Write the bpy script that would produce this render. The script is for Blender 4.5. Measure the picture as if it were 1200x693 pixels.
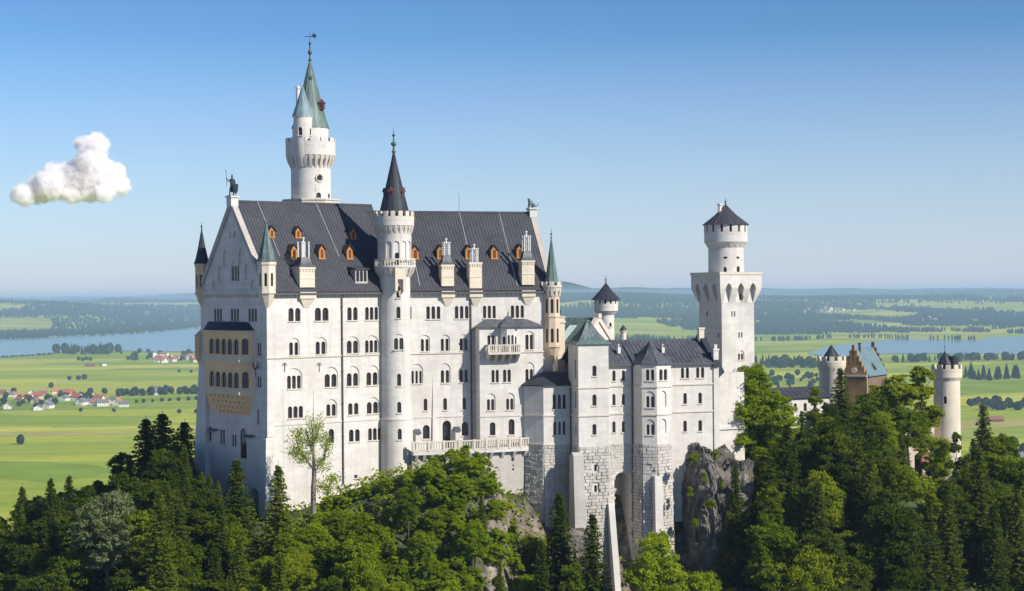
import bpy, bmesh, math, random
import numpy as np
from mathutils import Vector, Matrix
random.seed(7); rng = np.random.default_rng(7)
R = math.radians
scene = bpy.context.scene
for o in list(bpy.data.objects): bpy.data.objects.remove(o)

# ------------------------------------------------------------------ camera
FPX = 2000.0; ROLL = R(0.5)
cam_d = bpy.data.cameras.new('camera'); cam = bpy.data.objects.new('camera', cam_d)
scene.collection.objects.link(cam); scene.camera = cam
cam_d.sensor_fit = 'HORIZONTAL'; cam_d.sensor_width = 36.0; cam_d.lens = 36.0 * FPX / 1200
cam_d.clip_start = 1.0; cam_d.clip_end = 200000
cam.matrix_world = Matrix.Rotation(R(90), 4, 'X') @ Matrix.Rotation(-ROLL, 4, 'Z')

# ------------------------------------------------------------------ sky, sun, exposure
SUN_AZ, SUN_EL = R(57), R(35)          # azimuth measured to the right of straight behind the camera
SUN = Vector((math.sin(SUN_AZ) * math.cos(SUN_EL), -math.cos(SUN_AZ) * math.cos(SUN_EL), math.sin(SUN_EL)))
world = bpy.data.worlds.new('World'); scene.world = world; world.use_nodes = True
wn = world.node_tree.nodes; wl = world.node_tree.links
sky = wn.new('ShaderNodeTexSky'); sky.sky_type = 'NISHITA'; sky.sun_disc = False
sky.sun_elevation = SUN_EL; sky.sun_rotation = math.atan2(SUN.x, SUN.y)
sky.altitude = 1400; sky.air_density = 1.0; sky.dust_density = 0.35; sky.ozone_density = 3.0
pre = wn.new('ShaderNodeVectorMath'); pre.operation = 'SCALE'; pre.inputs['Scale'].default_value = 0.16
wl.new(sky.outputs[0], pre.inputs[0])
gam = wn.new('ShaderNodeGamma'); gam.inputs[1].default_value = 1.42; wl.new(pre.outputs[0], gam.inputs[0])
post = wn.new('ShaderNodeVectorMath'); post.operation = 'SCALE'; post.inputs['Scale'].default_value = 1 / 0.16; wl.new(gam.outputs[0], post.inputs[0])
tint = wn.new('ShaderNodeMix'); tint.data_type = 'RGBA'; tint.blend_type = 'MULTIPLY'; tint.inputs[0].default_value = 1.0; tint.inputs[7].default_value = (0.76, 0.88, 0.93, 1)
wl.new(post.outputs[0], tint.inputs[6]); tco = wn.new('ShaderNodeTexCoord'); sepw = wn.new('ShaderNodeSeparateXYZ'); wl.new(tco.outputs['Generated'], sepw.inputs[0])
hr = wn.new('ShaderNodeValToRGB'); hr.color_ramp.elements[0].position = 0.0; hr.color_ramp.elements[0].color = (.85, .85, .85, 1); hr.color_ramp.elements[1].position = .15; hr.color_ramp.elements[1].color = (0, 0, 0, 1)
e_ = hr.color_ramp.elements.new(.05); e_.color = (.52, .52, .52, 1)
wl.new(sepw.outputs[2], hr.inputs[0])
hz = wn.new('ShaderNodeMix'); hz.data_type = 'RGBA'; wl.new(hr.outputs[0], hz.inputs[0]); wl.new(tint.outputs[2], hz.inputs[6]); hz.inputs[7].default_value = (4.8, 5.05, 6.3, 1)   # pale lavender air low over the horizon
wl.new(hz.outputs[2], wn['Background'].inputs[0]); wn['Background'].inputs[1].default_value = 0.10
sd = bpy.data.lights.new('sun', 'SUN'); sd.energy = 5.0; sd.angle = R(0.53); sd.color = (1.0, 0.94, 0.84)
so = bpy.data.objects.new('sun', sd); scene.collection.objects.link(so)
so.rotation_euler = SUN.to_track_quat('Z', 'Y').to_euler(); so.location = (150, -90, 130)
scene.view_settings.view_transform = 'Standard'; scene.view_settings.look = 'None'
scene.view_settings.exposure = 0.33; scene.view_settings.gamma = 1.0; scene.view_settings.use_curve_mapping = False
scene.render.engine = 'CYCLES'
cy = scene.cycles
cy.use_denoising = True; cy.max_bounces = 26; cy.diffuse_bounces = 3; cy.glossy_bounces = 2
cy.transmission_bounces = 4; cy.transparent_max_bounces = 8; cy.volume_bounces = 24
cy.use_adaptive_sampling = True; cy.adaptive_threshold = 0.015; cy.caustics_reflective = False; cy.caustics_refractive = False
HAZE_DENSITY = 6.2e-5

# ------------------------------------------------------------------ helpers
def level(px, py):
    dx, dy = px - 600.0, 346.5 - py
    return dx * math.cos(ROLL) + dy * math.sin(ROLL), dy * math.cos(ROLL) - dx * math.sin(ROLL)
def at(px, py, Y):
    u, v = level(px, py); return Vector((u * Y / FPX, Y, v * Y / FPX))
def atz(px, py, z):
    u, v = level(px, py); Y = z * FPX / v; return Vector((u * Y / FPX, Y, z))
def proj(p):
    u, v = p[0] * FPX / p[1], p[2] * FPX / p[1]
    return 600 + u * math.cos(ROLL) - v * math.sin(ROLL), 346.5 - (v * math.cos(ROLL) + u * math.sin(ROLL))
class Plane:                                  # a vertical wall plane seen from outside: O on it, Rt to the right, N outward
    def __init__(s, O, Rt):
        s.O = Vector((O[0], O[1], 0)); s.R = Vector((Rt[0], Rt[1], 0)).normalized(); s.N = s.R.cross(Vector((0, 0, 1)))
    def hit(s, px, py):
        u, v = level(px, py); D = Vector((u / FPX, 1, v / FPX))
        t = s.O.dot(s.N) / D.dot(s.N); P = D * t
        return (P - s.O).dot(s.R), P.z
    def r(s, px, z):
        py = 346.5 - FPX * z / 270
        for _ in range(4):
            rr, zz = s.hit(px, py); P = s.O + s.R * rr
            py = proj((P.x, P.y, z))[1]
        return s.hit(px, py)[0]
    def z(s, px, py): return s.hit(px, py)[1]
    def p(s, r, z, n=0.0):
        q = s.O + s.R * r + s.N * n; return Vector((q.x, q.y, z))
class Frame:
    def __init__(s, O, th):
        s.th = R(th); s.c, s.s = math.cos(s.th), math.sin(s.th); s.O = Vector((O[0], O[1], 0))
        s.U = Vector((s.c, s.s, 0)); s.W = Vector((-s.s, s.c, 0))
        s.M = Matrix(((s.c, -s.s, 0, O[0]), (s.s, s.c, 0, O[1]), (0, 0, 1, 0), (0, 0, 0, 1)))
    def front(s, w): return Plane(s.O + s.W * w, s.U)
    def left(s, u): return Plane(s.O + s.U * u, -s.W)
    def pt(s, u, w, z): q = s.O + s.U * u + s.W * w; return Vector((q.x, q.y, z))

class MB:
    def __init__(s, M=None): s.v = []; s.f = []; s.m = []; s.M = M or Matrix()
    def add(s, pts, faces, m=0):
        b = len(s.v); s.v += [s.M @ Vector(p) for p in pts]
        for f in faces: s.f.append([b + i for i in f]); s.m.append(m)
    def face(s, pts, m=0): s.add(pts, [list(range(len(pts)))], m)
    def hexa(s, lo, hi, m=0):                 # two quads (same winding) joined
        s.add(list(lo) + list(hi), [[3, 2, 1, 0], [4, 5, 6, 7], [0, 1, 5, 4], [1, 2, 6, 5], [2, 3, 7, 6], [3, 0, 4, 7]], m)
    def box(s, x0, x1, y0, y1, z0, z1, m=0):
        s.hexa([(x0, y0, z0), (x1, y0, z0), (x1, y1, z0), (x0, y1, z0)], [(x0, y0, z1), (x1, y0, z1), (x1, y1, z1), (x0, y1, z1)], m)
    def loft(s, rings, m=0, cap0=True, cap1=True, loop=False):
        n = len(rings[0]); pts = [p for r in rings for p in r]; fs = []
        k = len(rings)
        for i in range(k if loop else k - 1):
            for j in range(n):
                a, b = i * n + j, i * n + (j + 1) % n; c, d = ((i + 1) % k) * n + (j + 1) % n, ((i + 1) % k) * n + j
                fs.append([a, b, c, d])
        if not loop:
            if cap0: fs.append(list(range(n))[::-1])
            if cap1: fs.append([(k - 1) * n + j for j in range(n)])
        s.add(pts, fs, m)
    def prism(s, poly, z0, z1, m=0, poly1=None):
        s.loft([[(x, y, z0) for x, y in poly], [(x, y, z1) for x, y in (poly1 or poly)]], m)
    def lathe(s, c, prof, n=28, m=0, a0=0.0, loop=False, cap0=True, cap1=True):
        s.loft([[(c[0] + r * math.cos(a0 + 2 * math.pi * j / n), c[1] + r * math.sin(a0 + 2 * math.pi * j / n), z) for j in range(n)] for r, z in prof], m, cap0, cap1, loop)
    def tube(s, path, rad, n=6, m=0):
        rings = []
        for i, p in enumerate(path):
            p = Vector(p); q0 = Vector(path[max(0, i - 1)]); q1 = Vector(path[min(len(path) - 1, i + 1)])
            d = (q1 - q0).normalized(); a = d.orthogonal().normalized(); 
            if abs(d.z) < .9: a = d.cross(Vector((0, 0, 1))).normalized()
            else: a = d.cross(Vector((0, 1, 0))).normalized()
            b = d.cross(a); r = rad[i] if hasattr(rad, '__len__') else rad
            rings.append([p + (a * math.cos(2 * math.pi * j / n) + b * math.sin(2 * math.pi * j / n)) * r for j in range(n)])
        s.loft(rings, m)
    def ball(s, c, r, m=0, n=10, sz=1.0):
        s.lathe(c, [(max(1e-3, r * math.sin(math.pi * i / 6)), c[2] - r * sz * math.cos(math.pi * i / 6)) for i in range(7)], n, m)
    def mesh(s, name, mats, off=None, sharp=30, recalc=True):
        me = bpy.data.meshes.new(name); o = off or Vector((0, 0, 0))
        me.from_pydata([tuple(p - o) for p in s.v], [], s.f)
        for mt in mats: me.materials.append(mt)
        me.polygons.foreach_set('material_index', s.m)
        if recalc:
            bm = bmesh.new(); bm.from_mesh(me); bmesh.ops.recalc_face_normals(bm, faces=bm.faces); bm.to_mesh(me); bm.free()
        if sharp:
            me.polygons.foreach_set('use_smooth', [True] * len(me.polygons)); me.set_sharp_from_angle(angle=R(sharp))
        me.update(); return me
    def build(s, name, mats, parent=None, sharp=30, recalc=True):
        if not isinstance(mats, (list, tuple)): mats = [mats]
        me = s.mesh(name, mats, wloc(parent), sharp, recalc)
        return link(name, me, parent)
def wloc(o):
    p = Vector((0, 0, 0))
    while o is not None: p = p + o.location; o = o.parent
    return p
def link(name, data, parent=None):
    o = bpy.data.objects.new(name, data); scene.collection.objects.link(o); o.parent = parent; return o
def tag(o, label=None, cat=None, group=None, kind=None):
    if label: o['label'] = label
    if cat: o['category'] = cat
    if group: o['group'] = group
    if kind: o['kind'] = kind
    return o
def thing(name, label, cat, loc, group=None):
    o = bpy.data.objects.new(name, None); scene.collection.objects.link(o); o.location = loc; o.empty_display_size = 1
    return tag(o, label, cat, group)
def cut_mesh(base, cutters, off, sharp=30):   # boolean-cut a world-space mesh; returns a mesh moved by -off
    bo = bpy.data.objects.new('tmp', base); scene.collection.objects.link(bo); tmp = [bo]
    for c in cutters:
        if not c.v: continue
        co = bpy.data.objects.new('tmpc', c.mesh('tmpc', [], None, 0)); scene.collection.objects.link(co); tmp.append(co)
        md = bo.modifiers.new('b', 'BOOLEAN'); md.operation = 'DIFFERENCE'; md.solver = 'EXACT'; md.object = co
    bpy.context.view_layer.update(); dg = bpy.context.evaluated_depsgraph_get()
    me = bpy.data.meshes.new_from_object(bo.evaluated_get(dg))
    for o in tmp: bpy.data.objects.remove(o)
    me.transform(Matrix.Translation(-off)); me.polygons.foreach_set('use_smooth', [True] * len(me.polygons)); me.set_sharp_from_angle(angle=R(sharp))
    return me
class Wall:                                   # a closed masonry body with window openings cut into it
    def __init__(s, thing, M=None): s.t = thing; s.b = MB(M); s.c1 = MB(); s.c2 = MB()
    def finish(s, name, mats, parent=None):
        if not isinstance(mats, (list, tuple)): mats = [mats]
        p = parent or s.t
        me = cut_mesh(s.b.mesh(name, mats, None, 30), [s.c1, s.c2], wloc(p))
        o = link(name, me, p); return o
def arch_pts(w, h, n=8, pointed=False):
    pts = [(-w / 2, 0), (w / 2, 0)]
    if pointed:
        zs = h - w * .87
        for i in range(n + 1): a = R(60) * i / n; pts.append((-w / 2 + w * math.cos(a), zs + w * math.sin(a)))
        for i in range(1, n + 1): a = R(60) * (1 - i / n); pts.append((w / 2 - w * math.cos(a), zs + w * math.sin(a)))
        return pts
    zs = h - w / 2
    for i in range(n + 1): a = math.pi * i / n; pts.append((w / 2 * math.cos(a), zs + w / 2 * math.sin(a)))
    return pts
def arch_prism(mb, pl, rc, z0, poly, n0, n1, m=0):
    mb.loft([[pl.p(rc + x, z0 + y, n0) for x, y in poly], [pl.p(rc + x, z0 + y, n1) for x, y in poly]], m)
def window(wl_, pl, r0, r1, z0, z1, n=1, hood=None, depth=.42, arch=True, parent=None, gap=.2, sill=True, mats=None, frame=True):
    """n round-arched lights between r0 and r1 on plane pl; hood = top of a shallow blind arch around them"""
    parent = parent or wl_.t
    W = r1 - r0; g = gap if n > 1 else 0; w = (W - g * (n - 1)) / n; h = z1 - z0
    cen = [r0 + w / 2 + i * (w + g) for i in range(n)]
    dd = depth
    if hood is not None:
        arch_prism(wl_.c1, pl, (r0 + r1) / 2, z0, arch_pts(W + .36, hood - z0, 12), .5, -.14)
        dd = depth + .12
    mb = MB()
    poly = arch_pts(w, h) if arch else [(-w / 2, 0), (w / 2, 0), (w / 2, h), (-w / 2, h)]
    for c in cen:
        arch_prism(wl_.c2, pl, c, z0, poly, .6, -dd)
        if frame:
            arch_prism(mb, pl, c, z0, [(x * 1.01, y) for x, y in poly], -dd + .09, -dd - .05, 0)
            f = .045
            mb.loft([[pl.p(c + a, z0 + b, -dd + .13) for a, b in ((-f / 2, .02), (f / 2, .02), (f / 2, h - .05), (-f / 2, h - .05))],
                     [pl.p(c + a, z0 + b, -dd + .07) for a, b in ((-f / 2, .02), (f / 2, .02), (f / 2, h - .05), (-f / 2, h - .05))]], 1)
            for k in (.42, .74):
                zb = z0 + h * k
                mb.loft([[pl.p(c + a * (w / 2 - .02), zb + b, -dd + .125) for a, b in ((-1, -f / 2), (1, -f / 2), (1, f / 2), (-1, f / 2))],
                         [pl.p(c + a * (w / 2 - .02), zb + b, -dd + .07) for a, b in ((-1, -f / 2), (1, -f / 2), (1, f / 2), (-1, f / 2))]], 1)
    o = mb.build('window', mats or [M_glass, M_woodframe], parent, 0) if frame else None
    if sill and o is not None:
        sm = MB(); a, b = r0 - .12, r1 + .12
        q = [(a, z0 - .17), (b, z0 - .17), (b, z0 - .02), (a, z0 - .02)]
        sm.loft([[pl.p(x, y, .13) for x, y in q], [pl.p(x, y, -dd + .14) for x, y in q]], 0)
        sm.build('sill', M_trim, o, 0)
    return o
def pwin(wl_, pl, px0, px1, zz, n=1, hood=None, **k):
    zm = (zz[0] + zz[1]) / 2
    return window(wl_, pl, pl.r(px0, zm), pl.r(px1, zm), zz[0], zz[1], n, hood, **k)
def slab(mb, a, b, c, d, th, m=0):            # a-b eave (left to right), d-c ridge; thickness downward
    a, b, c, d = map(Vector, (a, b, c, d)); nrm = (b - a).cross(d - a).normalized()
    if nrm.z < 0: nrm = -nrm
    mb.hexa([p - nrm * th for p in (a, b, c, d)], [a, b, c, d], m); return nrm
def seams(mb, a, b, c, d, step=.55, w=.055, h=.06, m=0):
    a, b, c, d = map(Vector, (a, b, c, d)); nrm = (b - a).cross(d - a).normalized()
    if nrm.z < 0: nrm = -nrm
    n = max(1, int(max((b - a).length, (c - d).length) / step))
    for i in range(n + 1):
        t = i / n; p = a.lerp(b, t); q = d.lerp(c, t); e = (b - a).normalized() * w / 2
        mb.hexa([p - e - nrm * .02, p + e - nrm * .02, q + e - nrm * .02, q - e - nrm * .02], [p - e + nrm * h, p + e + nrm * h, q + e + nrm * h, q - e + nrm * h], m)
def merlon_ring(mb, c, ro, ri, z0, zn, zt, n, m=0, frac=.58, a0=0):
    mb.lathe(c, [(ro, z0), (ro, zn), (ri, zn), (ri, z0)], max(28, n * 2), m, loop=True)
    for i in range(n):
        a = a0 + 2 * math.pi * i / n; da = math.pi / n * frac
        pts = [(rr, a + s * da) for rr, s in ((ri, -1), (ro, -1), (ro * 1.004, 0), (ro, 1), (ri, 1))]
        mb.prism([(c[0] + rr * math.cos(x), c[1] + rr * math.sin(x)) for rr, x in pts], zn - .02, zt, m)
def corbel_ring(mb, c, r0, r1, z0, z1, n, m=0, frac=.45):
    for i in range(n):
        a = 2 * math.pi * i / n; da = math.pi / n * frac
        def q(ra, rb, z): return [(c[0] + rr * math.cos(a + s * da), c[1] + rr * math.sin(a + s * da), z) for rr, s in ((ra, -1), (rb, -1), (rb, 1), (ra, 1))]
        zm = z0 + (z1 - z0) * .55
        mb.loft([q(r0 - .1, r0 + .05, z0), q(r0 - .1, r0 + (r1 - r0) * .75, zm), q(r0 - .1, r1, z1)], m)
    mb.lathe(c, [(r0 - .05, z0 + (z1 - z0) * .62), (r0 + (r1 - r0) * .5, z0 + (z1 - z0) * .66), (r1 - .02, z1 + .01), (r0 - .05, z1 + .01)], 40, m, loop=True)
def cyl_plane(c, r, px, z):                   # tangent plane on a round tower facing where column px meets it
    base = Vector((c[0], c[1], 0)); pc = proj((c[0], c[1], z))[0]
    off = (px - pc) * c[1] / FPX; al = math.asin(max(-.95, min(.95, off / r))) + math.atan2(-c[0], c[1]) * 1.0
    N = Vector((math.sin(al), -math.cos(al), 0)); Rr = Vector((0, 0, 1)).cross(N)
    return Plane(base + N * r, Rr)
def finial(mb, c, z, h, r, m=0):
    mb.lathe(c, [(r * .55, z - .1), (r * .5, z + h * .12), (r, z + h * .18), (r, z + h * .22), (r * .4, z + h * .28), (r * .35, z + h * .4), (r * 1.1, z + h * .48), (r * 1.1, z + h * .54), (r * .3, z + h * .62), (r * .25, z + h), (.01, z + h + .02)], 10, m)
def spire(mb, c, prof, n=8, m=0, a0=0.0, ribs=True):
    mb.lathe(c, prof, n, m, a0)
    if ribs:
        for j in range(n):
            a = a0 + 2 * math.pi * j / n
            mb.tube([(c[0] + r * math.cos(a), c[1] + r * math.sin(a), z) for r, z in prof if r > .02], .05, 4, m)
# ------------------------------------------------------------------ materials
def mat(name):
    m = bpy.data.materials.new(name); m.use_nodes = True
    nt = m.node_tree; return m, nt.nodes, nt.links, nt.nodes['Principled BSDF']
def mk(nodes, t, **k):
    n = nodes.new(t)
    for a, b in k.items():
        if hasattr(n, a): setattr(n, a, b)
        else: n.inputs[a.replace('_', ' ')].default_value = b
    return n
def ramp(nodes, pts):
    r = nodes.new('ShaderNodeValToRGB'); e = r.color_ramp.elements
    while len(e) < len(pts): e.new(.5)
    for x, (p, c) in zip(e, pts): x.position = p; x.color = (*c, 1)
    return r
def mix(nodes, links, fac, a, b, blend='MIX'):
    n = nodes.new('ShaderNodeMix'); n.data_type = 'RGBA'; n.blend_type = blend
    for sock, val in ((n.inputs[0], fac), (n.inputs[6], a), (n.inputs[7], b)):
        if isinstance(val, (int, float)): sock.default_value = val
        elif isinstance(val, tuple): sock.default_value = (*val, 1)
        else: links.new(val, sock)
    return n.outputs[2]
def stone(name, col, col2, stain=(.42, .40, .37), stain_amt=.35, course=(1.1, .42), rough=.85, bump=.15, mortar=.93, streak=.35):
    m, n, l, b = mat(name); geo = mk(n, 'ShaderNodeNewGeometry')
    # wall-aligned coordinate: horizontal run along the wall and height
    sep = mk(n, 'ShaderNodeSeparateXYZ'); l.new(geo.outputs['Position'], sep.inputs[0])
    ad = mk(n, 'ShaderNodeMath', operation='MULTIPLY_ADD'); l.new(sep.outputs[0], ad.inputs[0]); ad.inputs[1].default_value = 1.0; 
    ym = mk(n, 'ShaderNodeMath', operation='MULTIPLY'); l.new(sep.outputs[1], ym.inputs[0]); ym.inputs[1].default_value = .6; l.new(ym.outputs[0], ad.inputs[2])
    cmb = mk(n, 'ShaderNodeCombineXYZ'); l.new(ad.outputs[0], cmb.inputs[0]); l.new(sep.outputs[2], cmb.inputs[1])
    br = mk(n, 'ShaderNodeTexBrick'); l.new(cmb.outputs[0], br.inputs['Vector'])
    br.inputs['Scale'].default_value = 1; br.inputs['Brick Width'].default_value = course[0]; br.inputs['Row Height'].default_value = course[1]
    br.inputs['Mortar Size'].default_value = .012; br.inputs['Mortar Smooth'].default_value = .3
    br.inputs['Color1'].default_value = (*col, 1); br.inputs['Color2'].default_value = (*col2, 1); br.inputs['Mortar'].default_value = (*[c * mortar for c in col], 1)
    nz = mk(n, 'ShaderNodeTexNoise'); nz.inputs['Scale'].default_value = .22; nz.inputs['Detail'].default_value = 6; l.new(geo.outputs['Position'], nz.inputs['Vector'])
    r1 = ramp(n, [(.42, (0, 0, 0)), (.72, (1, 1, 1))]); l.new(nz.outputs[0], r1.inputs[0])
    # rain streaks: noise squeezed horizontally, long vertically
    mp = mk(n, 'ShaderNodeMapping'); mp.inputs['Scale'].default_value = (1.6, 1.6, .09); l.new(geo.outputs['Position'], mp.inputs[0])
    n2 = mk(n, 'ShaderNodeTexNoise'); n2.inputs['Scale'].default_value = 1.0; n2.inputs['Detail'].default_value = 5; l.new(mp.outputs[0], n2.inputs['Vector'])
    r2 = ramp(n, [(.5, (0, 0, 0)), (.78, (1, 1, 1))]); l.new(n2.outputs[0], r2.inputs[0])
    ma = mk(n, 'ShaderNodeMath', operation='MULTIPLY'); l.new(r1.outputs[0], ma.inputs[0]); ma.inputs[1].default_value = stain_amt
    mb_ = mk(n, 'ShaderNodeMath', operation='MULTIPLY'); l.new(r2.outputs[0], mb_.inputs[0]); mb_.inputs[1].default_value = streak
    c1 = mix(n, l, ma.outputs[0], br.outputs[0], stain); c2 = mix(n, l, mb_.outputs[0], c1, stain)
    l.new(c2, b.inputs['Base Color']); b.inputs['Roughness'].default_value = rough
    nb = mk(n, 'ShaderNodeTexNoise'); nb.inputs['Scale'].default_value = 3; nb.inputs['Detail'].default_value = 5; l.new(geo.outputs['Position'], nb.inputs['Vector'])
    bp = mk(n, 'ShaderNodeBump'); bp.inputs['Strength'].default_value = bump; bp.inputs['Distance'].default_value = .1; l.new(nb.outputs[0], bp.inputs['Height']); l.new(bp.outputs[0], b.inputs['Normal'])
    return m
M_white = stone('white_limestone', (.635, .602, .555), (.56, .53, .488), (.38, .345, .30), .42, (1.25, .6), mortar=.82, streak=.48)
M_coping = stone('weathered_coping', (.44, .40, .36), (.40, .365, .33), (.25, .23, .21), .45)
M_trim = stone('trim_stone', (.60, .55, .46), (.56, .51, .43), (.36, .32, .27), .35)
M_beige = stone('sandstone', (.66, .48, .29), (.60, .44, .265), (.40, .29, .18), .4)
M_loggia = stone('warm_sandstone', (.80, .54, .29), (.74, .49, .26), (.48, .33, .19), .4)
M_ochre = stone('pale_ochre_stone', (.60, .48, .345), (.55, .44, .315), (.38, .30, .22), .4)
M_turret = stone('turret_limestone', (.66, .58, .46), (.62, .54, .43), (.42, .36, .28), .4)
M_rust = stone('rusticated_stone', (.56, .53, .48), (.45, .42, .375), (.27, .25, .22), .45, (.9, .5), .95, .5, .7, streak=.5)
M_gray = stone('grey_limestone', (.47, .44, .40), (.42, .395, .36), (.24, .225, .2), .5, (.8, .4), .95, .4, .6)
M_brick = stone('yellow_brown_brick', (.40, .27, .13), (.34, .22, .10), (.2, .12, .07), .5, (.5, .25), .9, .3)
M_redbrick = stone('red_brick', (.40, .17, .10), (.34, .14, .085), (.2, .1, .07), .4, (.5, .25), .9, .3)
M_concrete = stone('terrace_stone', (.62, .6, .56), (.58, .56, .52), (.4, .38, .35), .4)
def metal_roof(name, col, col2, rough=.42, noise_s=.35, streak=.5):
    m, n, l, b = mat(name); geo = mk(n, 'ShaderNodeNewGeometry')
    nz = mk(n, 'ShaderNodeTexNoise'); nz.inputs['Scale'].default_value = noise_s; nz.inputs['Detail'].default_value = 7; nz.inputs['Roughness'].default_value = .65; l.new(geo.outputs['Position'], nz.inputs['Vector'])
    rp = ramp(n, [(.32, col), (.72, col2)]); l.new(nz.outputs[0], rp.inputs[0])
    mp = mk(n, 'ShaderNodeMapping'); mp.inputs['Scale'].default_value = (2.2, 2.2, .12); l.new(geo.outputs['Position'], mp.inputs[0])
    n2 = mk(n, 'ShaderNodeTexNoise'); n2.inputs['Scale'].default_value = 1.2; n2.inputs['Detail'].default_value = 3; l.new(mp.outputs[0], n2.inputs['Vector'])
    r2 = ramp(n, [(.45, (0, 0, 0)), (.75, (1, 1, 1))]); l.new(n2.outputs[0], r2.inputs[0])
    mm = mk(n, 'ShaderNodeMath', operation='MULTIPLY'); l.new(r2.outputs[0], mm.inputs[0]); mm.inputs[1].default_value = streak
    l.new(mix(n, l, mm.outputs[0], rp.outputs[0], tuple(min(1, c * 1.8) for c in col2)), b.inputs['Base Color'])
    b.inputs['Roughness'].default_value = rough; b.inputs['Specular IOR Level'].default_value = .35
    bp = mk(n, 'ShaderNodeBump'); bp.inputs['Strength'].default_value = .12; bp.inputs['Distance'].default_value = .1; l.new(nz.outputs[0], bp.inputs['Height']); l.new(bp.outputs[0], b.inputs['Normal'])
    return m
M_slate = metal_roof('dark_sheet_roof', (.040, .041, .050), (.062, .063, .075), .45, .3, .22)
M_slate2 = metal_roof('blue_grey_sheet_roof', (.045, .05, .062), (.09, .095, .105))
M_dark = metal_roof('black_slate', (.015, .020, .030), (.034, .040, .054), .6, streak=.2)
M_green = metal_roof('green_copper', (.075, .115, .105), (.145, .20, .18), .55, streak=.3)
M_gdark = metal_roof('dark_copper', (.05, .075, .075), (.12, .17, .16), .5)
M_teal = metal_roof('blue_copper', (.13, .20, .225), (.20, .285, .31), .5, streak=.2)
M_bronze = metal_roof('bronze', (.02, .03, .03), (.05, .08, .075), .45)
def flat(name, col, rough=.7, metal=0.0, spec=.3, var=.12, sc=2.0):
    m, n, l, b = mat(name); geo = mk(n, 'ShaderNodeNewGeometry')
    nz = mk(n, 'ShaderNodeTexNoise'); nz.inputs['Scale'].default_value = sc; nz.inputs['Detail'].default_value = 4; l.new(geo.outputs['Position'], nz.inputs['Vector'])
    rp = ramp(n, [(.3, tuple(c * (1 - var) for c in col)), (.7, tuple(min(1, c * (1 + var)) for c in col))]); l.new(nz.outputs[0], rp.inputs[0]); l.new(rp.outputs[0], b.inputs['Base Color'])
    b.inputs['Roughness'].default_value = rough; b.inputs['Metallic'].default_value = metal; b.inputs['Specular IOR Level'].default_value = spec
    return m
M_glass = flat('window_glass', (.018, .017, .018), .12, 0, .5, .5, .5)
M_woodframe = flat('window_bars', (.075, .055, .042), .7)
M_orange = flat('dormer_wood', (.43, .19, .045), .65)
M_pipe = flat('downpipe_metal', (.09, .085, .08), .5)
M_pale = flat('chimney_cap_stone', (.58, .57, .55), .8)
M_clockw = flat('clock_dial', (.8, .8, .78), .6)
M_bark = flat('bark', (.085, .065, .048), .95, 0, .1, .4, 6)
M_barkl = flat('grey_bark', (.19, .165, .13), .95, 0, .1, .35, 6)
def leafmat(name, cols, rnd=.5, trans=.42, hue=.03, tint=1.0):
    m, n, l, b = mat(name); n.remove(b); out = n['Material Output']
    geo = mk(n, 'ShaderNodeNewGeometry'); oi = mk(n, 'ShaderNodeObjectInfo')
    nz = mk(n, 'ShaderNodeTexNoise'); nz.inputs['Scale'].default_value = .55; nz.inputs['Detail'].default_value = 4; l.new(geo.outputs['Position'], nz.inputs['Vector'])
    ad = mk(n, 'ShaderNodeMath', operation='MULTIPLY_ADD'); l.new(oi.outputs['Random'], ad.inputs[0]); ad.inputs[1].default_value = rnd
    s2 = mk(n, 'ShaderNodeMath', operation='MULTIPLY_ADD'); l.new(nz.outputs[0], s2.inputs[0]); s2.inputs[1].default_value = 1.3; s2.inputs[2].default_value = -.15 - rnd / 2 ; l.new(s2.outputs[0], ad.inputs[2])
    rp = ramp(n, [(i / (len(cols) - 1), c) for i, c in enumerate(cols)]); l.new(ad.outputs[0], rp.inputs[0])
    df = mk(n, 'ShaderNodeBsdfDiffuse'); l.new(rp.outputs[0], df.inputs[0])
    tr = mk(n, 'ShaderNodeBsdfTranslucent'); l.new(mix(n, l, 1.0, rp.outputs[0], (1.25 * tint, 1.12, .55), 'MULTIPLY'), tr.inputs[0])
    ms = mk(n, 'ShaderNodeMixShader'); ms.inputs[0].default_value = trans; l.new(df.outputs[0], ms.inputs[1]); l.new(tr.outputs[0], ms.inputs[2])
    l.new(ms.outputs[0], out.inputs[0]); return m
M_leaf = leafmat('broad_leaves', [(.070, .105, .008), (.140, .205, .010), (.225, .295, .015), (.29, .33, .020)], rnd=.7, trans=.5)
M_leafshade = leafmat('shade_dark_leaves', [(.036, .060, .008), (.070, .105, .010), (.125, .165, .015)], rnd=.6, trans=.4)  # darker broadleaf kind that also carries the shade of the woods in its colour
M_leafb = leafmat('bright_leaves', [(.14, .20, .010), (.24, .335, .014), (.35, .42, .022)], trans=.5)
M_leafg = leafmat('grey_green_leaves', [(.12, .16, .07), (.19, .23, .10), (.26, .29, .15)])
M_needle = leafmat('spruce_needles', [(.042, .066, .010), (.092, .128, .013), (.175, .205, .022)], rnd=.7, trans=.34)
M_far = leafmat('far_foliage', [(.018, .040, .018), (.030, .058, .02), (.05, .082, .026)], trans=.1)
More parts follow.
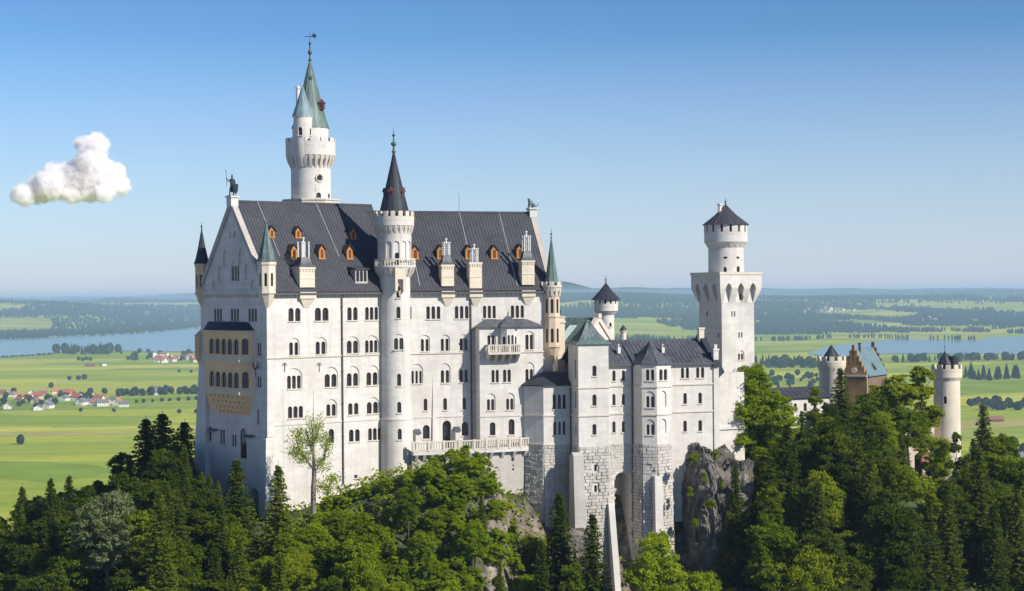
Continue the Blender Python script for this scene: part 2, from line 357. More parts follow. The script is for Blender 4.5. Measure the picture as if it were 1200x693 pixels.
def rockmat():
    m, n, l, b = mat('rock'); geo = mk(n, 'ShaderNodeNewGeometry')
    nz = mk(n, 'ShaderNodeTexNoise'); nz.inputs['Scale'].default_value = .35; nz.inputs['Detail'].default_value = 9; nz.inputs['Roughness'].default_value = .68; l.new(geo.outputs['Position'], nz.inputs['Vector'])
    rp = ramp(n, [(.3, (.05, .044, .037)), (.46, (.12, .107, .09)), (.6, (.23, .205, .175)), (.75, (.42, .385, .335))]); l.new(nz.outputs[0], rp.inputs[0])
    mu = mk(n, 'ShaderNodeTexMusgrave') if hasattr(bpy.types, 'ShaderNodeTexMusgrave') else mk(n, 'ShaderNodeTexNoise')
    mu.inputs['Scale'].default_value = 1.1; l.new(geo.outputs['Position'], mu.inputs['Vector'])
    r3 = ramp(n, [(.56, (0, 0, 0)), (.68, (1, 1, 1))]); l.new(mu.outputs[0], r3.inputs[0])
    sp = mk(n, 'ShaderNodeSeparateXYZ'); l.new(geo.outputs['Normal'], sp.inputs[0])
    mm = mk(n, 'ShaderNodeMath', operation='MULTIPLY', use_clamp=True); l.new(r3.outputs[0], mm.inputs[0]); l.new(sp.outputs[2], mm.inputs[1])
    l.new(mix(n, l, mm.outputs[0], rp.outputs[0], (.07, .11, .02)), b.inputs['Base Color']); b.inputs['Roughness'].default_value = .95
    bp = mk(n, 'ShaderNodeBump'); bp.inputs['Strength'].default_value = .9; bp.inputs['Distance'].default_value = .6; l.new(nz.outputs[0], bp.inputs['Height']); l.new(bp.outputs[0], b.inputs['Normal'])
    return m
M_rock = rockmat()
def hillmat():
    m, n, l, b = mat('forest_floor'); geo = mk(n, 'ShaderNodeNewGeometry')
    nz = mk(n, 'ShaderNodeTexNoise'); nz.inputs['Scale'].default_value = .3; nz.inputs['Detail'].default_value = 8; l.new(geo.outputs['Position'], nz.inputs['Vector'])
    rp = ramp(n, [(.35, (.025, .03, .010)), (.55, (.05, .08, .014)), (.7, (.08, .075, .035))]); l.new(nz.outputs[0], rp.inputs[0])
    sp = mk(n, 'ShaderNodeSeparateXYZ'); l.new(geo.outputs['Normal'], sp.inputs[0]); r2 = ramp(n, [(.58, (1, 1, 1)), (.74, (0, 0, 0))]); l.new(sp.outputs[2], r2.inputs[0])
    n5 = mk(n, 'ShaderNodeTexNoise'); n5.inputs['Scale'].default_value = .7; n5.inputs['Detail'].default_value = 9; l.new(geo.outputs['Position'], n5.inputs['Vector']); r5 = ramp(n, [(.35, (.07, .058, .045)), (.55, (.17, .14, .11)), (.75, (.34, .30, .25))]); l.new(n5.outputs[0], r5.inputs[0])
    l.new(mix(n, l, r2.outputs[0], rp.outputs[0], r5.outputs[0]), b.inputs['Base Color']); b.inputs['Roughness'].default_value = 1
    bp = mk(n, 'ShaderNodeBump'); bp.inputs['Strength'].default_value = .8; bp.inputs['Distance'].default_value = .6; l.new(nz.outputs[0], bp.inputs['Height']); l.new(bp.outputs[0], b.inputs['Normal'])
    return m
M_hill = hillmat()
def fieldmat():
    m, n, l, b = mat('meadows'); geo = mk(n, 'ShaderNodeNewGeometry')
    nd = mk(n, 'ShaderNodeTexNoise'); nd.inputs['Scale'].default_value = .0016; nd.inputs['Detail'].default_value = 3; l.new(geo.outputs['Position'], nd.inputs['Vector'])
    va = mk(n, 'ShaderNodeVectorMath', operation='MULTIPLY_ADD'); l.new(nd.outputs['Color'], va.inputs[0]); va.inputs[1].default_value = (260, 260, 0); l.new(geo.outputs['Position'], va.inputs[2])
    mp = mk(n, 'ShaderNodeMapping'); mp.inputs['Rotation'].default_value = (0, 0, R(9)); mp.inputs['Scale'].default_value = (1 / 620, 1 / 230, 0); l.new(va.outputs[0], mp.inputs[0])
    vo = mk(n, 'ShaderNodeTexVoronoi', distance='CHEBYCHEV'); vo.inputs['Scale'].default_value = 1; vo.inputs['Randomness'].default_value = .8; l.new(mp.outputs[0], vo.inputs['Vector'])
    sp = mk(n, 'ShaderNodeSeparateColor'); l.new(vo.outputs['Color'], sp.inputs[0])
    rp = ramp(n, [(.0, (.19, .27, .020)), (.3, (.29, .35, .026)), (.55, (.38, .41, .035)), (.8, (.48, .46, .06)), (1, (.25, .32, .025))]); l.new(sp.outputs[0], rp.inputs[0])
    # mowing strips and patchiness that belong to the fields
    mq = mk(n, 'ShaderNodeMapping'); mq.inputs['Rotation'].default_value = (0, 0, R(4)); mq.inputs['Scale'].default_value = (1 / 700, 1 / 38, 0); l.new(va.outputs[0], mq.inputs[0])
    n3 = mk(n, 'ShaderNodeTexNoise'); n3.inputs['Scale'].default_value = 1; n3.inputs['Detail'].default_value = 5; l.new(mq.outputs[0], n3.inputs['Vector'])
    r3 = ramp(n, [(.3, (.72, .80, .65)), (.5, (1, 1, 1)), (.7, (1.25, 1.15, 1.2))]); l.new(n3.outputs[0], r3.inputs[0])
    c = mix(n, l, .85, rp.outputs[0], r3.outputs[0], 'MULTIPLY')
    n4 = mk(n, 'ShaderNodeTexNoise'); n4.inputs['Scale'].default_value = .05; n4.inputs['Detail'].default_value = 6; l.new(geo.outputs['Position'], n4.inputs['Vector'])
    r4 = ramp(n, [(.3, (.85, .88, .8)), (.7, (1.12, 1.1, 1.1))]); l.new(n4.outputs[0], r4.inputs[0])
    c = mix(n, l, .8, c, r4.outputs[0], 'MULTIPLY')
    sy = mk(n, 'ShaderNodeSeparateXYZ'); l.new(geo.outputs['Position'], sy.inputs[0]); mr = mk(n, 'ShaderNodeMapRange'); l.new(sy.outputs[1], mr.inputs[0]); mr.inputs[1].default_value = 13000; mr.inputs[2].default_value = 26000; mr.inputs[3].default_value = -.5; mr.inputs[4].default_value = .75
    n6 = mk(n, 'ShaderNodeTexNoise'); n6.inputs['Scale'].default_value = .0007; n6.inputs['Detail'].default_value = 6; l.new(geo.outputs['Position'], n6.inputs['Vector'])
    ad = mk(n, 'ShaderNodeMath', operation='ADD'); l.new(n6.outputs[0], ad.inputs[0]); l.new(mr.outputs[0], ad.inputs[1]); r6 = ramp(n, [(.56, (0, 0, 0)), (.66, (1, 1, 1))]); l.new(ad.outputs[0], r6.inputs[0])
    c = mix(n, l, r6.outputs[0], c, (.035, .06, .028))      # wooded far hills
    l.new(c, b.inputs['Base Color']); b.inputs['Roughness'].default_value = 1; b.inputs['Specular IOR Level'].default_value = .1
    return m
M_field = fieldmat()
def watermat():
    m, n, l, b = mat('lake_water'); geo = mk(n, 'ShaderNodeNewGeometry')
    b.inputs['Base Color'].default_value = (.035, .135, .16, 1); b.inputs['Roughness'].default_value = .16; b.inputs['IOR'].default_value = 1.33
    mp = mk(n, 'ShaderNodeMapping'); mp.inputs['Scale'].default_value = (.02, .05, 1); l.new(geo.outputs['Position'], mp.inputs[0])
    nz = mk(n, 'ShaderNodeTexNoise'); nz.inputs['Scale'].default_value = 1; nz.inputs['Detail'].default_value = 4; l.new(mp.outputs[0], nz.inputs['Vector'])
    bp = mk(n, 'ShaderNodeBump'); bp.inputs['Strength'].default_value = .03; bp.inputs['Distance'].default_value = 1; l.new(nz.outputs[0], bp.inputs['Height']); l.new(bp.outputs[0], b.inputs['Normal'])
    return m
M_water = watermat()
M_road = flat('road_gravel', (.42, .40, .36), .95, 0, .1, .1, .02)
# ------------------------------------------------------------------ palace
th1, th2 = 38, 18
C0 = at(313, 421, 256)
F1 = Frame((C0.x, C0.y), th1)
L1 = 23.6
J = F1.pt(23.05, 0, 0); F2 = Frame((J.x, J.y), th2)
W1, W2 = 21.0, 19.0; EAVE = 1.0; RID1, RID2 = 14.5, 13.4; BASE = -38.0
ROW1, ROW2, ROW3, ROW4, ROW5 = (-3.62, -1.6), (-8.75, -6.8), (-13.85, -11.85), (-18.3, -16.5), (-22.5, -20.6)
H2, H3, H4 = -6.15, -10.75, -15.75
STRING, BAND = -9.0, -19.1
palace = thing('palace', 'tall white castle palace with long steep dark roofs and a shaded gable on the left', 'castle', (C0.x, C0.y, -32))

fp = F1.front(0); gp = F1.left(0)
w1 = Wall(palace, F1.M)
prof = [(0, BASE), (0, EAVE + .3), (W1 / 2, RID1 - .2), (W1, EAVE + .3), (W1, BASE)]
w1.b.loft([[(0, y, z) for y, z in prof], [(L1 + 1.2, y, z) for y, z in prof]])
for a, b, row, n, h in [(338, 352, ROW1, 2, None), (369, 385, ROW1, 2, None), (407, 419, ROW1, 2, None), (428, 443, ROW1, 3, None),
                        (339.5, 350, ROW2, 2, H2), (370.5, 382, ROW2, 2, H2), (407, 420, ROW2, 2, H2), (428.5, 443, ROW2, 3, H2 + .1),
                        (337, 353, ROW3, 3, H3), (381, 395, ROW3, 2, H3), (407, 420, ROW3, 2, H3), (430, 443, ROW3, 2, H3),
                        (337.5, 355, ROW4, 3, None), (383, 394, ROW4, 2, H4), (408, 420, ROW4, 2, None), (430.5, 443.5, ROW4, 2, H4),
                        (385, 391.5, (ROW5[0], ROW5[1] + .3), 1, None), (409, 421.5, ROW5, 2, None), (431.5, 447, ROW5, 3, None)]:
    pwin(w1, fp, a, b, row, n, h, gap=.28 if n == 2 else .2)
pwin(w1, fp, 415, 419, (-28.2, -27.7), 1, arch=False)
# gable end wall (seen from outside, right is towards the corner)
for a, b, n in [(251, 260, 3), (270.5, 280, 3), (291, 301, 3)]: pwin(w1, gp, a, b, ROW1, n, depth=.2)
for a, b, z in [(300.5, 305.5, ROW2), (300.5, 305.5, (ROW3[0] + .3, ROW3[1]))]: pwin(w1, gp, a, b, z, 2, z[1] + .7, gap=.15, depth=.25)
pwin(w1, gp, 301.2, 303.6, (-19.3, -16.9), 1, arch=False); pwin(w1, gp, 248.6, 251.4, (-17.8, -15.9), 1, arch=False)
for a, b, z, n in [(244, 247.8, (-22.6, -20.4), 1), (258, 263.5, (-22.9, -20.6), 2), (272.3, 277, (-23, -21.2), 2)]: pwin(w1, gp, a, b, z, n, arch=False, gap=.25, depth=.2)
pwin(w1, gp, 281.5, 289, (-24.6, -20.0), 1, depth=.25); window(w1, gp, gp.r(293, -31), gp.r(303.5, -31), -37.5, -28.9, 1, depth=3.0, sill=False)
# blind arcades of the gable
gz = lambda py: gp.z(275, py)
def blind(a, b, pz0, pz1, n, d=.22, hoodz=None):
    z0, z1 = gz(pz0), gz(pz1); r0, r1 = gp.r(a, z0), gp.r(b, z0); g = .25; w = ((r1 - r0) - g * (n - 1)) / n
    for i in range(n): arch_prism(w1.c2, gp, r0 + w / 2 + i * (w + g), z0, arch_pts(w, z1 - z0), .6, -d)
pwin(w1, gp, 270.8, 279.6, (gz(329), gz(311.5)), 3, gz(305.5), gap=.22, depth=.2)
blind(268.4, 277.8, 278.5, 271, 2); blind(261.5, 266.3, 312, 293, 1); blind(279.8, 285, 312, 292.6, 1)
blind(255.5, 260.3, 330, 311, 1); blind(287, 292, 328, 310, 1); blind(248.5, 253.5, 338.5, 329, 1); blind(293.5, 299.5, 338.5, 328.5, 1)
w1.finish('wall', [M_white, M_trim])

w2 = Wall(palace, F2.M); fq = F2.front(0); L2 = F2.front(0).r(647, 0)
prof2 = [(0, BASE), (0, EAVE + .3), (W2 / 2, RID2 - .2), (W2, EAVE + .3), (W2, BASE)]
w2.b.loft([[(-.6, y, z) for y, z in prof2], [(L2, y, z) for y, z in prof2]])
for a, b, row, n, h in [(499.6, 516, ROW1, 3, None), (533, 549, ROW1, 3, None), (566, 581, ROW1, 3, None), (598.6, 614, ROW1, 3, None),
                        (493.5, 502.6, ROW2, 2, H2), (516.8, 526, ROW2, 2, H2), (539, 548, ROW2, 2, H2),
                        (482.5, 494.5, ROW3, 3, H3), (516.8, 526.6, ROW3, 2, H3), (539, 548.5, ROW3, 2, H3),
                        (496.5, 500.8, (-18.2, -16.3), 1, None), (519.4, 523.8, (-18.2, -16.3), 1, None), (542, 546.4, (-18.2, -16.3), 1, None),
                        (495.6, 503.6, (-22.7, -20.5), 1, None), (541, 549, (-22.4, -20.2), 1, None)]:
    pwin(w2, fq, a, b, row, n, h, gap=.26)
pwin(w2, fq, 481, 482.3, (-3.6, -1.6), 1, sill=False)
window(w2, fq, fq.r(518.6, -22), fq.r(529, -22), -24.3, -19.9, 1, depth=.85, sill=False)
w2.finish('wall', [M_white, M_trim])
# bay of the right half
BW = -2.6; bp = F2.front(BW); bu0, bu1 = bp.r(562, -10), bp.r(636.5, -10)
w3 = Wall(palace, F2.M); w3.b.box(bu0, bu1, BW, .35, BASE, -5.1)
for a, b, row, n, h in [(571.5, 580, (-8.7, -6.3), 2, -5.95), (616, 625, (-8.7, -6.3), 2, -5.75), (576, 584.5, ROW3, 2, None), (589.5, 598.6, ROW3, 2, None), (616, 625, ROW3, 2, H3),
                        (571, 579.4, ROW4, 2, -15.6), (593.5, 601.8, ROW4, 2, -15.6), (615, 625, ROW4, 2, -15.6),
                        (574, 580.6, (-22.3, -20.2), 1, None), (596, 603, (-22.3, -19.8), 1, None), (618, 626, (-22.3, -19.6), 1, None), (630.5, 633, (-22, -20.4), 1, None)]:
    pwin(w3, bp, a, b, row, n, h, gap=.2)
w3.finish('wall', [M_white, M_trim])
# roof of the bay with a little hipped cap over the balcony oriel
def bay_roof():
    m = MB(F2.M); zt, zb = -3.85, -5.0; e = .35
    m.hexa([(bu0 - e, BW - e, zb - .12), (bu1 + .2, BW - e, zb - .12), (bu1 + .2, .1, zb - .12), (bu0 - e, .1, zb - .12)],
           [(bu0 - e, BW - e, zb), (bu1 + .2, BW - e, zb), (bu1 - 1.8, -.02, zt), (bu0 + 1.6, -.02, zt)])
    oc = (bp.r(585.5, -7) + bp.r(605.5, -7)) / 2; hw = (bp.r(605.5, -7) - bp.r(585.5, -7)) / 2 + .35
    m.loft([[(oc - hw, BW - 1.6, zb - .06), (oc + hw, BW - 1.6, zb - .06), (oc + hw, BW + .6, zb - .06), (oc - hw, BW + .6, zb - .06)],
            [(oc - hw, BW - 1.6, zb + .06), (oc + hw, BW - 1.6, zb + .06), (oc + hw, BW + .6, zb + .06), (oc - hw, BW + .6, zb + .06)],
            [(oc - .25, BW - .2, zt + .55), (oc + .25, BW - .2, zt + .55), (oc + .25, BW + .3, zt + .55), (oc - .25, BW + .3, zt + .55)]])
    finial(m, tuple(F2.M.inverted() @ F2.pt(oc, BW, 0)), zt + .5, 1.1, .14)
    m.build('bay_roof', M_slate2, palace)
    # oriel box with its balcony
    ow = Wall(palace, F2.M); x0, x1 = bp.r(586, -7), bp.r(605, -7); ch = .75; y = BW - 1.25
    ow.b.prism([(x0, BW + .05), (x0, BW - .5), (x0 + ch, y), (x1 - ch, y), (x1, BW - .5), (x1, BW + .05)], -9.0, -5.06)
    P1 = Plane(F2.pt(x0 + ch, y, 0), F2.U); W_ = x1 - x0 - 2 * ch
    window(ow, P1, .12, W_ / 2 - .12, -8.6, -6.3, 1, depth=.22); window(ow, P1, W_ / 2 + .12, W_ - .12, -8.6, -6.3, 1, depth=.22)
    for A, B in (((x0, BW - .5), (x0 + ch, y)), ((x1 - ch, y), (x1, BW - .5))):
        a, b = F2.pt(*A, 0), F2.pt(*B, 0); q = Plane(a, b - a); Lq = (b - a).length; window(ow, q, Lq / 2 - .3, Lq / 2 + .3, -8.6, -6.5, 1, depth=.2)
    ow.finish('oriel', [M_white, M_trim])
    bm_ = MB(F2.M); a, b = bp.r(568.5, -9), bp.r(606.5, -9); yb = BW - 1.9
    bm_.box(a, b, yb, BW + .02, -9.35, -9.02)
    bm_.box(a, b, yb, yb + .22, -7.95, -7.78); bm_.box(a, a + .22, yb + .22, BW + .02, -7.95, -7.78); bm_.box(b - .22, b, yb + .22, BW + .02, -7.95, -7.78)
    n = 15
    for i in range(n + 1):
        x = a + .1 + (b - a - .2) * i / n; w = .16 if i % 5 == 0 else .065
        bm_.box(x - w, x + w, yb + .03, yb + .19, -9.04, -7.9)
    for i in range(5): bm_.box(a + .02, a + .2, yb + .35 + i * .33, yb + .48 + i * .33, -9.04, -7.9); bm_.box(b - .2, b - .02, yb + .35 + i * .33, yb + .48 + i * .33, -9.04, -7.9)
    for i in range(5):
        x = a + .3 + (b - a - .6) * i / 4
        bm_.hexa([(x - .22, BW - .3, -10.6), (x + .22, BW - .3, -10.6), (x + .22, BW + .03, -10.6), (x - .22, BW + .03, -10.6)], [(x - .22, yb + .15, -9.34), (x + .22, yb + .15, -9.34), (x + .22, BW + .03, -9.34), (x - .22, BW + .03, -9.34)])
    bm_.build('balcony', M_trim, palace)
bay_roof()
# roofs
def roof(F, u0, u1, W, ez, rz, ru0, ru1, mt, over=.55):
    m = MB(F.M); k = (rz - ez) / (W / 2); e = over
    a, b, c, d = (u0, -e, ez - k * e + .55), (u1, -e, ez - k * e + .55), (ru1, W / 2, rz + .55), (ru0, W / 2, rz + .55)
    slab(m, a, b, c, d, .3); seams(m, a, b, c, d)
    a2, b2 = (u1, W + e, ez - k * e + .55), (u0, W + e, ez - k * e + .55)
    slab(m, a2, b2, d, c, .3)
    m.box(min(ru0, u0) + .1, ru1, W / 2 - .14, W / 2 + .14, rz + .42, rz + .68)
    gz0 = ez - k * e + .3
    m.box(u0, u1, -e - .2, -e + .02, gz0 - .2, gz0 + .08, 1)
    o = m.build('roof', [mt, M_pipe], palace); return o
roof(F1, .45, L1 + .5, W1, EAVE, RID1, .45, L1 + 2.2, M_slate)
roof(F2, -1.2, L2 - .5, W2, EAVE, RID2, -3.5, L2 - .5, M_slate)
def coping(F, u0, u1, W, ez, rz, lift=.75, end=1):
    m = MB(F.M)
    for y0, y1 in ((-.5, W / 2), (W + .5, W / 2)):
        k = (rz - ez) / (W / 2); z0 = ez - k * .5
        m.hexa([(u0, y0, z0 - .4), (u1, y0, z0 - .4), (u1, y1, rz - .4), (u0, y1, rz - .4)], [(u0, y0, z0 + lift), (u1, y0, z0 + lift), (u1, y1, rz + lift), (u0, y1, rz + lift)])
    m.box(u0 - .15, u1 + .15, W / 2 - .75, W / 2 + .75, rz - .3, rz + 1.05, 1); m.box(u0 - .3, u1 + .3, W / 2 - .95, W / 2 + .95, rz + 1.05, rz + 1.3, 1)
    m.build('gable_coping', [M_coping, M_concrete], palace)
coping(F1, -.35, .6, W1, EAVE, RID1); coping(F2, L2 - .6, L2 + .35, W2, EAVE, RID2)
# pale lightning conductors on the roofs and rods on the ridges
lc = MB()
def lstrip(F, W, ez, rz, u, t0, t1):
    k = (rz - ez) / (W / 2); p = [F.pt(u, W / 2 * t, ez + k * W / 2 * t + .64) for t in (t0, t1)]; lc.tube(p, .045, 4)
for u in (4.5, 15.2): lstrip(F1, W1, EAVE, RID1, u, .35, 1)
for u in (4.2, 13.6, 20.5): lstrip(F2, W2, EAVE, RID2, u, 0, 1)
lc.build('lightning_conductor', M_pale, palace)
lr = MB()
for F, u, W, z in ((F1, 15.2, W1, RID1), (F2, 4.2, W2, RID2), (F2, 13.6, W2, RID2)): lr.tube([F.pt(u, W / 2, z + .5), F.pt(u, W / 2, z + 3.6)], .035, 5)
lr.build('lightning_rod', M_pipe, palace)
# arched corbel friezes, string courses and band
def frieze(F, pts, z, drop=.95, proj_=.34, step=.78):
    m = MB()
    for A, B in pts:
        pl = Plane(F.pt(*A, 0), F.pt(*B, 0) - F.pt(*A, 0)); L = (F.pt(*B, 0) - F.pt(*A, 0)).length
        m.loft([[pl.p(0, z - .3, -.05), pl.p(L, z - .3, -.05), pl.p(L, z, -.05), pl.p(0, z, -.05)], [pl.p(0, z - .3, proj_), pl.p(L, z - .3, proj_), pl.p(L, z, proj_), pl.p(0, z, proj_)]])
        n = max(1, int(L / step))
        for i in range(n):
            x = (i + .5) * L / n; h = .14
            m.loft([[pl.p(x - h, z - drop, -.05), pl.p(x + h, z - drop, -.05), pl.p(x + h, z - drop, .1), pl.p(x - h, z - drop, .1)],
                    [pl.p(x - h, z - .62, -.05), pl.p(x + h, z - .62, -.05), pl.p(x + h, z - .62, proj_ - .04), pl.p(x - h, z - .62, proj_ - .04)],
                    [pl.p(x - L / n / 2 + .02, z - .29, -.05), pl.p(x + L / n / 2 - .02, z - .29, -.05), pl.p(x + L / n / 2 - .02, z - .29, proj_ - .03), pl.p(x - L / n / 2 + .02, z - .29, proj_ - .03)]])
    m.build('corbel_frieze', M_trim, palace)
frieze(F1, [((0, 0), (L1 - .8, 0))], EAVE - .15); frieze(F2, [((.9, 0), (L2, 0))], EAVE - .15); frieze(F1, [((0, W1), (0, 0))], EAVE - .05)
gb = MB(F1.M); gb.box(-.32, .0, 0, W1, EAVE - .05, EAVE + .22); gb.build('cornice', M_trim, palace)
def course(F, segs, z, h=.3, d=.16, mt=M_trim, par=palace):
    m = MB()
    for A, B in segs:
        pl = Plane(F.pt(*A, 0), F.pt(*B, 0) - F.pt(*A, 0)); L = (F.pt(*B, 0) - F.pt(*A, 0)).length
        m.loft([[pl.p(-.0, z - h, -.06), pl.p(L, z - h, -.06), pl.p(L, z, -.06), pl.p(0, z, -.06)], [pl.p(-d, z - h * .7, d), pl.p(L + d * .6, z - h * .7, d), pl.p(L + d * .6, z, d), pl.p(-d, z, d)]])
    m.build('string_course', mt, par)
course(F1, [((0, 0), (L1 - .5, 0))], STRING + .02); course(F1, [((0, W1), (0, 0))], STRING + .02)
course(F2, [((.5, 0), (bu0, 0))], STRING + .02); course(F2, [((bu0, 0), (bu0, BW)), ((bu0, BW), (bu1, BW))], STRING + .02)
course(F1, [((0, 0), (L1 - .5, 0))], BAND, .35, .1, M_white); course(F1, [((0, W1), (0, 0))], BAND, .35, .1, M_white)
course(F2, [((.5, 0), (bu0, 0))], BAND, .35, .1, M_white); course(F2, [((bu0, 0), (bu0, BW)), ((bu0, BW), (bu1, BW))], BAND, .35, .1, M_white)
# corner pier and battered strips
cp = MB(F1.M)
cp.hexa([(-1.0, -.75, BASE), (1.3, -.75, BASE), (1.3, 1.6, BASE), (-1.0, 1.6, BASE)], [(-.55, -.42, -21.3), (1.0, -.42, -21.3), (1.0, 1.3, -21.3), (-.55, 1.3, -21.3)])
cp.hexa([(-.55, -.42, -21.32), (1.0, -.42, -21.32), (1.0, 1.3, -21.32), (-.55, 1.3, -21.32)], [(-.28, -.2, -20.9), (.95, -.2, -20.9), (.95, 1.2, -20.9), (-.28, 1.2, -20.9)])
cp.hexa([(-.28, -.34, -20.95), (1.15, -.34, -20.95), (1.15, 1.2, -20.95), (-.28, 1.2, -20.95)], [(.02, -.01, -9.4), (.3, -.01, -9.4), (.3, .5, -9.4), (.02, .5, -9.4)])
cp.build('corner_buttress', M_white, palace)
bs = MB(F1.M); x = fp.r(368.5, -18); bs.hexa([(x - .7, -.75, BASE), (x + .7, -.75, BASE), (x + .7, .1, BASE), (x - .7, .1, BASE)], [(x - .12, -.02, -14), (x + .12, -.02, -14), (x + .12, .1, -14), (x - .12, .1, -14)]); bs.build('buttress', M_white, palace)
bs = MB(F2.M); x = fq.r(508.5, -18); bs.hexa([(x - .65, -.8, BASE), (x + .65, -.8, BASE), (x + .65, .1, BASE), (x - .65, .1, BASE)], [(x - .12, -.02, -12.6), (x + .12, -.02, -12.6), (x + .12, .1, -12.6), (x - .12, .1, -12.6)]); bs.build('buttress', M_white, palace)
gl = MB(F1.M); gl.hexa([(-1.3, W1 - 3, BASE), (.2, W1 - 3, BASE), (.2, W1 + 1.6, BASE), (-1.3, W1 + 1.6, BASE)], [(-.05, W1 - 2, -6), (.2, W1 - 2, -6), (.2, W1 + .1, -6), (-.05, W1 + .1, -6)]); gl.build('corner_buttress', M_white, palace)
def downpipe(pl, px, z0, z1):
    m = MB(); r0 = pl.r(px, (z0 + z1) / 2); m.tube([pl.p(r0, z0, .14), pl.p(r0, z1, .14)], .13, 8)
    for i in range(6):
        z = z0 + (z1 - z0) * (i + .5) / 6; m.lathe(pl.p(r0, 0, .14), [(.18, z), (.18, z + .15)], 8)
    m.build('downpipe', M_pipe, palace)
downpipe(fp, 401, -29, EAVE - .1); downpipe(fq, 552, -24.3, EAVE - .1)
# dormers
def dormer(F, W, ez, rz, px, py_sill, w=1.25, h=1.55, big=False):
    k = (rz - ez) / (W / 2); pts = None
    lo, hi = 0.2, W / 2 - .3                            # find where this sight line meets the roof
    for _ in range(40):
        mid = (lo + hi) / 2; pl = F.front(mid); r, z = pl.hit(px, py_sill)
        if z < ez + .55 + k * mid: hi = mid
        else: lo = mid
    y = lo; u, z = F.front(y).hit(px, py_sill)
    M = F.M @ Matrix.Translation((u, y - .15, z)); dp = h / k + .5
    m = MB(M)
    if big:
        m.box(-w / 2, w / 2, 0, dp, -.3, h); m.hexa([(-w / 2 - .2, -.3, h + .002), (w / 2 + .2, -.3, h + .002), (w / 2 + .2, dp + 1.2, h + .5), (-w / 2 - .2, dp + 1.2, h + .5)], [(-w / 2 - .2, -.3, h + .15), (w / 2 + .2, -.3, h + .15), (w / 2 + .2, dp + 1.2, h + .65), (-w / 2 - .2, dp + 1.2, h + .65)], 1)
        o = m.build('dormer', [M_gray, M_slate], palace); pm = MB(M)
        for s in (-1, 0, 1): arch_prism2(pm, s * w * .3, .15, arch_pts(w * .22, h - .3))
        pm.build('window', M_glass, o, 0); return
    hw = w / 2; ap = h + w * .62
    # side cheeks and gabled front built round an arched opening
    op = arch_pts(w * .46, h * .92, 8); out = [(-hw, -.15), (hw, -.15), (hw, h), (0, ap), (-hw, h)]
    m.loft([[(x, .1, z_) for x, z_ in out], [(x, dp + (z_ > .5) * .5, z_) for x, z_ in out]], 0)
    ring_o = [(-hw, 0), (hw, 0)] + [(hw * (1 - 2 * i / 8), h * .78 + (ap - h * .78) * (1 - abs(1 - 2 * i / 8))) for i in range(9)]
    m.loft([[(x, -.02, z_ + .05) for x, z_ in op], [(x, -.02, z_) for x, z_ in ring_o], [(x, .11, z_) for x, z_ in ring_o], [(x, .11, z_ + .05) for x, z_ in op]], 0, loop=True)
    m.box(-hw - .08, hw + .08, -.14, .12, -.16, .02, 0)
    for s in (-1, 1):
        a = [(s * (hw + .2), -.28, h - .22), (0, -.28, ap + .03), (0, dp + 1.0, ap + .03), (s * (hw + .2), dp + .7, h - .22)]
        m.hexa(a, [(x, y_, z_ + .1) for x, y_, z_ in a], 1)
    finial(m, (0, -.2, 0), ap, .55, .08, 1)
    o = m.build('dormer', [M_orange, M_slate], palace)
    pm = MB(M); arch_prism2(pm, 0, .05, arch_pts(w * .46, h * .92), .06, .09); pm.build('window', M_shutter, o, 0)
M_shutter = flat('dormer_shutter', (.13, .045, .02), .7)
def arch_prism2(mb, cx, z0, poly, y0=-.03, y1=.02):
    mb.loft([[(cx + x, y0, z0 + z) for x, z in poly], [(cx + x, y1, z0 + z) for x, z in poly]])
for px, py in ((318, 278), (349, 278.5), (413.5, 279.5)): dormer(F1, W1, EAVE, RID1, px, py, 1.0, 1.05)
for px, py in ((344.3, 303), (376.7, 303), (409.3, 303.2)): dormer(F1, W1, EAVE, RID1, px, py, 1.08, 1.45)
for px, py in ((486.3, 303.3), (516, 303), (549, 303), (579, 303), (609, 302)): dormer(F2, W2, EAVE, RID2, px, py, 1.1, 1.45)
dormer(F1, W1, EAVE, RID1, 423, 331, 2.3, 2.0, True)
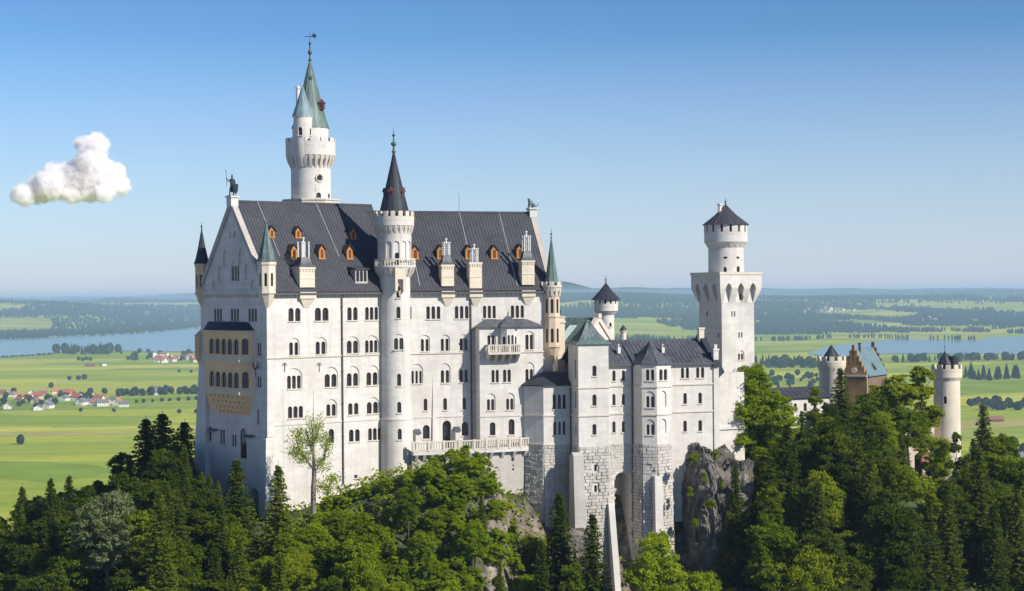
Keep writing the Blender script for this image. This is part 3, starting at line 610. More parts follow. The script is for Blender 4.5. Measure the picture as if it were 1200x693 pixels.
# chimneys standing on the eaves
def chimney(F, px, pw, pzb, pzt, ptop, brk, mt=M_turret, roofed=True, posts=4):
    pl = F.front(-.3); u = pl.r(px, 3); hw = pw / 2 * 270 / FPX / F.c
    zb, zt, zc = pl.z(px, pzb), pl.z(px, pzt), pl.z(px, ptop); y0 = -.35; D = hw * 1.7
    m = MB(F.M); m.box(u - hw, u + hw, y0, y0 + D, zb, zt); m.box(u - hw - .1, u + hw + .1, y0 - .1, y0 + D + .1, zt - .35, zt, 0); m.box(u - hw - .06, u + hw + .06, y0 - .06, y0 + D + .06, zb + (zt - zb) * .42, zb + (zt - zb) * .42 + .14)
    for i in range(5):
        x = u - hw + (i + .5) * 2 * hw / 5; m.box(x - .1, x + .1, y0 - .09, y0, zt - .7, zt - .36)
    # bracket under the eaves
    m.hexa([(u - hw * .35, -.05, EAVE - 2.6), (u + hw * .35, -.05, EAVE - 2.6), (u + hw * .35, .1, EAVE - 2.6), (u - hw * .35, .1, EAVE - 2.6)], [(u - hw * .95, -.5, EAVE - 1.2), (u + hw * .95, -.5, EAVE - 1.2), (u + hw * .95, .1, EAVE - 1.2), (u - hw * .95, .1, EAVE - 1.2)])
    m.box(u - hw * 1.08, u + hw * 1.08, -.62, .1, EAVE - 1.21, EAVE - .2)
    o = m.build('chimney', mt, palace)
    cx = (u, y0 + D / 2); z = zt
    if roofed:
        r = MB(F.M); zz = zt + 1.5; r.loft([[(cx[0] + s * (hw + .15), cx[1] + t * (D / 2 + .15), zt + .002) for s, t in ((-1, -1), (1, -1), (1, 1), (-1, 1))], [(cx[0] + s * (hw * .78), cx[1] + t * D / 2 * .78, zt + .45) for s, t in ((-1, -1), (1, -1), (1, 1), (-1, 1))], [(cx[0] + s * hw * .55, cx[1] + t * D / 2 * .55, zz) for s, t in ((-1, -1), (1, -1), (1, 1), (-1, 1))]])
        r.build('chimney_roof', M_slate2, o); z = zz
    c = MB(F.M); k = .45; h = zc - z
    for s, t in ((-1, -1), (1, -1), (1, 1), (-1, 1)):
        a, b = cx[0] + s * hw * k, cx[1] + t * hw * k; top = z + h * .68
        c.box(a - .09, a + .09, b - .09, b + .09, z - .1, top); c.ball((a, b, top + .1), .17); c.ball((a, b, z + h * .42), .15)
    c.box(cx[0] - .1, cx[0] + .1, cx[1] - .1, cx[1] + .1, z - .1, z + h * .9); c.ball((cx[0], cx[1], z + h * .92), .22); c.ball((cx[0], cx[1], z + h * .72), .22)
    c.build('chimney_crown', M_pale, o)
chimney(F1, 360, 15.5, 337, 313, 277.5, 0); chimney(F2, 524.7, 14.5, 335.5, 310, 279, 0); chimney(F2, 557.5, 14.5, 338, 307.5, 285.5, 0, roofed=False); chimney(F2, 619, 15, 334, 305, 270, 0)
# turrets at the corners
def turret(c, r, zc0, zb, zt, ztip, mt, mroof, n=8, slit=True, crown=False, px=None):
    w = Wall(palace); w.b.lathe(c, [(.12, zc0), (r * .55, zc0 + (zb - zc0) * .4), (r * .6, zc0 + (zb - zc0) * .45), (r * .95, zb - .3), (r * 1.06, zb - .28), (r * 1.06, zb), (r, zb + .02), (r, zt - .6), (r * 1.1, zt - .45), (r * 1.1, zt)], n, 0, math.pi / n)
    if slit:
        for a in (-1.0, -.1, .75):
            N = Vector((math.sin(a), -math.cos(a), 0)); k = round((math.atan2(N.y, N.x)) / (2 * math.pi / n)) * 2 * math.pi / n
            N = Vector((math.cos(k), math.sin(k), 0)); P = Plane(Vector((c[0], c[1], 0)) + N * r * math.cos(math.pi / n), Vector((0, 0, 1)).cross(N))
            window(w, P, -.22, .22, zb + (zt - zb) * .18, zb + (zt - zb) * .62, 1, depth=.3, parent=None, sill=False)
    o = w.finish('turret', [mt])
    if crown:
        cm = MB(); merlon_ring(cm, c, r * 1.18, r * .95, zt, zt + .35, zt + .9, 9); cm.build('parapet', mt, o)
    s = MB(); spire(s, c, [(r * (1.16 if not crown else .95), zt + (.01 if not crown else .3)), (r * .9, zt + .7), (r * .5, zt + (ztip - zt) * .5), (.06, ztip)], n, 0, math.pi / n); finial(s, (c[0], c[1]), ztip, 1.3, .17); s.build('spire', mroof, o)
    return o
turret(F1.pt(.25, .3, 0), 1.38, -2.0, .9, 5.4, 11.0, M_turret, M_gdark)
turret(F1.pt(.2, W1 - .2, 0), 1.1, -1.6, .9, 5.5, 10.8, M_beige, M_dark)
tc = F2.pt(L2 - .1, -.1, 0)
def right_turret():
    w = Wall(palace); c = (tc.x, tc.y); r = 1.36
    w.b.lathe(c, [(.15, -11.3), (r * .6, -9.9), (r, -8.5), (r * 1.1, -8.45), (r * 1.1, -8.15), (r, -8.1), (r, -3.7), (r * 1.08, -3.6), (r * 1.08, -3.3), (r, -3.25), (r, .55), (r * 1.2, .95), (r * 1.2, 1.25)], 8, 0, math.pi / 8)
    for z in (-7.7, -2.9):
        for i in range(8):
            N = Vector((math.cos(i * math.pi / 4), math.sin(i * math.pi / 4), 0))
            if N.y > .3: continue
            P = Plane(tc + N * r * math.cos(math.pi / 8), Vector((0, 0, 1)).cross(N)); window(w, P, -.24, .24, z, z + 2.3, 1, depth=.3, sill=False)
    o = w.finish('turret', [M_ochre]); cm = MB(); merlon_ring(cm, c, r * 1.24, r * 1.0, 1.25, 1.6, 2.2, 8); cm.build('parapet', M_trim, o)
    corb = MB(); corbel_ring(corb, c, r, r * 1.2, -.2, 1.0, 12); corb.build('corbel_frieze', M_trim, o)
    s = MB(); spire(s, c, [(1.2, 1.3), (1.1, 2.2), (.55, 5.8), (.05, 9.2)], 8, 0, math.pi / 8); finial(s, c, 9.1, 1.7, .18); s.build('spire', M_green, o)
right_turret()
# loggia of the gable end
def loggia():
    p = 1.7; wa = F1.left(-p); r0f, r1f = wa.r(243.5, -8), wa.r(280.5, -8); w0f, w1f = -r0f, -r1f
    y_r = -gp.r(296.5, -8); y_l = W1 - .9
    foot = [(0, y_l), (-p, w0f), (-p, w1f), (0, y_r)]       # clockwise seen from above, left to right from outside
    def ft(e): return [(.05, y_l + e), (-p - e, w0f + e * .6), (-p - e, w1f - e * .6), (.05, y_r - e)]
    for z0, z1 in ((-9.2, -5.15), (-14.3, -9.7)):
        w = Wall(palace, F1.M); w.b.prism(ft(0), z0, z1)
        P = F1.left(-p); LA = w0f - w1f; n = 5; a0 = -w0f
        zs, zt = z0 + .55, z0 + 2.95
        for i in range(n):
            c = a0 + .25 + (LA - .3) * (i + .5) / n; hwid = (LA - .3) / n * .42; window(w, P, c - hwid, c + hwid, zs, zt, 1, depth=.34, sill=False)
        A, B = F1.pt(-p, w1f, 0), F1.pt(0, y_r, 0); Q = Plane(A, B - A); LQ = (B - A).length
        window(w, Q, LQ * .42 - .5, LQ * .42 + .5, zs, zt + .1, 1, depth=.4, sill=False)
        o = w.finish('loggia', [M_loggia])
        for i in range(1, n):
            cm = MB()
            c = a0 + .25 + (LA - .3) * i / n; q = P.p(c, 0, .02); cm.lathe(q, [(.15, zs), (.15, zs + .15), (.09, zs + .2), (.085, zt - .75), (.15, zt - .55), (.17, zt - .4)], 8)
            cm.build('column', M_turret, o)
    m = MB(F1.M)
    for z0, z1, e in ((-5.25, -4.98, .22), (-9.25, -8.95, .12), (-9.72, -9.42, .2), (-9.45, -9.2, .05), (-14.35, -14.05, .1), (-14.75, -14.33, .24)): m.prism(ft(e), z0, z1)
    m.build('cornice', M_turret, palace)
    rf = MB(F1.M); rf.prism(ft(.4), -4.98, -3.7, 0, [(.05, y_l - 1.2), (-.5, w0f - 1.2), (-.5, w1f + 1.2), (.05, y_r + 1.2)]); rf.build('loggia_roof', M_dark, palace)
    # corbelled underside: three stepped rows of little arches
    k = MB(F1.M); f3 = [(.05, y_l - 1.6), (-.05, w0f - .9), (-.05, w1f + .6), (.05, y_r + .9)]
    def lf(t): return [(a[0] * (1 - t) + b[0] * t, a[1] * (1 - t) + b[1] * t) for a, b in zip(ft(.05), f3)]
    lv = 4
    for j in range(lv):
        t0, t1 = j / lv, (j + 1) / lv; zt_, zb_ = -14.75 - 3.3 * t0, -14.75 - 3.3 * t1
        k.prism(lf(t1), zb_, zt_, 0, lf(t1 * .85 + t0 * .15))
        fo, fi = lf(t0), lf(t1)
        for (A, B), (A2, B2), n in (((fo[1], fo[2]), (fi[1], fi[2]), 7), ((fo[2], fo[3]), (fi[2], fi[3]), 3)):
            for i in range(n + 1):
                s = i / n; q = (A[0] + (B[0] - A[0]) * s, A[1] + (B[1] - A[1]) * s); q2 = (A2[0] + (B2[0] - A2[0]) * s, A2[1] + (B2[1] - A2[1]) * s)
                d = Vector((B[0] - A[0], B[1] - A[1], 0)).normalized() * .13; nn = Vector((d.y, -d.x, 0)).normalized()
                if nn.x > 0: nn = -nn
                a = Vector((q[0], q[1], 0)); b = Vector((q2[0], q2[1], 0)); bk = -nn * .9
                k.hexa([b - d + Vector((0, 0, zb_)), b + d + Vector((0, 0, zb_)), b + d + bk + Vector((0, 0, zb_)), b - d + bk + Vector((0, 0, zb_))], [a - d + Vector((0, 0, zt_)), a + d + Vector((0, 0, zt_)), a + d + bk + Vector((0, 0, zt_)), a - d + bk + Vector((0, 0, zt_))])
        k.prism(lf(t0 + .02), zt_ - .22, zt_ - .002, 0)
    k.build('corbel_base', M_loggia, palace)
    # pent hoods of the lower windows and a wrought lamp
    for a, b, z in ((248, 256, -20.7), (289, 299, -21.0)):
        h = MB(F1.M); y0, y1 = -gp.r(a, z), -gp.r(b, z); h.hexa([(-.9, y0, z - .3), (-.9, y1, z - .3), (.0, y1, z), (.0, y0, z)], [(-.9, y0, z - .18), (-.9, y1, z - .18), (.0, y1, z + .14), (.0, y0, z + .14)])
        h.build('pent_roof', M_slate2, palace)
    l = MB(F1.M); y = -gp.r(304, -10.5); l.tube([(0, y, -10.6), (-.6, y, -10.6)], .06, 6); l.lathe((-.7, y), [(.05, -9.6), (.34, -9.7), (.4, -10.2), (.3, -10.7), (.1, -10.9), (.06, -12)], 8); l.build('wall_lamp', M_pipe, palace)
    # small half-round bay on the far corner
    b = MB(F1.M); b.lathe((.2, W1 + .4), [(.1, -11), (.9, -9.6), (1.0, -9.3), (1.0, -6.2), (1.1, -6.0), (.05, -5.0)], 8); b.build('corner_bay', M_beige, palace)
loggia()
# iron wall anchors
for px in (333.5, 374): 
    an = MB(F1.M); x, z = fp.hit(px, 429); an.box(x - .06, x + .06, -.07, -.02, z - .9, z + .5); an.box(x - .45, x + .45, -.07, -.02, z + .1, z + .22); an.box(x - .3, x + .3, -.068, -.02, z + .38, z + .48)
    an.build('wall_anchor', M_pipe, palace)
# small hooded lamp houses by the terrace doors
for px, z0 in ((535, -22.4), (488.5, -22.6)):
    hd = MB(F2.M); x = fq.r(px, z0); hd.box(x - .38, x + .38, -.8, .02, -24.3, z0 + .85, 1); hd.hexa([(x - .5, -1.05, z0 + .8), (x + .5, -1.05, z0 + .8), (x + .5, .0, z0 + 1.35), (x - .5, .0, z0 + 1.35)], [(x - .5, -1.05, z0 + .9), (x + .5, -1.05, z0 + .9), (x + .5, .0, z0 + 1.5), (x - .5, .0, z0 + 1.5)], 0)
    hd.build('entrance_hood', [M_slate2, M_white], palace)
# ---- stair tower at the bend
def stair_tower():
    c3 = at(463.5, 420, 269.6); c = (c3.x, c3.y); w = Wall(palace); r = 2.42
    w.b.lathe(c, [(2.75, BASE), (2.62, BAND - .35), (2.7, BAND - .3), (2.7, BAND), (2.5, BAND + .02), (r, STRING - .3), (r, 3.3), (2.6, 3.45), (2.75, 4.0), (3.1, 4.35), (3.3, 4.6), (3.3, 4.85), (2.68, 4.86), (2.68, 10.4), (2.72, 10.5), (3.05, 11.1), (3.12, 11.15), (3.12, 11.9), (2.6, 11.9)], 40)
    P = lambda px, z, rr=r: cyl_plane(c, rr, px, z)
    for px, z0, z1, rr in ((467, -.2, 1.6, r), (467, -3.4, -1.6, r), (467.7, -14, -12.1, r), (468, -18.2, -16.5, 2.5), (468.5, -22.4, -20.7, 2.64)):
        window(w, P(px, z0, rr), -.32, .32, z0, z1, 1, depth=.4)
    window(w, P(467.5, -8, r), -.75, .75, -8.3, -6.5, 2, -5.9, gap=.22, depth=.3)
    for k in range(-3, 4):
        a = k * .46 + .18; N = Vector((math.sin(a), -math.cos(a), 0)); Q = Plane(Vector((*c, 0)) + N * 2.68, Vector((0, 0, 1)).cross(N))
        arch_prism(w.c1, Q, 0, 5.6, arch_pts(.95, 3.1, 10), .5, -.2)
    Q = P(465.5, 6, 2.68); window(w, Q, -.36, .36, 4.9, 6.9, 1, depth=.6, sill=False)
    o = w.finish('stair_tower', [M_white])
    m = MB(); corbel_ring(m, c, 2.42, 3.25, 3.0, 4.6, 22); m.build('corbel_frieze', M_trim, o); m = MB(); corbel_ring(m, c, 2.68, 3.08, 9.9, 11.15, 22); m.build('corbel_frieze', M_trim, o)
    m = MB(); m.lathe(c, [(3.28, 5.75), (3.28, 5.95), (3.06, 5.95), (3.06, 5.75)], 40, 0, loop=True)
    for i in range(44):
        a = 2 * math.pi * i / 44; q = (c[0] + 3.17 * math.cos(a), c[1] + 3.17 * math.sin(a)); k = 1.5 if i % 6 == 0 else 1
        m.lathe(q, [(.1 * k, 4.84), (.06 * k, 5.1), (.1 * k, 5.4), (.07 * k, 5.78)], 6)
    m.build('balustrade', M_trim, o)
    m = MB(); merlon_ring(m, c, 3.14, 2.72, 11.88, 12.6, 13.4, 16); m.build('parapet', M_trim, o)
    s = MB(); spire(s, c, [(2.5, 11.95), (2.42, 12.8), (1.25, 17.6), (.5, 20.8), (.14, 22.6)], 16); s.lathe(c, [(.14, 22.4), (.2, 22.6), (.35, 22.9), (.15, 23.2), (.15, 23.7), (.45, 24.0), (.45, 24.25), (.12, 24.5), (.1, 25.2), (.3, 25.5), (.08, 25.7), (.03, 26.6)], 10, 1); s.build('spire', [M_dark, M_gdark], o)
    for a in (-1.9, -.25, 1.15):
        N = Vector((math.sin(a), -math.cos(a), 0)); Rr = Vector((0, 0, 1)).cross(N); q = Vector((*c, 0)) + N * 1.35
        d = MB(Matrix(((Rr.x, -N.x, 0, q.x), (Rr.y, -N.y, 0, q.y), (0, 0, 1, 15.6), (0, 0, 0, 1))))
        d.box(-.38, .38, -.35, .9, 0, .95); d.loft([[(-.55, -.5, .9), (.55, -.5, .9), (0, -.5, 1.6)], [(-.55, 1.2, .9), (.55, 1.2, .9), (0, 1.2, 1.6)]]); d.box(-.2, .2, -.37, -.3, .15, .8, 1); d.build('dormer', [M_redd, M_glass], o)
    # garderobe box below the gallery
    q = P(467.8, 2, r); b = MB(); 
    def qb(x0, x1, n0, n1, z0, z1, m=0): b.hexa([q.p(x0, z0, n0), q.p(x1, z0, n0), q.p(x1, z0, n1), q.p(x0, z0, n1)], [q.p(x0, z1, n0), q.p(x1, z1, n0), q.p(x1, z1, n1), q.p(x0, z1, n1)], m)
    qb(-.85, .85, .75, -.4, 2.7, 4.9); qb(-.85, -.45, .75, -.4, .9, 2.7); qb(.45, .85, .75, -.4, .9, 2.7)
    b.lathe(q.p(0, 0, .1), [(.05, 0), (.4, .9)], 4); b.build('oriel', M_turret, o)
M_redd = flat('spire_dormer_copper', (.16, .06, .045), .6)
stair_tower()
# ---- terrace on corbels before the right half
def terrace():
    Zf = -24.3; zr = -22.75; T = -4.6; pl = F2.front(T); u0, u1 = pl.r(484.5, -23), pl.r(556, -23); q = F2.front(BW - .35); ue = q.r(636, -22.5)
    path = [(u0, T)] + [(u0 + (u1 - u0) * i / 4, T) for i in (1, 2, 3, 4)]
    for i in range(1, 7):
        t = i / 6; path.append((u1 + (ue - u1) * t, T + (BW - .6 - T) * t ** 1.7))
    m = MB(F2.M); poly = path + [(ue, .5), (u0, .5)]
    m.prism(poly, Zf - .55, Zf); m.build('terrace_floor', M_concrete, palace)
    m = MB(F2.M); wp = [(x, y + .75) for x, y in path] + [(ue, .5), (u0, .5)]
    m.prism([(x, y + (0 if y > 0 else .0)) for x, y in wp], -46, Zf - .54); m.build('retaining_wall', M_gray, palace)
    b = MB(F2.M)
    def seg(A, B):
        A = Vector((*A, 0)); B = Vector((*B, 0)); d = (B - A); L = d.length; d.normalize(); n = Vector((d.y, -d.x, 0))
        def bx(t0, t1, o0, o1, z0, z1): b.hexa([A + d * t + n * o + Vector((0, 0, z0)) for t, o in ((t0, o1), (t1, o1), (t1, o0), (t0, o0))], [A + d * t + n * o + Vector((0, 0, z1)) for t, o in ((t0, o1), (t1, o1), (t1, o0), (t0, o0))])
        bx(0, L, -.32, .04, zr - .2, zr); bx(0, L, -.3, .02, Zf - .01, Zf + .2); bx(-.2, .2, -.4, .08, Zf - .01, zr + .08)
        k = max(2, int(L / .42))
        for i in range(k):
            t = .3 + (L - .4) * (i + .5) / k; bx(t - .09, t + .09, -.24, -.04, Zf + .19, zr - .19)
        kc = max(1, int(L / 1.1))
        for i in range(kc):
            t = L * (i + .5) / kc; lo = [A + d * x + n * o + Vector((0, 0, Zf - 1.5)) for x, o in ((t - .22, -.6), (t + .22, -.6), (t + .22, -.9), (t - .22, -.9))]; hi = [A + d * x + n * o + Vector((0, 0, Zf - .54)) for x, o in ((t - .22, .0), (t + .22, .0), (t + .22, -.9), (t - .22, -.9))]
            b.hexa(lo, hi)
    for A, B in zip(path[:-1], path[1:]): seg(A, B)
    seg((u0, -.2), (u0, T)) if False else None
    b.build('terrace_balustrade', M_trim, palace)
    # drain holes in the retaining wall
    h = MB(F2.M)
    for px, py, s in ((601, 538.5, .22), (601.5, 550, .13), (601.5, 545.5, .1)):
        pp = F2.front(-3.4); u, z = pp.hit(px, py); tt = max(0, (u - u1) / (ue - u1)); yw = T + (BW - .6 - T) * tt ** 1.7 + .75
        h.box(u - s, u + s, yw - .06, yw + .5, z - s * 1.1, z + s * 1.1)
    h.build('drain_hole', M_glass, palace)
terrace()
# ------------------------------------------------------------------ tall round tower behind the palace
def main_tower():
    Y = 285; c3 = at(364.6, 230, Y); c = (c3.x, c3.y); z = lambda py, Yq=Y: at(364, py, Yq).z
    t = thing('round_tower', 'tallest white round tower with pointed green copper spire, rising behind the palace roof', 'tower', (c[0], c[1], -30))
    r = 3.32; zc0, zc1, zp, zt = z(198), z(184), z(167.5), z(163)
    w = Wall(t); w.b.lathe(c, [(r + .1, -30), (r, z(234)), (r, zc1), (4.15, zc1 + .1), (4.15, zc1 + 1.9), (3.0, zc1 + 1.92), (3.0, z(150.5))], 44)
    Q = cyl_plane(c, r, 374, z(210)); window(w, Q, -.42, .42, z(210) - .42, z(210) + .42, 1, depth=.3, sill=False)
    Q = cyl_plane(c, r, 373.5, z(230)); window(w, Q, -.42, .42, z(233.2), z(227), 1, depth=.4, sill=False)
    Q = cyl_plane(c, r, 385.5, z(230)); window(w, Q, -.42, .42, z(233.2), z(227.5), 1, depth=.4, sill=False)
    w.finish('shaft', [M_white])
    # round frame of the oculus
    q = cyl_plane(c, r, 374, z(210)); m = MB(); ri = [q.p(.62 * math.cos(a), z(210) + .62 * math.sin(a), .06) for a in [i * math.pi / 10 for i in range(20)]]; m.tube(ri + [ri[0]], .1, 6); m.build('window_surround', M_trim, t)
    b = MB(); b.lathe(c, [(5.0, -30), (5.0, z(236.3)), (5.15, z(236.2)), (5.15, z(234.6)), (3.2, z(234.2))], 8, 0, math.pi / 8 + .2); b.build('plinth', M_trim, t)
    m = MB(); corbel_ring(m, c, r, 4.13, zc0, zc1 + .1, 26, frac=.5); m.build('corbel_frieze', M_trim, t)
    m = MB(); merlon_ring(m, c, 4.18, 3.75, zc1 + 1.6, zp, zt, 14); m.build('parapet', M_white, t)
    s = MB(); zs, ze = z(151), z(71.5)
    spire(s, c, [(3.15, zs), (2.9, zs + .7), (1.95, zs + 3.9), (1.45, zs + 6.0), (.75, zs + 8.8), (.12, ze)], 16); o = s.build('spire', M_green, t)
    f = MB(); f.lathe(c, [(.12, ze - .2), (.3, ze + .1), (.12, ze + .5), (.12, ze + 1.0), (.36, ze + 1.3), (.36, ze + 1.5), (.12, ze + 1.9), (.1, ze + 2.6), (.24, ze + 2.9), (.05, ze + 3.2), (.035, z(36.5))], 10)
    zv = z(43); f.box(c[0] - .9, c[0] + .9, c[1] - .03, c[1] + .03, zv - .05, zv + .05); f.loft([[(c[0] + .25, c[1] - .03, zv + .05), (c[0] + 1.0, c[1] - .03, zv - .3), (c[0] + 1.1, c[1] - .03, zv + .3), (c[0] + .6, c[1] - .03, zv + .55)], [(c[0] + .25, c[1] + .03, zv + .05), (c[0] + 1.0, c[1] + .03, zv - .3), (c[0] + 1.1, c[1] + .03, zv + .3), (c[0] + .6, c[1] + .03, zv + .55)]])
    f.build('weather_vane', M_bronze, t)
    q = at(377.3, 126, Y - 1.0); d = MB(Matrix.Translation(q)); d.box(-.4, .42, -.5, .7, -.3, .75); d.loft([[(-.6, -.6, .7), (.6, -.6, .7), (0, -.6, 1.4)], [(-.6, 1, .7), (.6, 1, .7), (0, 1, 1.4)]]); d.box(-.2, .2, -.53, -.45, -.1, .6, 1); d.build('dormer', [M_redd, M_glass], t)
    q = at(364.5, 92, Y - .7); d = MB(Matrix.Translation(q)); d.box(-.2, .2, -.3, .5, -.2, .3); d.build('dormer', M_gdark, t)
    # side turret
    k = at(355, 150, Y - 2.6); kc = (k.x, k.y); zz = lambda py: at(355, py, Y - 2.6).z
    w = Wall(t); w.b.lathe(kc, [(.15, zz(199)), (.8, zz(195.5)), (.85, zz(194)), (1.2, zz(189)), (1.25, zz(187)), (1.55, zz(182)), (1.56, zz(138)), (1.68, zz(137.5)), (1.68, zz(136))], 24)
    window(w, cyl_plane(kc, 1.56, 351.8, zz(155)), -.34, .34, zz(159.5), zz(150), 1, depth=.4); window(w, cyl_plane(kc, 1.56, 364, zz(155)), -.2, .2, zz(159), zz(151), 1, depth=.3)
    o = w.finish('side_turret', [M_white]); s = MB(); spire(s, kc, [(1.75, zz(136.6)), (1.6, zz(133.5)), (.95, zz(120.5)), (.4, zz(109)), (.06, zz(101.5))], 12); s.build('spire', M_teal, o); f = MB(); finial(f, kc, zz(101.6), .8, .1); f.build('finial', M_pale, o)
    k = at(349.3, 130, Y - .6); p = MB(); za, zb = at(349, 150, Y).z, at(349, 102, Y).z; p.lathe((k.x, k.y), [(.33, za), (.33, zb - .4), (.42, zb - .38), (.42, zb - .1), (.25, zb - .08), (.25, zb + .1)], 10); p.build('chimney', M_pale, t)
main_tower()

# ------------------------------------------------------------------ rough-faced masonry made of single blocks
def rustic(mb, quad, bw=1.0, bh=.52, out=.15, seed=1, m=0, skip=None):
    """quad: bottom-left, bottom-right, top-right, top-left (world), seen from outside"""
    bl, br, tr, tl = map(Vector, quad); n = (br - bl).cross(tl - bl).normalized(); rr = random.Random(seed)
    H = ((tl - bl).length + (tr - br).length) / 2; rows = max(1, round(H / bh))
    def P(s, t): return (bl.lerp(br, s)).lerp(tl.lerp(tr, s), t)
    for i in range(rows):
        t0, t1 = i / rows, (i + .935) / rows; Lr = (P(1, t0) - P(0, t0)).length; s = 0
        while s < 1 - 1e-4:
            w = bw * rr.uniform(.6, 1.5) / Lr; e = min(1, s + w)
            if 1 - e < .35 * bw / Lr: e = 1
            d = out * rr.uniform(.15, 1.0) + (out * .9 if rr.random() < .12 else 0); g = .024 / Lr
            c = P((s + e) / 2, (t0 + t1) / 2)
            if not (skip and skip(c)):
                a = [P(s + g, t0), P(e - g, t0), P(e - g, t1), P(s + g, t1)]; ins = .14
                cc = sum(a, Vector()) / 4
                b = [p.lerp(cc, ins) + n * (d * rr.uniform(.6, 1.2)) for p in a]
                mb.add(a + b, [[4, 5, 6, 7], [0, 1, 5, 4], [1, 2, 6, 5], [2, 3, 7, 6], [3, 0, 4, 7]], m)
            s = e
# ------------------------------------------------------------------ lower residence wing on the cliff, right of the palace
BZ = -24.0; LOW = -58.0; S1, S2 = -14.6, -19.05
def wing():
    t = thing('residence_wing', 'lower white castle wing with grey roofs on tall rough stone base right of palace', 'castle wing', F2.pt(14, -6, -40) + Vector((0, 0, 0)))
    A0, T0, B0, Rr0 = -8.2, -9.2, -10.2, -7.2
    MID = -6.6
    rs = MB()
    def base_quad(A, B, z0, z1, batter, seed, **k):      # A,B local (u,w); battered outward at the bottom
        pa, pb = F2.pt(*A, 0), F2.pt(*B, 0); d = (pb - pa).normalized(); n = d.cross(Vector((0, 0, 1)))
        rustic(rs, [pa + n * (batter + .01) + Vector((0, 0, z0)), pb + n * (batter + .01) + Vector((0, 0, z0)), pb + n * .01 + Vector((0, 0, z1)), pa + n * .01 + Vector((0, 0, z1))], seed=seed, **k)
    def sc(segs, zs, par=t):
        for z in zs: course(F2, segs, z, .34, .15, M_trim, par)
    # -- apse-like polygon beside the palace bay
    pa = F2.front(-5.6); ax0, ax1 = pa.r(637, -20), pa.r(672, -20)
    ap = [(ax0 - 2.3, -.5), (ax0 - 2.3, -3.1), (ax0, -5.6), (ax1 + .6, -5.6), (ax1 + .6, -.5)]
    w = Wall(t, F2.M); w.b.prism(ap, LOW, -14.45)
    Pf = F2.front(-5.6)
    pwin(w, Pf, 648.2, 663.5, (-18.2, -15.9), 3, -15.1, gap=.28); pwin(w, Pf, 649.3, 662.8, (-22.3, -20.2), 3, -19.6, gap=.34, depth=.3)
    pwin(w, Pf, 660.5, 663.5, (-26.3, -25), 1, arch=False, frame=True, sill=False)
    w.finish('apse', [M_white])
    g = MB(F2.M); e = .35; g.prism([(ax0 - 2.3 - e, -.5), (ax0 - 2.3 - e, -3.1 - e * .6), (ax0 - e * .5, -5.6 - e), (ax1 + .3, -5.6 - e), (ax1 + .3, -.5)], -14.5, -14.3, 0)
    g.loft([[(ax0 - 2.3 - e, -.5, -14.3), (ax0 - 2.3 - e, -3.3, -14.3), (ax0 - e * .5, -5.95, -14.3), (ax1 + .3, -5.95, -14.3), (ax1 + .3, -.5, -14.3)], [(ax0 + .2, -.5, -12.4), (ax0 + .3, -1.9, -12.4), (ax0 + 1.2, -3.2, -12.4), (ax1 + .3, -3.2, -12.4), (ax1 + .3, -.5, -12.4)]]); g.build('apse_roof', M_dark, t)
    sc([(ap[1], ap[2]), (ap[2], ap[3])], (S2 - .05, BZ + .3))
    base_quad(ap[2], ap[3], LOW + 18, BZ, .35, 3, out=.1, bw=.85, bh=.45); base_quad(ap[1], ap[2], LOW + 18, BZ, .35, 4, out=.1, bw=.85, bh=.45)
    # -- square stair block with pyramid roof
    pt_ = F2.front(T0); x0, x1 = pt_.r(678, -18), pt_.r(713.6, -18); dpt = 4.6
    w = Wall(t, F2.M); w.b.box(x0, x1, T0, T0 + dpt, LOW, -7.75)
    for z in ((-12.9, -11.2), (-17.6, -15.8), (-22.2, -20.5)): pwin(w, pt_, 694.2, 699, z, 1)
    for z in ((-28, -26.9), (-31.3, -30.2)): pwin(w, pt_, 696.3, 699.6, z, 1, sill=False)
    pl_ = F2.left(x0)
    for z in ((-13.3, -10.2), (-17.9, -15.2), (-22.3, -20.2)): window(w, pl_, -T0 - .35 - 1.2, -T0 - .35 - .7, z[0], z[1], 1, depth=.2, sill=False)
    w.finish('stair_block', [M_white])
    cx, cyy = (x0 + x1) / 2, T0 + dpt / 2; hw, hd = (x1 - x0) / 2, dpt / 2
    rf = MB(F2.M); rr_ = [(1.16, 1.16, -7.85), (1.16, 1.16, -7.7), (.86, .86, -7.25), (.52, .52, -6.1), (.24, .24, -4.9), (.03, .03, -4.0)]
    rf.loft([[(cx + s * hw * a, cyy + q * hd * b, z) for s, q in ((-1, -1), (1, -1), (1, 1), (-1, 1))] for a, b, z in rr_])
    for s in range(-3, 4): rf.tube([(cx + s * hw * a / 3.05, cyy - hd * b - .0, z + .03) for a, b, z in rr_[2:]], .045, 4); rf.tube([(cx - hw * b, cyy + s * hd * a / 3.05, z + .03) for a, b, z in rr_[2:]], .045, 4)
    o = rf.build('pyramid_roof', M_gdark, t)
    sc([((x0, T0 + dpt), (x0, T0)), ((x0, T0), (x1, T0)), ((x1, T0), (x1, MID))], (S1, S2, ))
    sk = lambda q: abs(proj(q)[0] - 698) < 2.6 and (-28.2 < q.z < -26.7 or -31.5 < q.z < -30)
    base_quad((x0, T0), (x1, T0), LOW, BZ, 1.0, 5, skip=sk); base_quad((x0, T0 + 4), (x0, T0), LOW, BZ, .6, 6); base_quad((x1, T0), (x1, MID), LOW, BZ, .1, 16)
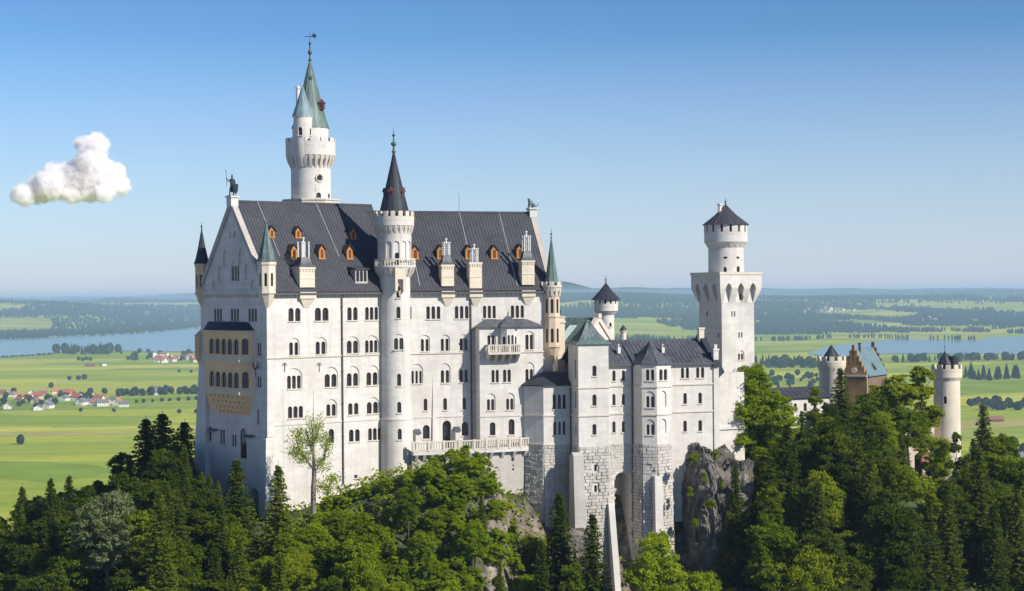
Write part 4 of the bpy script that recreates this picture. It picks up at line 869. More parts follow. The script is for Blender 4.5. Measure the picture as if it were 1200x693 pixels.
    b = MB(F2.M); b.hexa([(x0 - 1.5, T0 - 2.1, -38), (x0 + .5, T0 - 2.1, -38), (x0 + .5, T0 + 1, -38), (x0 - 1.5, T0 + 1, -38)], [(x0 - 1.2, T0 - .75, -25.4), (x0 + .45, T0 - .75, -25.4), (x0 + .45, T0 + 1, -25.4), (x0 - 1.2, T0 + 1, -25.4)]); b.hexa([(x0 - 1.2, T0 - .75, -25.38), (x0 + .45, T0 - .75, -25.38), (x0 + .45, T0 + .5, -25.38), (x0 - 1.2, T0 + .5, -25.38)], [(x0 - 1.2, T0 - .1, -24.9), (x0 + .45, T0 - .1, -24.9), (x0 + .45, T0 + .5, -24.9), (x0 - 1.2, T0 + .5, -24.9)]); b.build('buttress', M_gray, t)
    b = MB(F2.M); xs = pt_.r(715.5, -30); b.hexa([(xs - .3, T0 - 4.6, LOW), (xs + .75, T0 - 4.6, LOW), (xs + .75, T0 + 1.5, LOW), (xs - .3, T0 + 1.5, LOW)], [(xs - .7, T0 - .85, -33.2), (xs + .3, T0 - .85, -33.2), (xs + .3, T0 + 1.5, -33.2), (xs - .7, T0 + 1.5, -33.2)]); b.build('buttress', M_concrete, t)
    # -- middle wall with the tall arch below
    pm = F2.front(MID); m0, m1 = x1 - .3, pm.r(743, -18)
    w = Wall(t, F2.M); w.b.box(m0, m1 + 1, MID, .3, LOW, -11.2)
    for z in ((-13.9, -12.2), (-17.8, -16.0), (-22.2, -20.4)):
        pwin(w, pm, 717.6, 721.4, z, 1, depth=.36); pwin(w, pm, 728.8, 732.6, z, 1, depth=.36)
    pwin(w, pm, 732.4, 735.4, (-27.2, -25.6), 1, sill=False, arch=False)
    a0, a1 = pm.r(720.2, -36), pm.r(740.2, -36); arch_prism(w.c2, pm, (a0 + a1) / 2, LOW + .5, arch_pts(a1 - a0, -28.6 - LOW - .5, 14), .5, -5.2)
    w.finish('wall', [M_white, M_trim])
    sk = lambda q: (lambda u: a0 - .2 < u < a1 + .2)( (q - pm.O).dot(pm.R)) and q.z < -29.2
    base_quad((m0 + .3, MID), (m1, MID), LOW, BZ, 0, 7, skip=lambda q: a0 - .1 < (q - pm.O).dot(pm.R) < a1 + .1 and (q.z < -28.6 - (a1 - a0) / 2 or ((q - pm.O).dot(pm.R) - (a0 + a1) / 2) ** 2 + (q.z + 28.6 + (a1 - a0) / 2) ** 2 < ((a1 - a0) / 2 + .2) ** 2), bw=.8, bh=.45, out=.07)
    sc([((m0 + .3, MID), (m1, MID))], (S1, S2))
    # -- polygonal bay
    pb = F2.front(B0); b0, b1 = pb.r(755, -18), pb.r(784, -18); b0l = m1 - .1
    pB0 = F2.front(B0 + .0)
    xa, xb, xc, xd = b0l + .0, b0l + 1.6, 0, 0
    q0 = F2.front(B0 + 2.4).r(744.5, -18); q1 = F2.front(B0 + .3).r(754, -18); q2 = F2.front(B0).r(769.2, -18); q3 = F2.front(B0 + 1.0).r(787.2, -18)
    poly = [(q0, -3), (q0, MID - .0), (q1, B0 + .9), (q2, B0 - .2), (q3, B0 + 1.2), (q3, -3)]
    w = Wall(t, F2.M); w.b.prism(poly, LOW, -11.15)
    def eplane(A, B): a, b = F2.pt(*A, 0), F2.pt(*B, 0); return Plane(a, b - a), (b - a).length
    E1, Le1 = eplane(poly[2], poly[3]); E2, Le2 = eplane(poly[3], poly[4])
    for E, px0, px1, zz, n, hd_, real in ((E1, 757, 766.6, (-13.8, -12.0), 2, None, 1), (E2, 772.6, 781.8, (-13.8, -12.0), 2, None, 1), (E1, 757.3, 766.4, (-18.1, -16.3), 2, -15.5, 1), (E1, 757.6, 766.4, (-22.5, -20.8), 2, -20.0, 1)):
        pwin(w, E, px0, px1, zz, n, hd_, gap=.26)
    for z0, z1 in ((-18.1, -15.5), (-22.3, -20.0)):
        r0, r1 = E2.r(774, z0), E2.r(781, z0); arch_prism(w.c2, E2, (r0 + r1) / 2, z0, arch_pts(r1 - r0, z1 - z0), .5, -.2)
    w.finish('polygonal_bay', [M_white])
    sc([(poly[i], poly[i + 1]) for i in (1, 2, 3)], (S1 - .1, S2 - .1)); sc([((poly[1][0], MID), poly[2])] if False else [(poly[3], poly[4])], ())
    for i in range(1, 5):
        base_quad(poly[i], poly[i + 1], LOW, BZ, .8 if i > 1 else .3, 20 + i)
    mm = MB(F2.M); cxp = (q0 + q3) / 2; ce = (cxp, MID)
    ev = [(x + (x - cxp) * .07, y - .35 if y < -3.5 else y) for x, y in poly]
    mm.loft([[(x, y, -11.25) for x, y in ev], [(x, y, -11.05) for x, y in ev], [(cxp + (x - cxp) * .42, B0 + 2.9 + (y - B0 - 2.9) * .45, -9.6) for x, y in ev], [(cxp + (x - cxp) * .05, B0 + 2.9 + (y - B0 - 2.9) * .05, -7.7) for x, y in ev]])
    for x, y in ev: mm.tube([(x, y, -11.0), (cxp + (x - cxp) * .42, B0 + 2.9 + (y - B0 - 2.9) * .45, -9.57), (cxp, B0 + 2.9, -7.68)], .05, 4)
    mm.build('bay_roof', M_slate2, t)
    b = MB(F2.M); xb_, zb_ = eplane(poly[3], poly[4])[0].hit(770, 590); p3 = poly[3]
    b.hexa([(p3[0] - 1.1, p3[1] - 2.2, LOW), (p3[0] + .6, p3[1] - 2.2, LOW), (p3[0] + .6, p3[1] + 1.2, LOW), (p3[0] - 1.1, p3[1] + 1.2, LOW)], [(p3[0] - .75, p3[1] - .75, -29), (p3[0] + .5, p3[1] - .75, -29), (p3[0] + .5, p3[1] + 1.2, -29), (p3[0] - .75, p3[1] + 1.2, -29)]); b.build('buttress', M_concrete, t)
    # -- right wall
    pr = F2.front(Rr0); r0, r1 = q3 - .4, pr.r(841, -18)
    w = Wall(t, F2.M); w.b.loft([[(r, Rr0, -37), (r, Rr0, -11.2), (r, Rr0 + 5.2, -8.0), (r, Rr0 + 10.4, -11.2), (r, Rr0 + 10.4, -37)] for r in (r0, r1)])
    for a, b_, z, n in ((798, 807.5, (-13.7, -12.0), 2), (815.8, 825.3, (-13.7, -12.0), 2), (800.8, 805, (-17.9, -16.1), 1), (818.4, 822.6, (-17.9, -16.1), 1), (800.8, 805, (-22.4, -20.6), 1), (818.4, 822.8, (-22.4, -20.6), 1)): pwin(w, pr, a, b_, z, n, gap=.3)
    w.finish('wall', [M_white, M_trim]); sc([((r0 + .5, Rr0), (r1, Rr0))], (S1, S2))
    c = MB(F2.M); c.box(r1 - .75, r1 + .15, Rr0 - .22, Rr0 + .6, -37, -9.3); c.box(r1 - .85, r1 + .25, Rr0 - .32, Rr0 + .7, -9.3, -9.0); c.box(r1 - .55, r1 - .05, Rr0 - .1, Rr0 + .45, -9.0, -8.3); c.build('corner_pier', M_white, t)
    # roofs of the wing: one ridge behind the blocks
    m = MB(F2.M); a = (x0 + 1.5, MID - .4, -11.25); b = (r1 - .7, MID - .4, -11.25); ry = MID + 5.2
    b2 = (r1 - .7, Rr0 - .4, -11.25); q = (q0, MID - .4, -11.25); cd = (r1 - .7, ry, -7.55); dd = (x0 + 1.5, ry, -7.55); qq = (q0, ry, -7.55)
    slab(m, a, q, qq, dd, .25); seams(m, a, q, qq, dd, .7)
    q2_ = (q0, Rr0 - .4, -11.2); slab(m, q2_, b2, cd, qq, .25); seams(m, q2_, b2, cd, qq, .7)
    slab(m, (r1 - .7, ry + 5.6, -11.25), (x0 + 1.5, ry + 5.6, -11.25), dd, cd, .25)
    m.box(x0 + 1.5, r1 - .7, ry - .13, ry + .13, -7.68, -7.42)
    m.box(x0 + 1.8, q0, MID - .58, MID - .38, -11.5, -11.22, 1); m.box(q3, r1 - .8, Rr0 - .58, Rr0 - .38, -11.5, -11.22, 1)
    m.build('roof', [M_slate2, M_pipe], t)
    for px in (724.5, 776):
        v = MB(F2.M); u_, z_ = F2.front(MID + 2.2).hit(px, 411.5); v.box(u_ - .25, u_ + .25, MID + 1.7, MID + 2.4, z_ - .4, z_ + .6); v.lathe((u_, MID + 2.05), [(.12, z_ + .5), (.12, z_ + .9), (.24, z_ + .95), (.02, z_ + 1.15)], 8)
        v.build('roof_vent', M_pale, t)
    # fire wall at the right end, its shadow put in as black, and chimney
    m = MB(F2.M)
    m.hexa([(r1 - .9, Rr0 - .5, -12), (r1 + .1, Rr0 - .5, -12), (r1 + .1, ry, -12), (r1 - .9, ry, -12)], [(r1 - .9, Rr0 - .5, -11.0), (r1 + .1, Rr0 - .5, -11.0), (r1 + .1, ry, -6.5), (r1 - .9, ry, -6.5)]); m.hexa([(r1 - .9, ry, -12), (r1 + .1, ry, -12), (r1 + .1, ry + 5.4, -12), (r1 - .9, ry + 5.4, -12)], [(r1 - .9, ry, -6.5), (r1 + .1, ry, -6.5), (r1 + .1, ry + 5.4, -11), (r1 - .9, ry + 5.4, -11)]); m.build('fire_wall', M_dark, t)
    m = MB(F2.M); m.box(r1 - 1.1, r1 - .2, ry - 1.2, ry - .4, -8, -5.9); m.box(r1 - 1.2, r1 - .1, ry - 1.3, ry - .3, -5.9, -5.6); m.build('chimney', M_turret, t)
    rs.build('rusticated_base', M_rust, t, 0, False)
    for P_, px in ((F2.front(MID), 741), (F2.front(-5.6), 668.8)): 
        m = MB(); r_ = P_.r(px, -25); m.tube([P_.p(r_, -40, .2), P_.p(r_, -11.4 if px > 700 else -14.6, .2)], .12, 8); m.build('downpipe', M_pipe, t)
    # parapet wall between the palace and the court, with balustrade
    m = MB(F2.M); pw = F2.front(4); u0, u1 = pw.r(655, -13), pw.r(673, -13); m.box(u0, u1 + 3, 4, 5, -30, -10.9); m.box(u0 - .1, u1 + 3, 3.85, 5.1, -10.9, -10.65); m.box(u0, u1 + 3, 4.1, 4.5, -9.95, -9.75)
    for i in range(9): m.box(u0 + .15 + i * .55, u0 + .4 + i * .55, 4.15, 4.45, -10.66, -9.94)
    r_ = pw.r(667.5, -14); m.build('court_wall', M_white, t)
    g = MB(); 
    arch_prism(g, pw, r_, -15.2, arch_pts(1.0, 2.4), .03, -.2); g.build('window', M_glass, t, 0)
    m = MB(F2.M); pc = F2.front(3.0); u0, u1 = pc.r(653.5, -8), pc.r(662, -8); z0, z1 = -13, pc.z(658, 372); m.box(u0, u1, 3, 4.3, z0, z1); m.box(u0 - .15, u1 + .15, 2.85, 4.45, z1 - .9, z1 - .6); m.box(u0 - .12, u1 + .12, 2.88, 4.42, z1 - .05, z1 + .15)
    m.ball(((u0 + u1) / 2 - .3, 3.5, z1 + .9), .5, 1); m.lathe(((u0 + u1) / 2 - .3, 3.5), [(.25, z1), (.2, z1 + .6)], 8, 1); m.build('chimney', [M_turret, M_bronze], t)
    return t
wing_o = wing()

# ------------------------------------------------------------------ court house with the green roof, and the round tower behind
def court_house():
    c = at(701, 373, 302); Fk = Frame((c.x, c.y), -30)          # ridge end on the gable facing right
    t = thing('court_house', 'castle house with weathered green copper roof and white gable wall right of the palace', 'house', (c.x, c.y, -24))
    zr = c.z; hw = 7.4; ez = zr - 5.8; Lh = 7.4
    # ridge runs to the left; its left end meets the palace court
    m = MB(Fk.M); m.loft([[(x, -hw, -24), (x, -hw, ez), (x, 0, zr - .3), (x, hw, ez), (x, hw, -24)] for x in (-Lh, -.02)]); m.build('wall', M_white, t)
    g = MB(Fk.M); 
    for s in (-1, 1): g.hexa([(-.6, s * (hw + .4), ez - .7), (.25, s * (hw + .4), ez - .7), (.25, 0, zr - .6), (-.6, 0, zr - .6)], [(-.6, s * (hw + .4), ez + .1), (.25, s * (hw + .4), ez + .1), (.25, 0, zr + .55), (-.6, 0, zr + .55)])
    g.box(-.75, .4, -.6, .6, zr, zr + .8); g.build('gable_coping', M_trim, t)
    r = MB(Fk.M)
    for s in (-1, 1):
        a, b, cc, d = (-Lh - .2, s * (hw + .6), ez - .35), (-.55, s * (hw + .6), ez - .35), (-.55, 0, zr + .1), (-Lh + 1.4, 0, zr + .1)
        slab(r, a, b, cc, d, .25); seams(r, a, b, cc, d, .75)
    r.hexa([(-Lh - .2, -hw - .6, ez - .6), (-Lh - .2, hw + .6, ez - .6), (-Lh + 1.0, .5, zr - .2), (-Lh + 1.0, -.5, zr - .2)], [(-Lh - .35, -hw - .6, ez - .35), (-Lh - .35, hw + .6, ez - .35), (-Lh + 1.4, .5, zr + .1), (-Lh + 1.4, -.5, zr + .1)])
    r.build('roof', M_gdark, t)
    # pale green-white strip lying on the front roof slope
    p = MB(Fk.M); k = (zr - ez + .45) / (hw + .6)
    def rp(x, y, e): return (x, y, zr + .1 + k * y + e)
    a = [rp(-5.6, -6.6, .09), rp(-4.2, -6.6, .09), rp(-3.3, -1.9, .09), rp(-4.7, -1.9, .09)]
    p.hexa(a, [(x, y, z + .09) for x, y, z in a]); p.build('roof_strip', M_teal2, t)
    q = at(648.5, 412, 287)
    return t
M_teal2 = flat('pale_strip', (.50, .60, .56), .5)
court_house()
def small_round_tower():
    c3 = at(710.3, 370, 312); c = (c3.x, c3.y); z = lambda py: at(710, py, 312).z; s_ = 312 / FPX
    t = thing('round_tower', 'small white round tower with dark cone roof, above the green roofed court house', 'tower', (c[0], c[1], -26))
    r = 9.3 * s_ * 1.02; R2 = 14 * s_
    w = Wall(t); w.b.lathe(c, [(r, -26), (r, z(369)), (R2, z(364.5)), (R2, z(357.5)), (R2 - .5, z(357.5))], 32); 
    Q = cyl_plane(c, r, 715.5, z(380)); window(w, Q, -.25, .25, z(383), z(378), 1, depth=.3)
    w.finish('shaft', [M_white]); m = MB(); corbel_ring(m, c, r + .05, R2, z(369), z(362.5), 18); m.build('corbel_frieze', M_white, t)
    m = MB(); merlon_ring(m, c, R2 + .02, R2 - .4, z(360), z(356.3), z(350.6), 13, frac=.62); m.build('parapet', M_white, t)
    i = MB(); i.lathe(c, [(R2 - .9, z(358)), (R2 - .9, z(350))], 24); i.build('attic_drum', M_dark, t)
    s = MB(); spire(s, c, [(R2 + .5, z(351.4)), (R2 + .3, z(350.5)), (1.1, z(341)), (.05, z(332))], 20); finial(s, c, z(332.6), 1.4, .16); s.build('spire', M_dark, t)
    k = at(730.5, 395, 316); m = MB(); m.lathe((k.x, k.y), [(.55, -26), (.55, at(730, 389, 316).z), (.75, at(730, 388.6, 316).z), (.75, at(730, 387.5, 316).z)], 8); m.lathe((k.x, k.y), [(.7, at(730, 387.4, 316).z), (.4, at(730, 384, 316).z), (.05, at(730, 381, 316).z)], 8, 1)
    o = m.build('turret', [M_turret, M_dark], t)
small_round_tower()

# ------------------------------------------------------------------ square tower with octagonal-looking round top
def square_tower():
    Y = 312; k = at(846, 400, Y); Fs = Frame((k.x, k.y), 28); s_ = Y / FPX
    a = 41 * s_ / Fs.c; z = lambda py: at(846, py, Y).z
    t = thing('square_tower', 'white square tower with deep arched niches under its platform and round top turret', 'tower', (k.x, k.y, -28))
    zt, zb = z(322), z(356); e = 1.05
    w = Wall(t, Fs.M)
    def sq(d): return [(-d, -d), (a + d, -d), (a + d, a + d), (-d, a + d)]
    w.b.loft([[(x, y, q) for x, y in sq(d)] for d, q in ((.15, -40), (0, -14), (0, zb), (e * .55, z(347)), (e, z(338)), (e, zt))])
    pf, pl = F(Fs, 0), Fs.left(0)
    for P, L in ((pf, a), (pl, -a)):
        for i in range(3):
            c = L * (i + .5) / 3 + (i - 1) * .28 * (1 if L > 0 else -1); zz = z(355) ; arch_prism(w.c1, P, c, zz, arch_pts(1.32, z(332) - zz, 10, True), 2.0, .02)
    for px0, px1, zz in ((857, 861.6, (z(371.5), z(365))), (865.3, 870, (z(396.5), z(390)))): pwin(w, pf, px0, px1, zz, 2, arch=False, gap=.28, sill=False)
    pwin(w, pf, 865.4, 871.3, (z(422.5), z(415)), 2, z(411.5), gap=.2); pwin(w, pf, 856.6, 860.4, (z(454), z(446.5)), 1)
    pwin(w, pf, 866.3, 869.5, (z(352), z(344.5)), 1, arch=False, sill=False)
    for px, py in ((828.8, 368), (842.1, 393)): pwin(w, pl, px - .8, px + .8, (z(py + 3), z(py - 3)), 1, arch=False, sill=False)
    w.finish('shaft', [M_white])
    m = MB(Fs.M); m.prism(sq(e + .12), zt - .02, z(319)); m.build('platform', M_trim, t)
    cc = Fs.pt(a / 2, a / 2, 0); Y2 = cc.y; c = (cc.x, cc.y); z2 = lambda py: at(854, py, Y2).z; s2 = Y2 / FPX
    r, R2 = 20.7 * s2, 25.3 * s2
    w = Wall(t); w.b.lathe(c, [(r, z(319.5)), (r, z2(290.5)), (R2, z2(284)), (R2, z2(274)), (R2 - .5, z2(274))], 36)
    for px, py in ((850, 302.5), (864.6, 302.5)): window(w, cyl_plane(c, r, px, z2(py)), -.35, .35, z2(py + 1.2), z2(py - 1.2), 1, arch=False, depth=.3, sill=False)
    window(w, cyl_plane(c, r, 849.7, z2(316)), -.3, .3, z2(320), z2(313.2), 1, sill=False); window(w, cyl_plane(c, r, 865, z2(316)), -.38, .38, z2(320), z2(312.3), 1, sill=False)
    o = w.finish('turret', [M_white]); m = MB(); corbel_ring(m, c, r + .03, R2, z2(290.5), z2(281), 18, frac=.5); m.build('corbel_frieze', M_white, o)
    m = MB(); merlon_ring(m, c, R2 + .02, R2 - .4, z2(276), z2(272.5), z2(263.3), 15, frac=.72); m.build('parapet', M_white, o)
    i = MB(); i.lathe(c, [(R2 - 1.1, z2(274)), (R2 - 1.1, z2(262))], 24); i.build('attic_drum', M_dark, o)
    s = MB(); spire(s, c, [(R2 + .35, z2(264)), (R2 + .2, z2(263.2)), (R2 * .5, z2(252.5)), (.06, z2(240))], 20); finial(s, c, z2(240.5), 1.2, .2); s.build('spire', M_slate, o)
    q = at(843.5, 250, Y2 - .5); m = MB(); m.lathe((q.x, q.y), [(.38, at(843, 262, Y2).z), (.34, at(843, 241, Y2).z), (.5, at(843, 240.8, Y2).z), (.5, at(843, 239, Y2).z)], 8); m.build('chimney', M_turret, o)
def F(fr, w): return fr.front(w)
square_tower()
def link_wall():
    p0 = at(839, 450, 289); Fw = Frame((p0.x, p0.y), 28); P = Fw.front(0); u1 = P.r(872, -14)
    t = thing('court_wall', 'plain white wall with small lean-to dark roof between the lower wing and the square tower', 'wall', (p0.x, p0.y, -28))
    w = Wall(t, Fw.M); w.b.box(0, u1, 0, 1.6, -34, P.z(850, 437)); 
    w.finish('wall', [M_white]); m = MB(Fw.M); z = P.z(845, 437); a, b = P.r(841, z), P.r(848.5, z); m.hexa([(a, -.1, z - 1.0), (b, -.1, z + .02), (b, 1.8, z + .02), (a, 1.8, z - 1.0)], [(a, -.1, P.z(841, 421)), (b, -.1, z + .25), (b, 1.8, z + .25), (a, 1.8, P.z(841, 421))]); m.build('roof', M_dark, t)
    m = MB(Fw.M); m.box(0, u1, -.25, 1.7, P.z(850, 500) - .5, P.z(850, 500)); m.build('plinth', M_concrete, t)
link_wall()

# ------------------------------------------------------------------ gatehouse on the right
def gatehouse():
    Y = 400; s_ = Y / FPX; c = at(1000, 450, Y); Fg = Frame((c.x, c.y), -30)
    t = thing('gatehouse', 'gatehouse with brown stepped gables, a clock and a pale blue copper roof behind trees', 'gatehouse', (c.x, c.y, -44))
    Pg = Fg.front(0); z = lambda py: Pg.z(1000, py); hw = 14.2 * s_ / Fg.c
    # stepped gable profile
    def stepped(y0, y1, m, apex, shoulder, n=5, mt=0):
        prof = [(-hw, shoulder - 1.2)]
        for i in range(n):
            x = -hw + (hw - .35) * i / n; x2 = -hw + (hw - .35) * (i + 1) / n; zz = shoulder + (apex - shoulder) * (i + .6) / (n + .6)
            prof += [(x, zz), (x2, zz)]
        prof += [(-.35, apex), (.35, apex)] + [(-x, zz) for x, zz in prof[::-1]]
        m.loft([[(x, y0, zz) for x, zz in [(-hw, -44)] + prof + [(hw, -44)]], [(x, y1, zz) for x, zz in [(-hw, -44)] + prof + [(hw, -44)]]], mt)
    g = Wall(t, Fg.M); stepped(0, .7, g.b, z(404.5), z(440))
    for dx, z0, z1 in ((-.95, 428, 415), (0, 424, 411), (.95, 428, 415), (-1.7, 434, 425), (1.7, 434, 425)): arch_prism(g.c1, Pg, dx, z(z0), arch_pts(.5, z(z1) - z(z0)), .5, -.18)
    g.finish('stepped_gable', [M_brick])
    dep = 14.5; m = MB(Fg.M); stepped(dep, dep + .7, m, z(403) , z(440)); m.build('stepped_gable', M_brickd, t)
    m = MB(Fg.M); m.box(-hw + .1, hw - .1, .7, dep, -44, z(440)); m.build('wall', M_brickd, t)
    r = MB(Fg.M); rz, ez = z(409), z(440)
    for s in (-1, 1):
        a, b, cc, d = (s * (hw + .4), .72, ez - .3), (s * (hw + .4), dep - .02, ez - .3), (0, dep - .02, rz), (0, .72, rz); slab(r, a, b, cc, d, .25); seams(r, a, b, cc, d, .75)
    r.build('roof', M_teal, t)
    m = MB(Fg.M); m.box(-hw - .05, hw + .05, -.4, .0, z(441.5), z(439.8)); m.build('cornice', M_pale, t); m = MB(Fg.M); m.box(-hw - .1, hw + .1, -1.2, .02, z(444.5), z(441.6)); m.build('hoarding', M_slate, t)
    q = Pg.hit(1001, 434); k = MB(Fg.M); k.loft([[(q[0] + 0.62 * math.cos(a), y, q[1] + .62 * math.sin(a)) for a in [i * math.pi / 10 for i in range(20)]] for y in (-.14, .02)]); o = k.build('clock', M_clockw, t)
    k = MB(Fg.M); k.box(q[0] - .04, q[0] + .04, -.17, -.141, q[1] - .05, q[1] + .42); k.box(q[0] - .05, q[0] + .3, -.172, -.142, q[1] - .05, q[1] + .03); k.build('clock_hands', M_pipe, o)
    d = MB(Fg.M); d.box(hw - 2.0, hw - .3, 6.6, 8.2, z(439), z(432)); d.lathe((hw - 1.1, 7.2), [(.5, z(433)), (.85, z(431)), (.1, z(426.5))], 6); d.build('dormer', M_dark, t)
    c1 = at(1007.5, 410, Y + 3); m = MB(); m.lathe((c1.x, c1.y), [(.35, at(1007, 425, Y).z), (.3, at(1007, 404, Y).z), (.45, at(1007, 403.5, Y).z), (.45, at(1007, 402.3, Y).z)], 8); m.build('chimney', M_pipe, t)
    # lower gate building towards the forecourt
    fg = Frame((at(1078, 500, 388).x, 388), 14); P = fg.front(0); b = Wall(t, fg.M); zz = lambda py: P.z(1078, py)
    b.b.box(-4.6, 3.6, 0, 9, -48, zz(488)); 
    for px in (1063, 1071, 1087): pwin(b, P, px - 2, px + 2, (zz(525), zz(514)), 1, depth=.3)
    a = P.r(1076.5, -40); window(b, P, a - 1.0, a + 1.0, -44.5, zz(531), 1, depth=.8, sill=False)
    b.finish('gate_front', [M_turret]); m = MB(fg.M); x0, x1 = P.r(1071, -36), P.r(1087, -36); m.box(x0, x1, -.16, .03, zz(528), zz(497)); m.box(x0 + 1.2, x1 + 1.2, -.14, .03, zz(548), zz(530)); m.build('red_panel', M_redbrick, t)
    m = MB(fg.M); m.prism([(-4.9, -.3), (3.9, -.3), (3.9, 9.3), (-4.9, 9.3)], zz(488), zz(484), 0, [(-2, 3.5), (1, 3.5), (1, 5), (-2, 5)]); m.build('roof', M_slate2, t)
    # towers
    def gtower(px, px_r, Yt, ztop, zn, zc, zbot, label, mt, crown_n, cone, drum=None):
        cc = at(px, 450, Yt); cq = (cc.x, cc.y); zf = lambda py: at(px, py, Yt).z; sr = Yt / FPX; rr = px_r * sr
        w = Wall(t); w.b.lathe(cq, [(rr, -50), (rr * .97, zf(zc)), (rr * 1.12, zf(zc - 4)), (rr * 1.12, zf(zn + 2)), (rr * .85, zf(zn + 2))], 30)
        if drum: window(w, cyl_plane(cq, rr, px - 1.8, zf(468)), -.34, .34, zf(472.5), zf(463.5), 1, depth=.4, sill=False)
        o = w.finish('flanking_tower', [mt]); m = MB(); corbel_ring(m, cq, rr * .97, rr * 1.12, zf(zc), zf(zc - 5), 16); m.build('corbel_frieze', M_trim, o)
        m = MB(); merlon_ring(m, cq, rr * 1.14, rr * .95, zf(zn + 3), zf(zn), zf(ztop), 11); m.build('parapet', mt, o)
        s = MB()
        if drum:
            q = (cq[0] - .5, cq[1] - .4); spire(s, q, [(1.5, zf(zn + 2)), (1.5, zf(427)), (1.65, zf(426.5)), (.06, zf(412))], 8); finial(s, q, zf(412.5), 2.4, .1); s.build('cap_turret', M_dark, o)
            d = MB(); d.lathe((cq[0] + 1.55, cq[1] + .3), [(1.25, zf(zn + 2)), (1.25, zf(418.5)), (1.1, zf(417.8))], 16); d.build('attic_drum', M_dark, o)
        else:
            spire(s, cq, [(rr * .62, zf(zn + 1)), (rr * .66, zf(419)), (.05, zf(cone))], 12); s.build('spire', M_dark, o)
    gtower(974.5, 15.0, 398, 417.5, 422.5, 434, 470, '', M_turret, 10, 404.5)
    gtower(1109.5, 15.6, 396, 427.2, 432, 446, 560, '', M_turret, 11, 412, True)
    m = MB(Fg.M); x0 = Pg.r(983, -20); m.box(Pg.r(984, -18), -hw + .1, .2, 1.0, -44, z(424)); 
    for i in range(2): m.box(Pg.r(984.5 + i * 4.5, -18), Pg.r(987 + i * 4.5, -18), .2, 1.0, z(424), z(418))
    m.build('battlement_wall', M_turret, t)
    m = MB(fg.M); m.box(-7, 7, -6.5, -5.9, -54, -44.2); m.box(-7, 7, -5.9, 0, -54, -45.4); m.build('forecourt_wall', M_concrete, t)
    return fg
M_brickd = stone('weathered_brick', (.20, .13, .085), (.17, .11, .07), (.1, .07, .05), .5, (.5, .25), .9, .3)
gate_fr = gatehouse()
def long_house():
    a = at(903, 478, 345); b = at(972, 478, 352); d = Vector((b.x - a.x, b.y - a.y, 0)); Fh = Frame((a.x, a.y), math.degrees(math.atan2(d.y, d.x))); L = d.length
    t = thing('low_building', 'long low white building with dark flat pitched roof, left of the gatehouse', 'building', (a.x, a.y, -40)); P = Fh.front(0); z1 = P.z(930, 466); zr = P.z(930, 455.5)
    w = Wall(t, Fh.M); w.b.box(0, L, 0, 6, -42, z1)
    for i in range(6): x = 1.2 + i * (L - 2.4) / 5; window(w, P, x - .4, x + .4, z1 - 2.9, z1 - 1.2, 1)
    w.finish('wall', [M_white]); m = MB(Fh.M)
    for s, y in ((0, -.5), (1, 6.5)): slab(m, (-.4, y, z1 - .1), (L + .4, y, z1 - .1), (L + .4, 3, zr), (-.4, 3, zr), .2); seams(m, (-.4, y, z1 - .1), (L + .4, y, z1 - .1), (L + .4, 3, zr), (-.4, 3, zr), 1.2)
    m.box(-.4, L + .4, 2.85, 3.15, zr - .1, zr + .12); m.build('roof', M_slate, t)
    m = MB(Fh.M); m.loft([[(x, .1, z1 - .1), (x, 5.9, z1 - .1), (x, 3, zr - .15)] for x in (.02, L - .02)]); m.build('gable', M_white, t)
long_house()

# ------------------------------------------------------------------ figures
def skin_mesh(name, joints, edges, root, sub=1):
    me = bpy.data.meshes.new(name); me.from_pydata([j[0] for j in joints], edges, [])
    o = bpy.data.objects.new('tmp', me); scene.collection.objects.link(o)
    sk = o.modifiers.new('s', 'SKIN'); sk.use_smooth_shade = True
    for v, j in zip(me.skin_vertices[0].data, joints):
        r = j[1]; v.radius = (r, r) if not hasattr(r, '__len__') else r; v.use_root = False
    me.skin_vertices[0].data[root].use_root = True
    sb = o.modifiers.new('u', 'SUBSURF'); sb.levels = sub
    bpy.context.view_layer.update(); out = bpy.data.meshes.new_from_object(o.evaluated_get(bpy.context.evaluated_depsgraph_get())); out.name = name
    bpy.data.objects.remove(o); return out
def person_mesh(name, arm=0, stride=.12):
    J = [((0, 0, .95), (.15, .11)), ((0, 0, 1.15), (.15, .11)), ((0, 0, 1.38), (.18, .11)), ((0, 0, 1.5), .06), ((0, -.01, 1.58), .085), ((0, -.01, 1.7), .095), ((0, 0, 1.78), .05),
         ((.2, 0, 1.42), .06), ((.25, 0, 1.14), .045), ((.25, -.1, .9), .035), ((.25, -.13, .8), .03), ((-.2, 0, 1.42), .06), ((-.26, .02 - arm * .2, 1.16), .045), ((-.2, -.05 - arm * .25, .93 + arm * .35), .035), ((-.18, -.08 - arm * .3, .84 + arm * .5), .03),
         ((.1, 0, .88), .09), ((.11, -stride, .48), .065), ((.11, 0, .08), .045), ((.12, -.16, .04), .04), ((-.1, 0, .88), .09), ((-.11, stride * .3, .48), .065), ((-.11, stride * 1.5, .08), .045), ((-.12, stride * 1.5 - .15, .04), .04)]
    E = [(0, 1), (1, 2), (2, 3), (3, 4), (4, 5), (5, 6), (2, 7), (7, 8), (8, 9), (9, 10), (2, 11), (11, 12), (12, 13), (13, 14), (0, 15), (15, 16), (16, 17), (17, 18), (0, 19), (19, 20), (20, 21), (21, 22)]
    return skin_mesh(name, J, E, 0)
def paint(me, fn):
    for p in me.polygons: p.material_index = fn(p.center)
M_skin = flat('skin', (.5, .33, .25), .6)
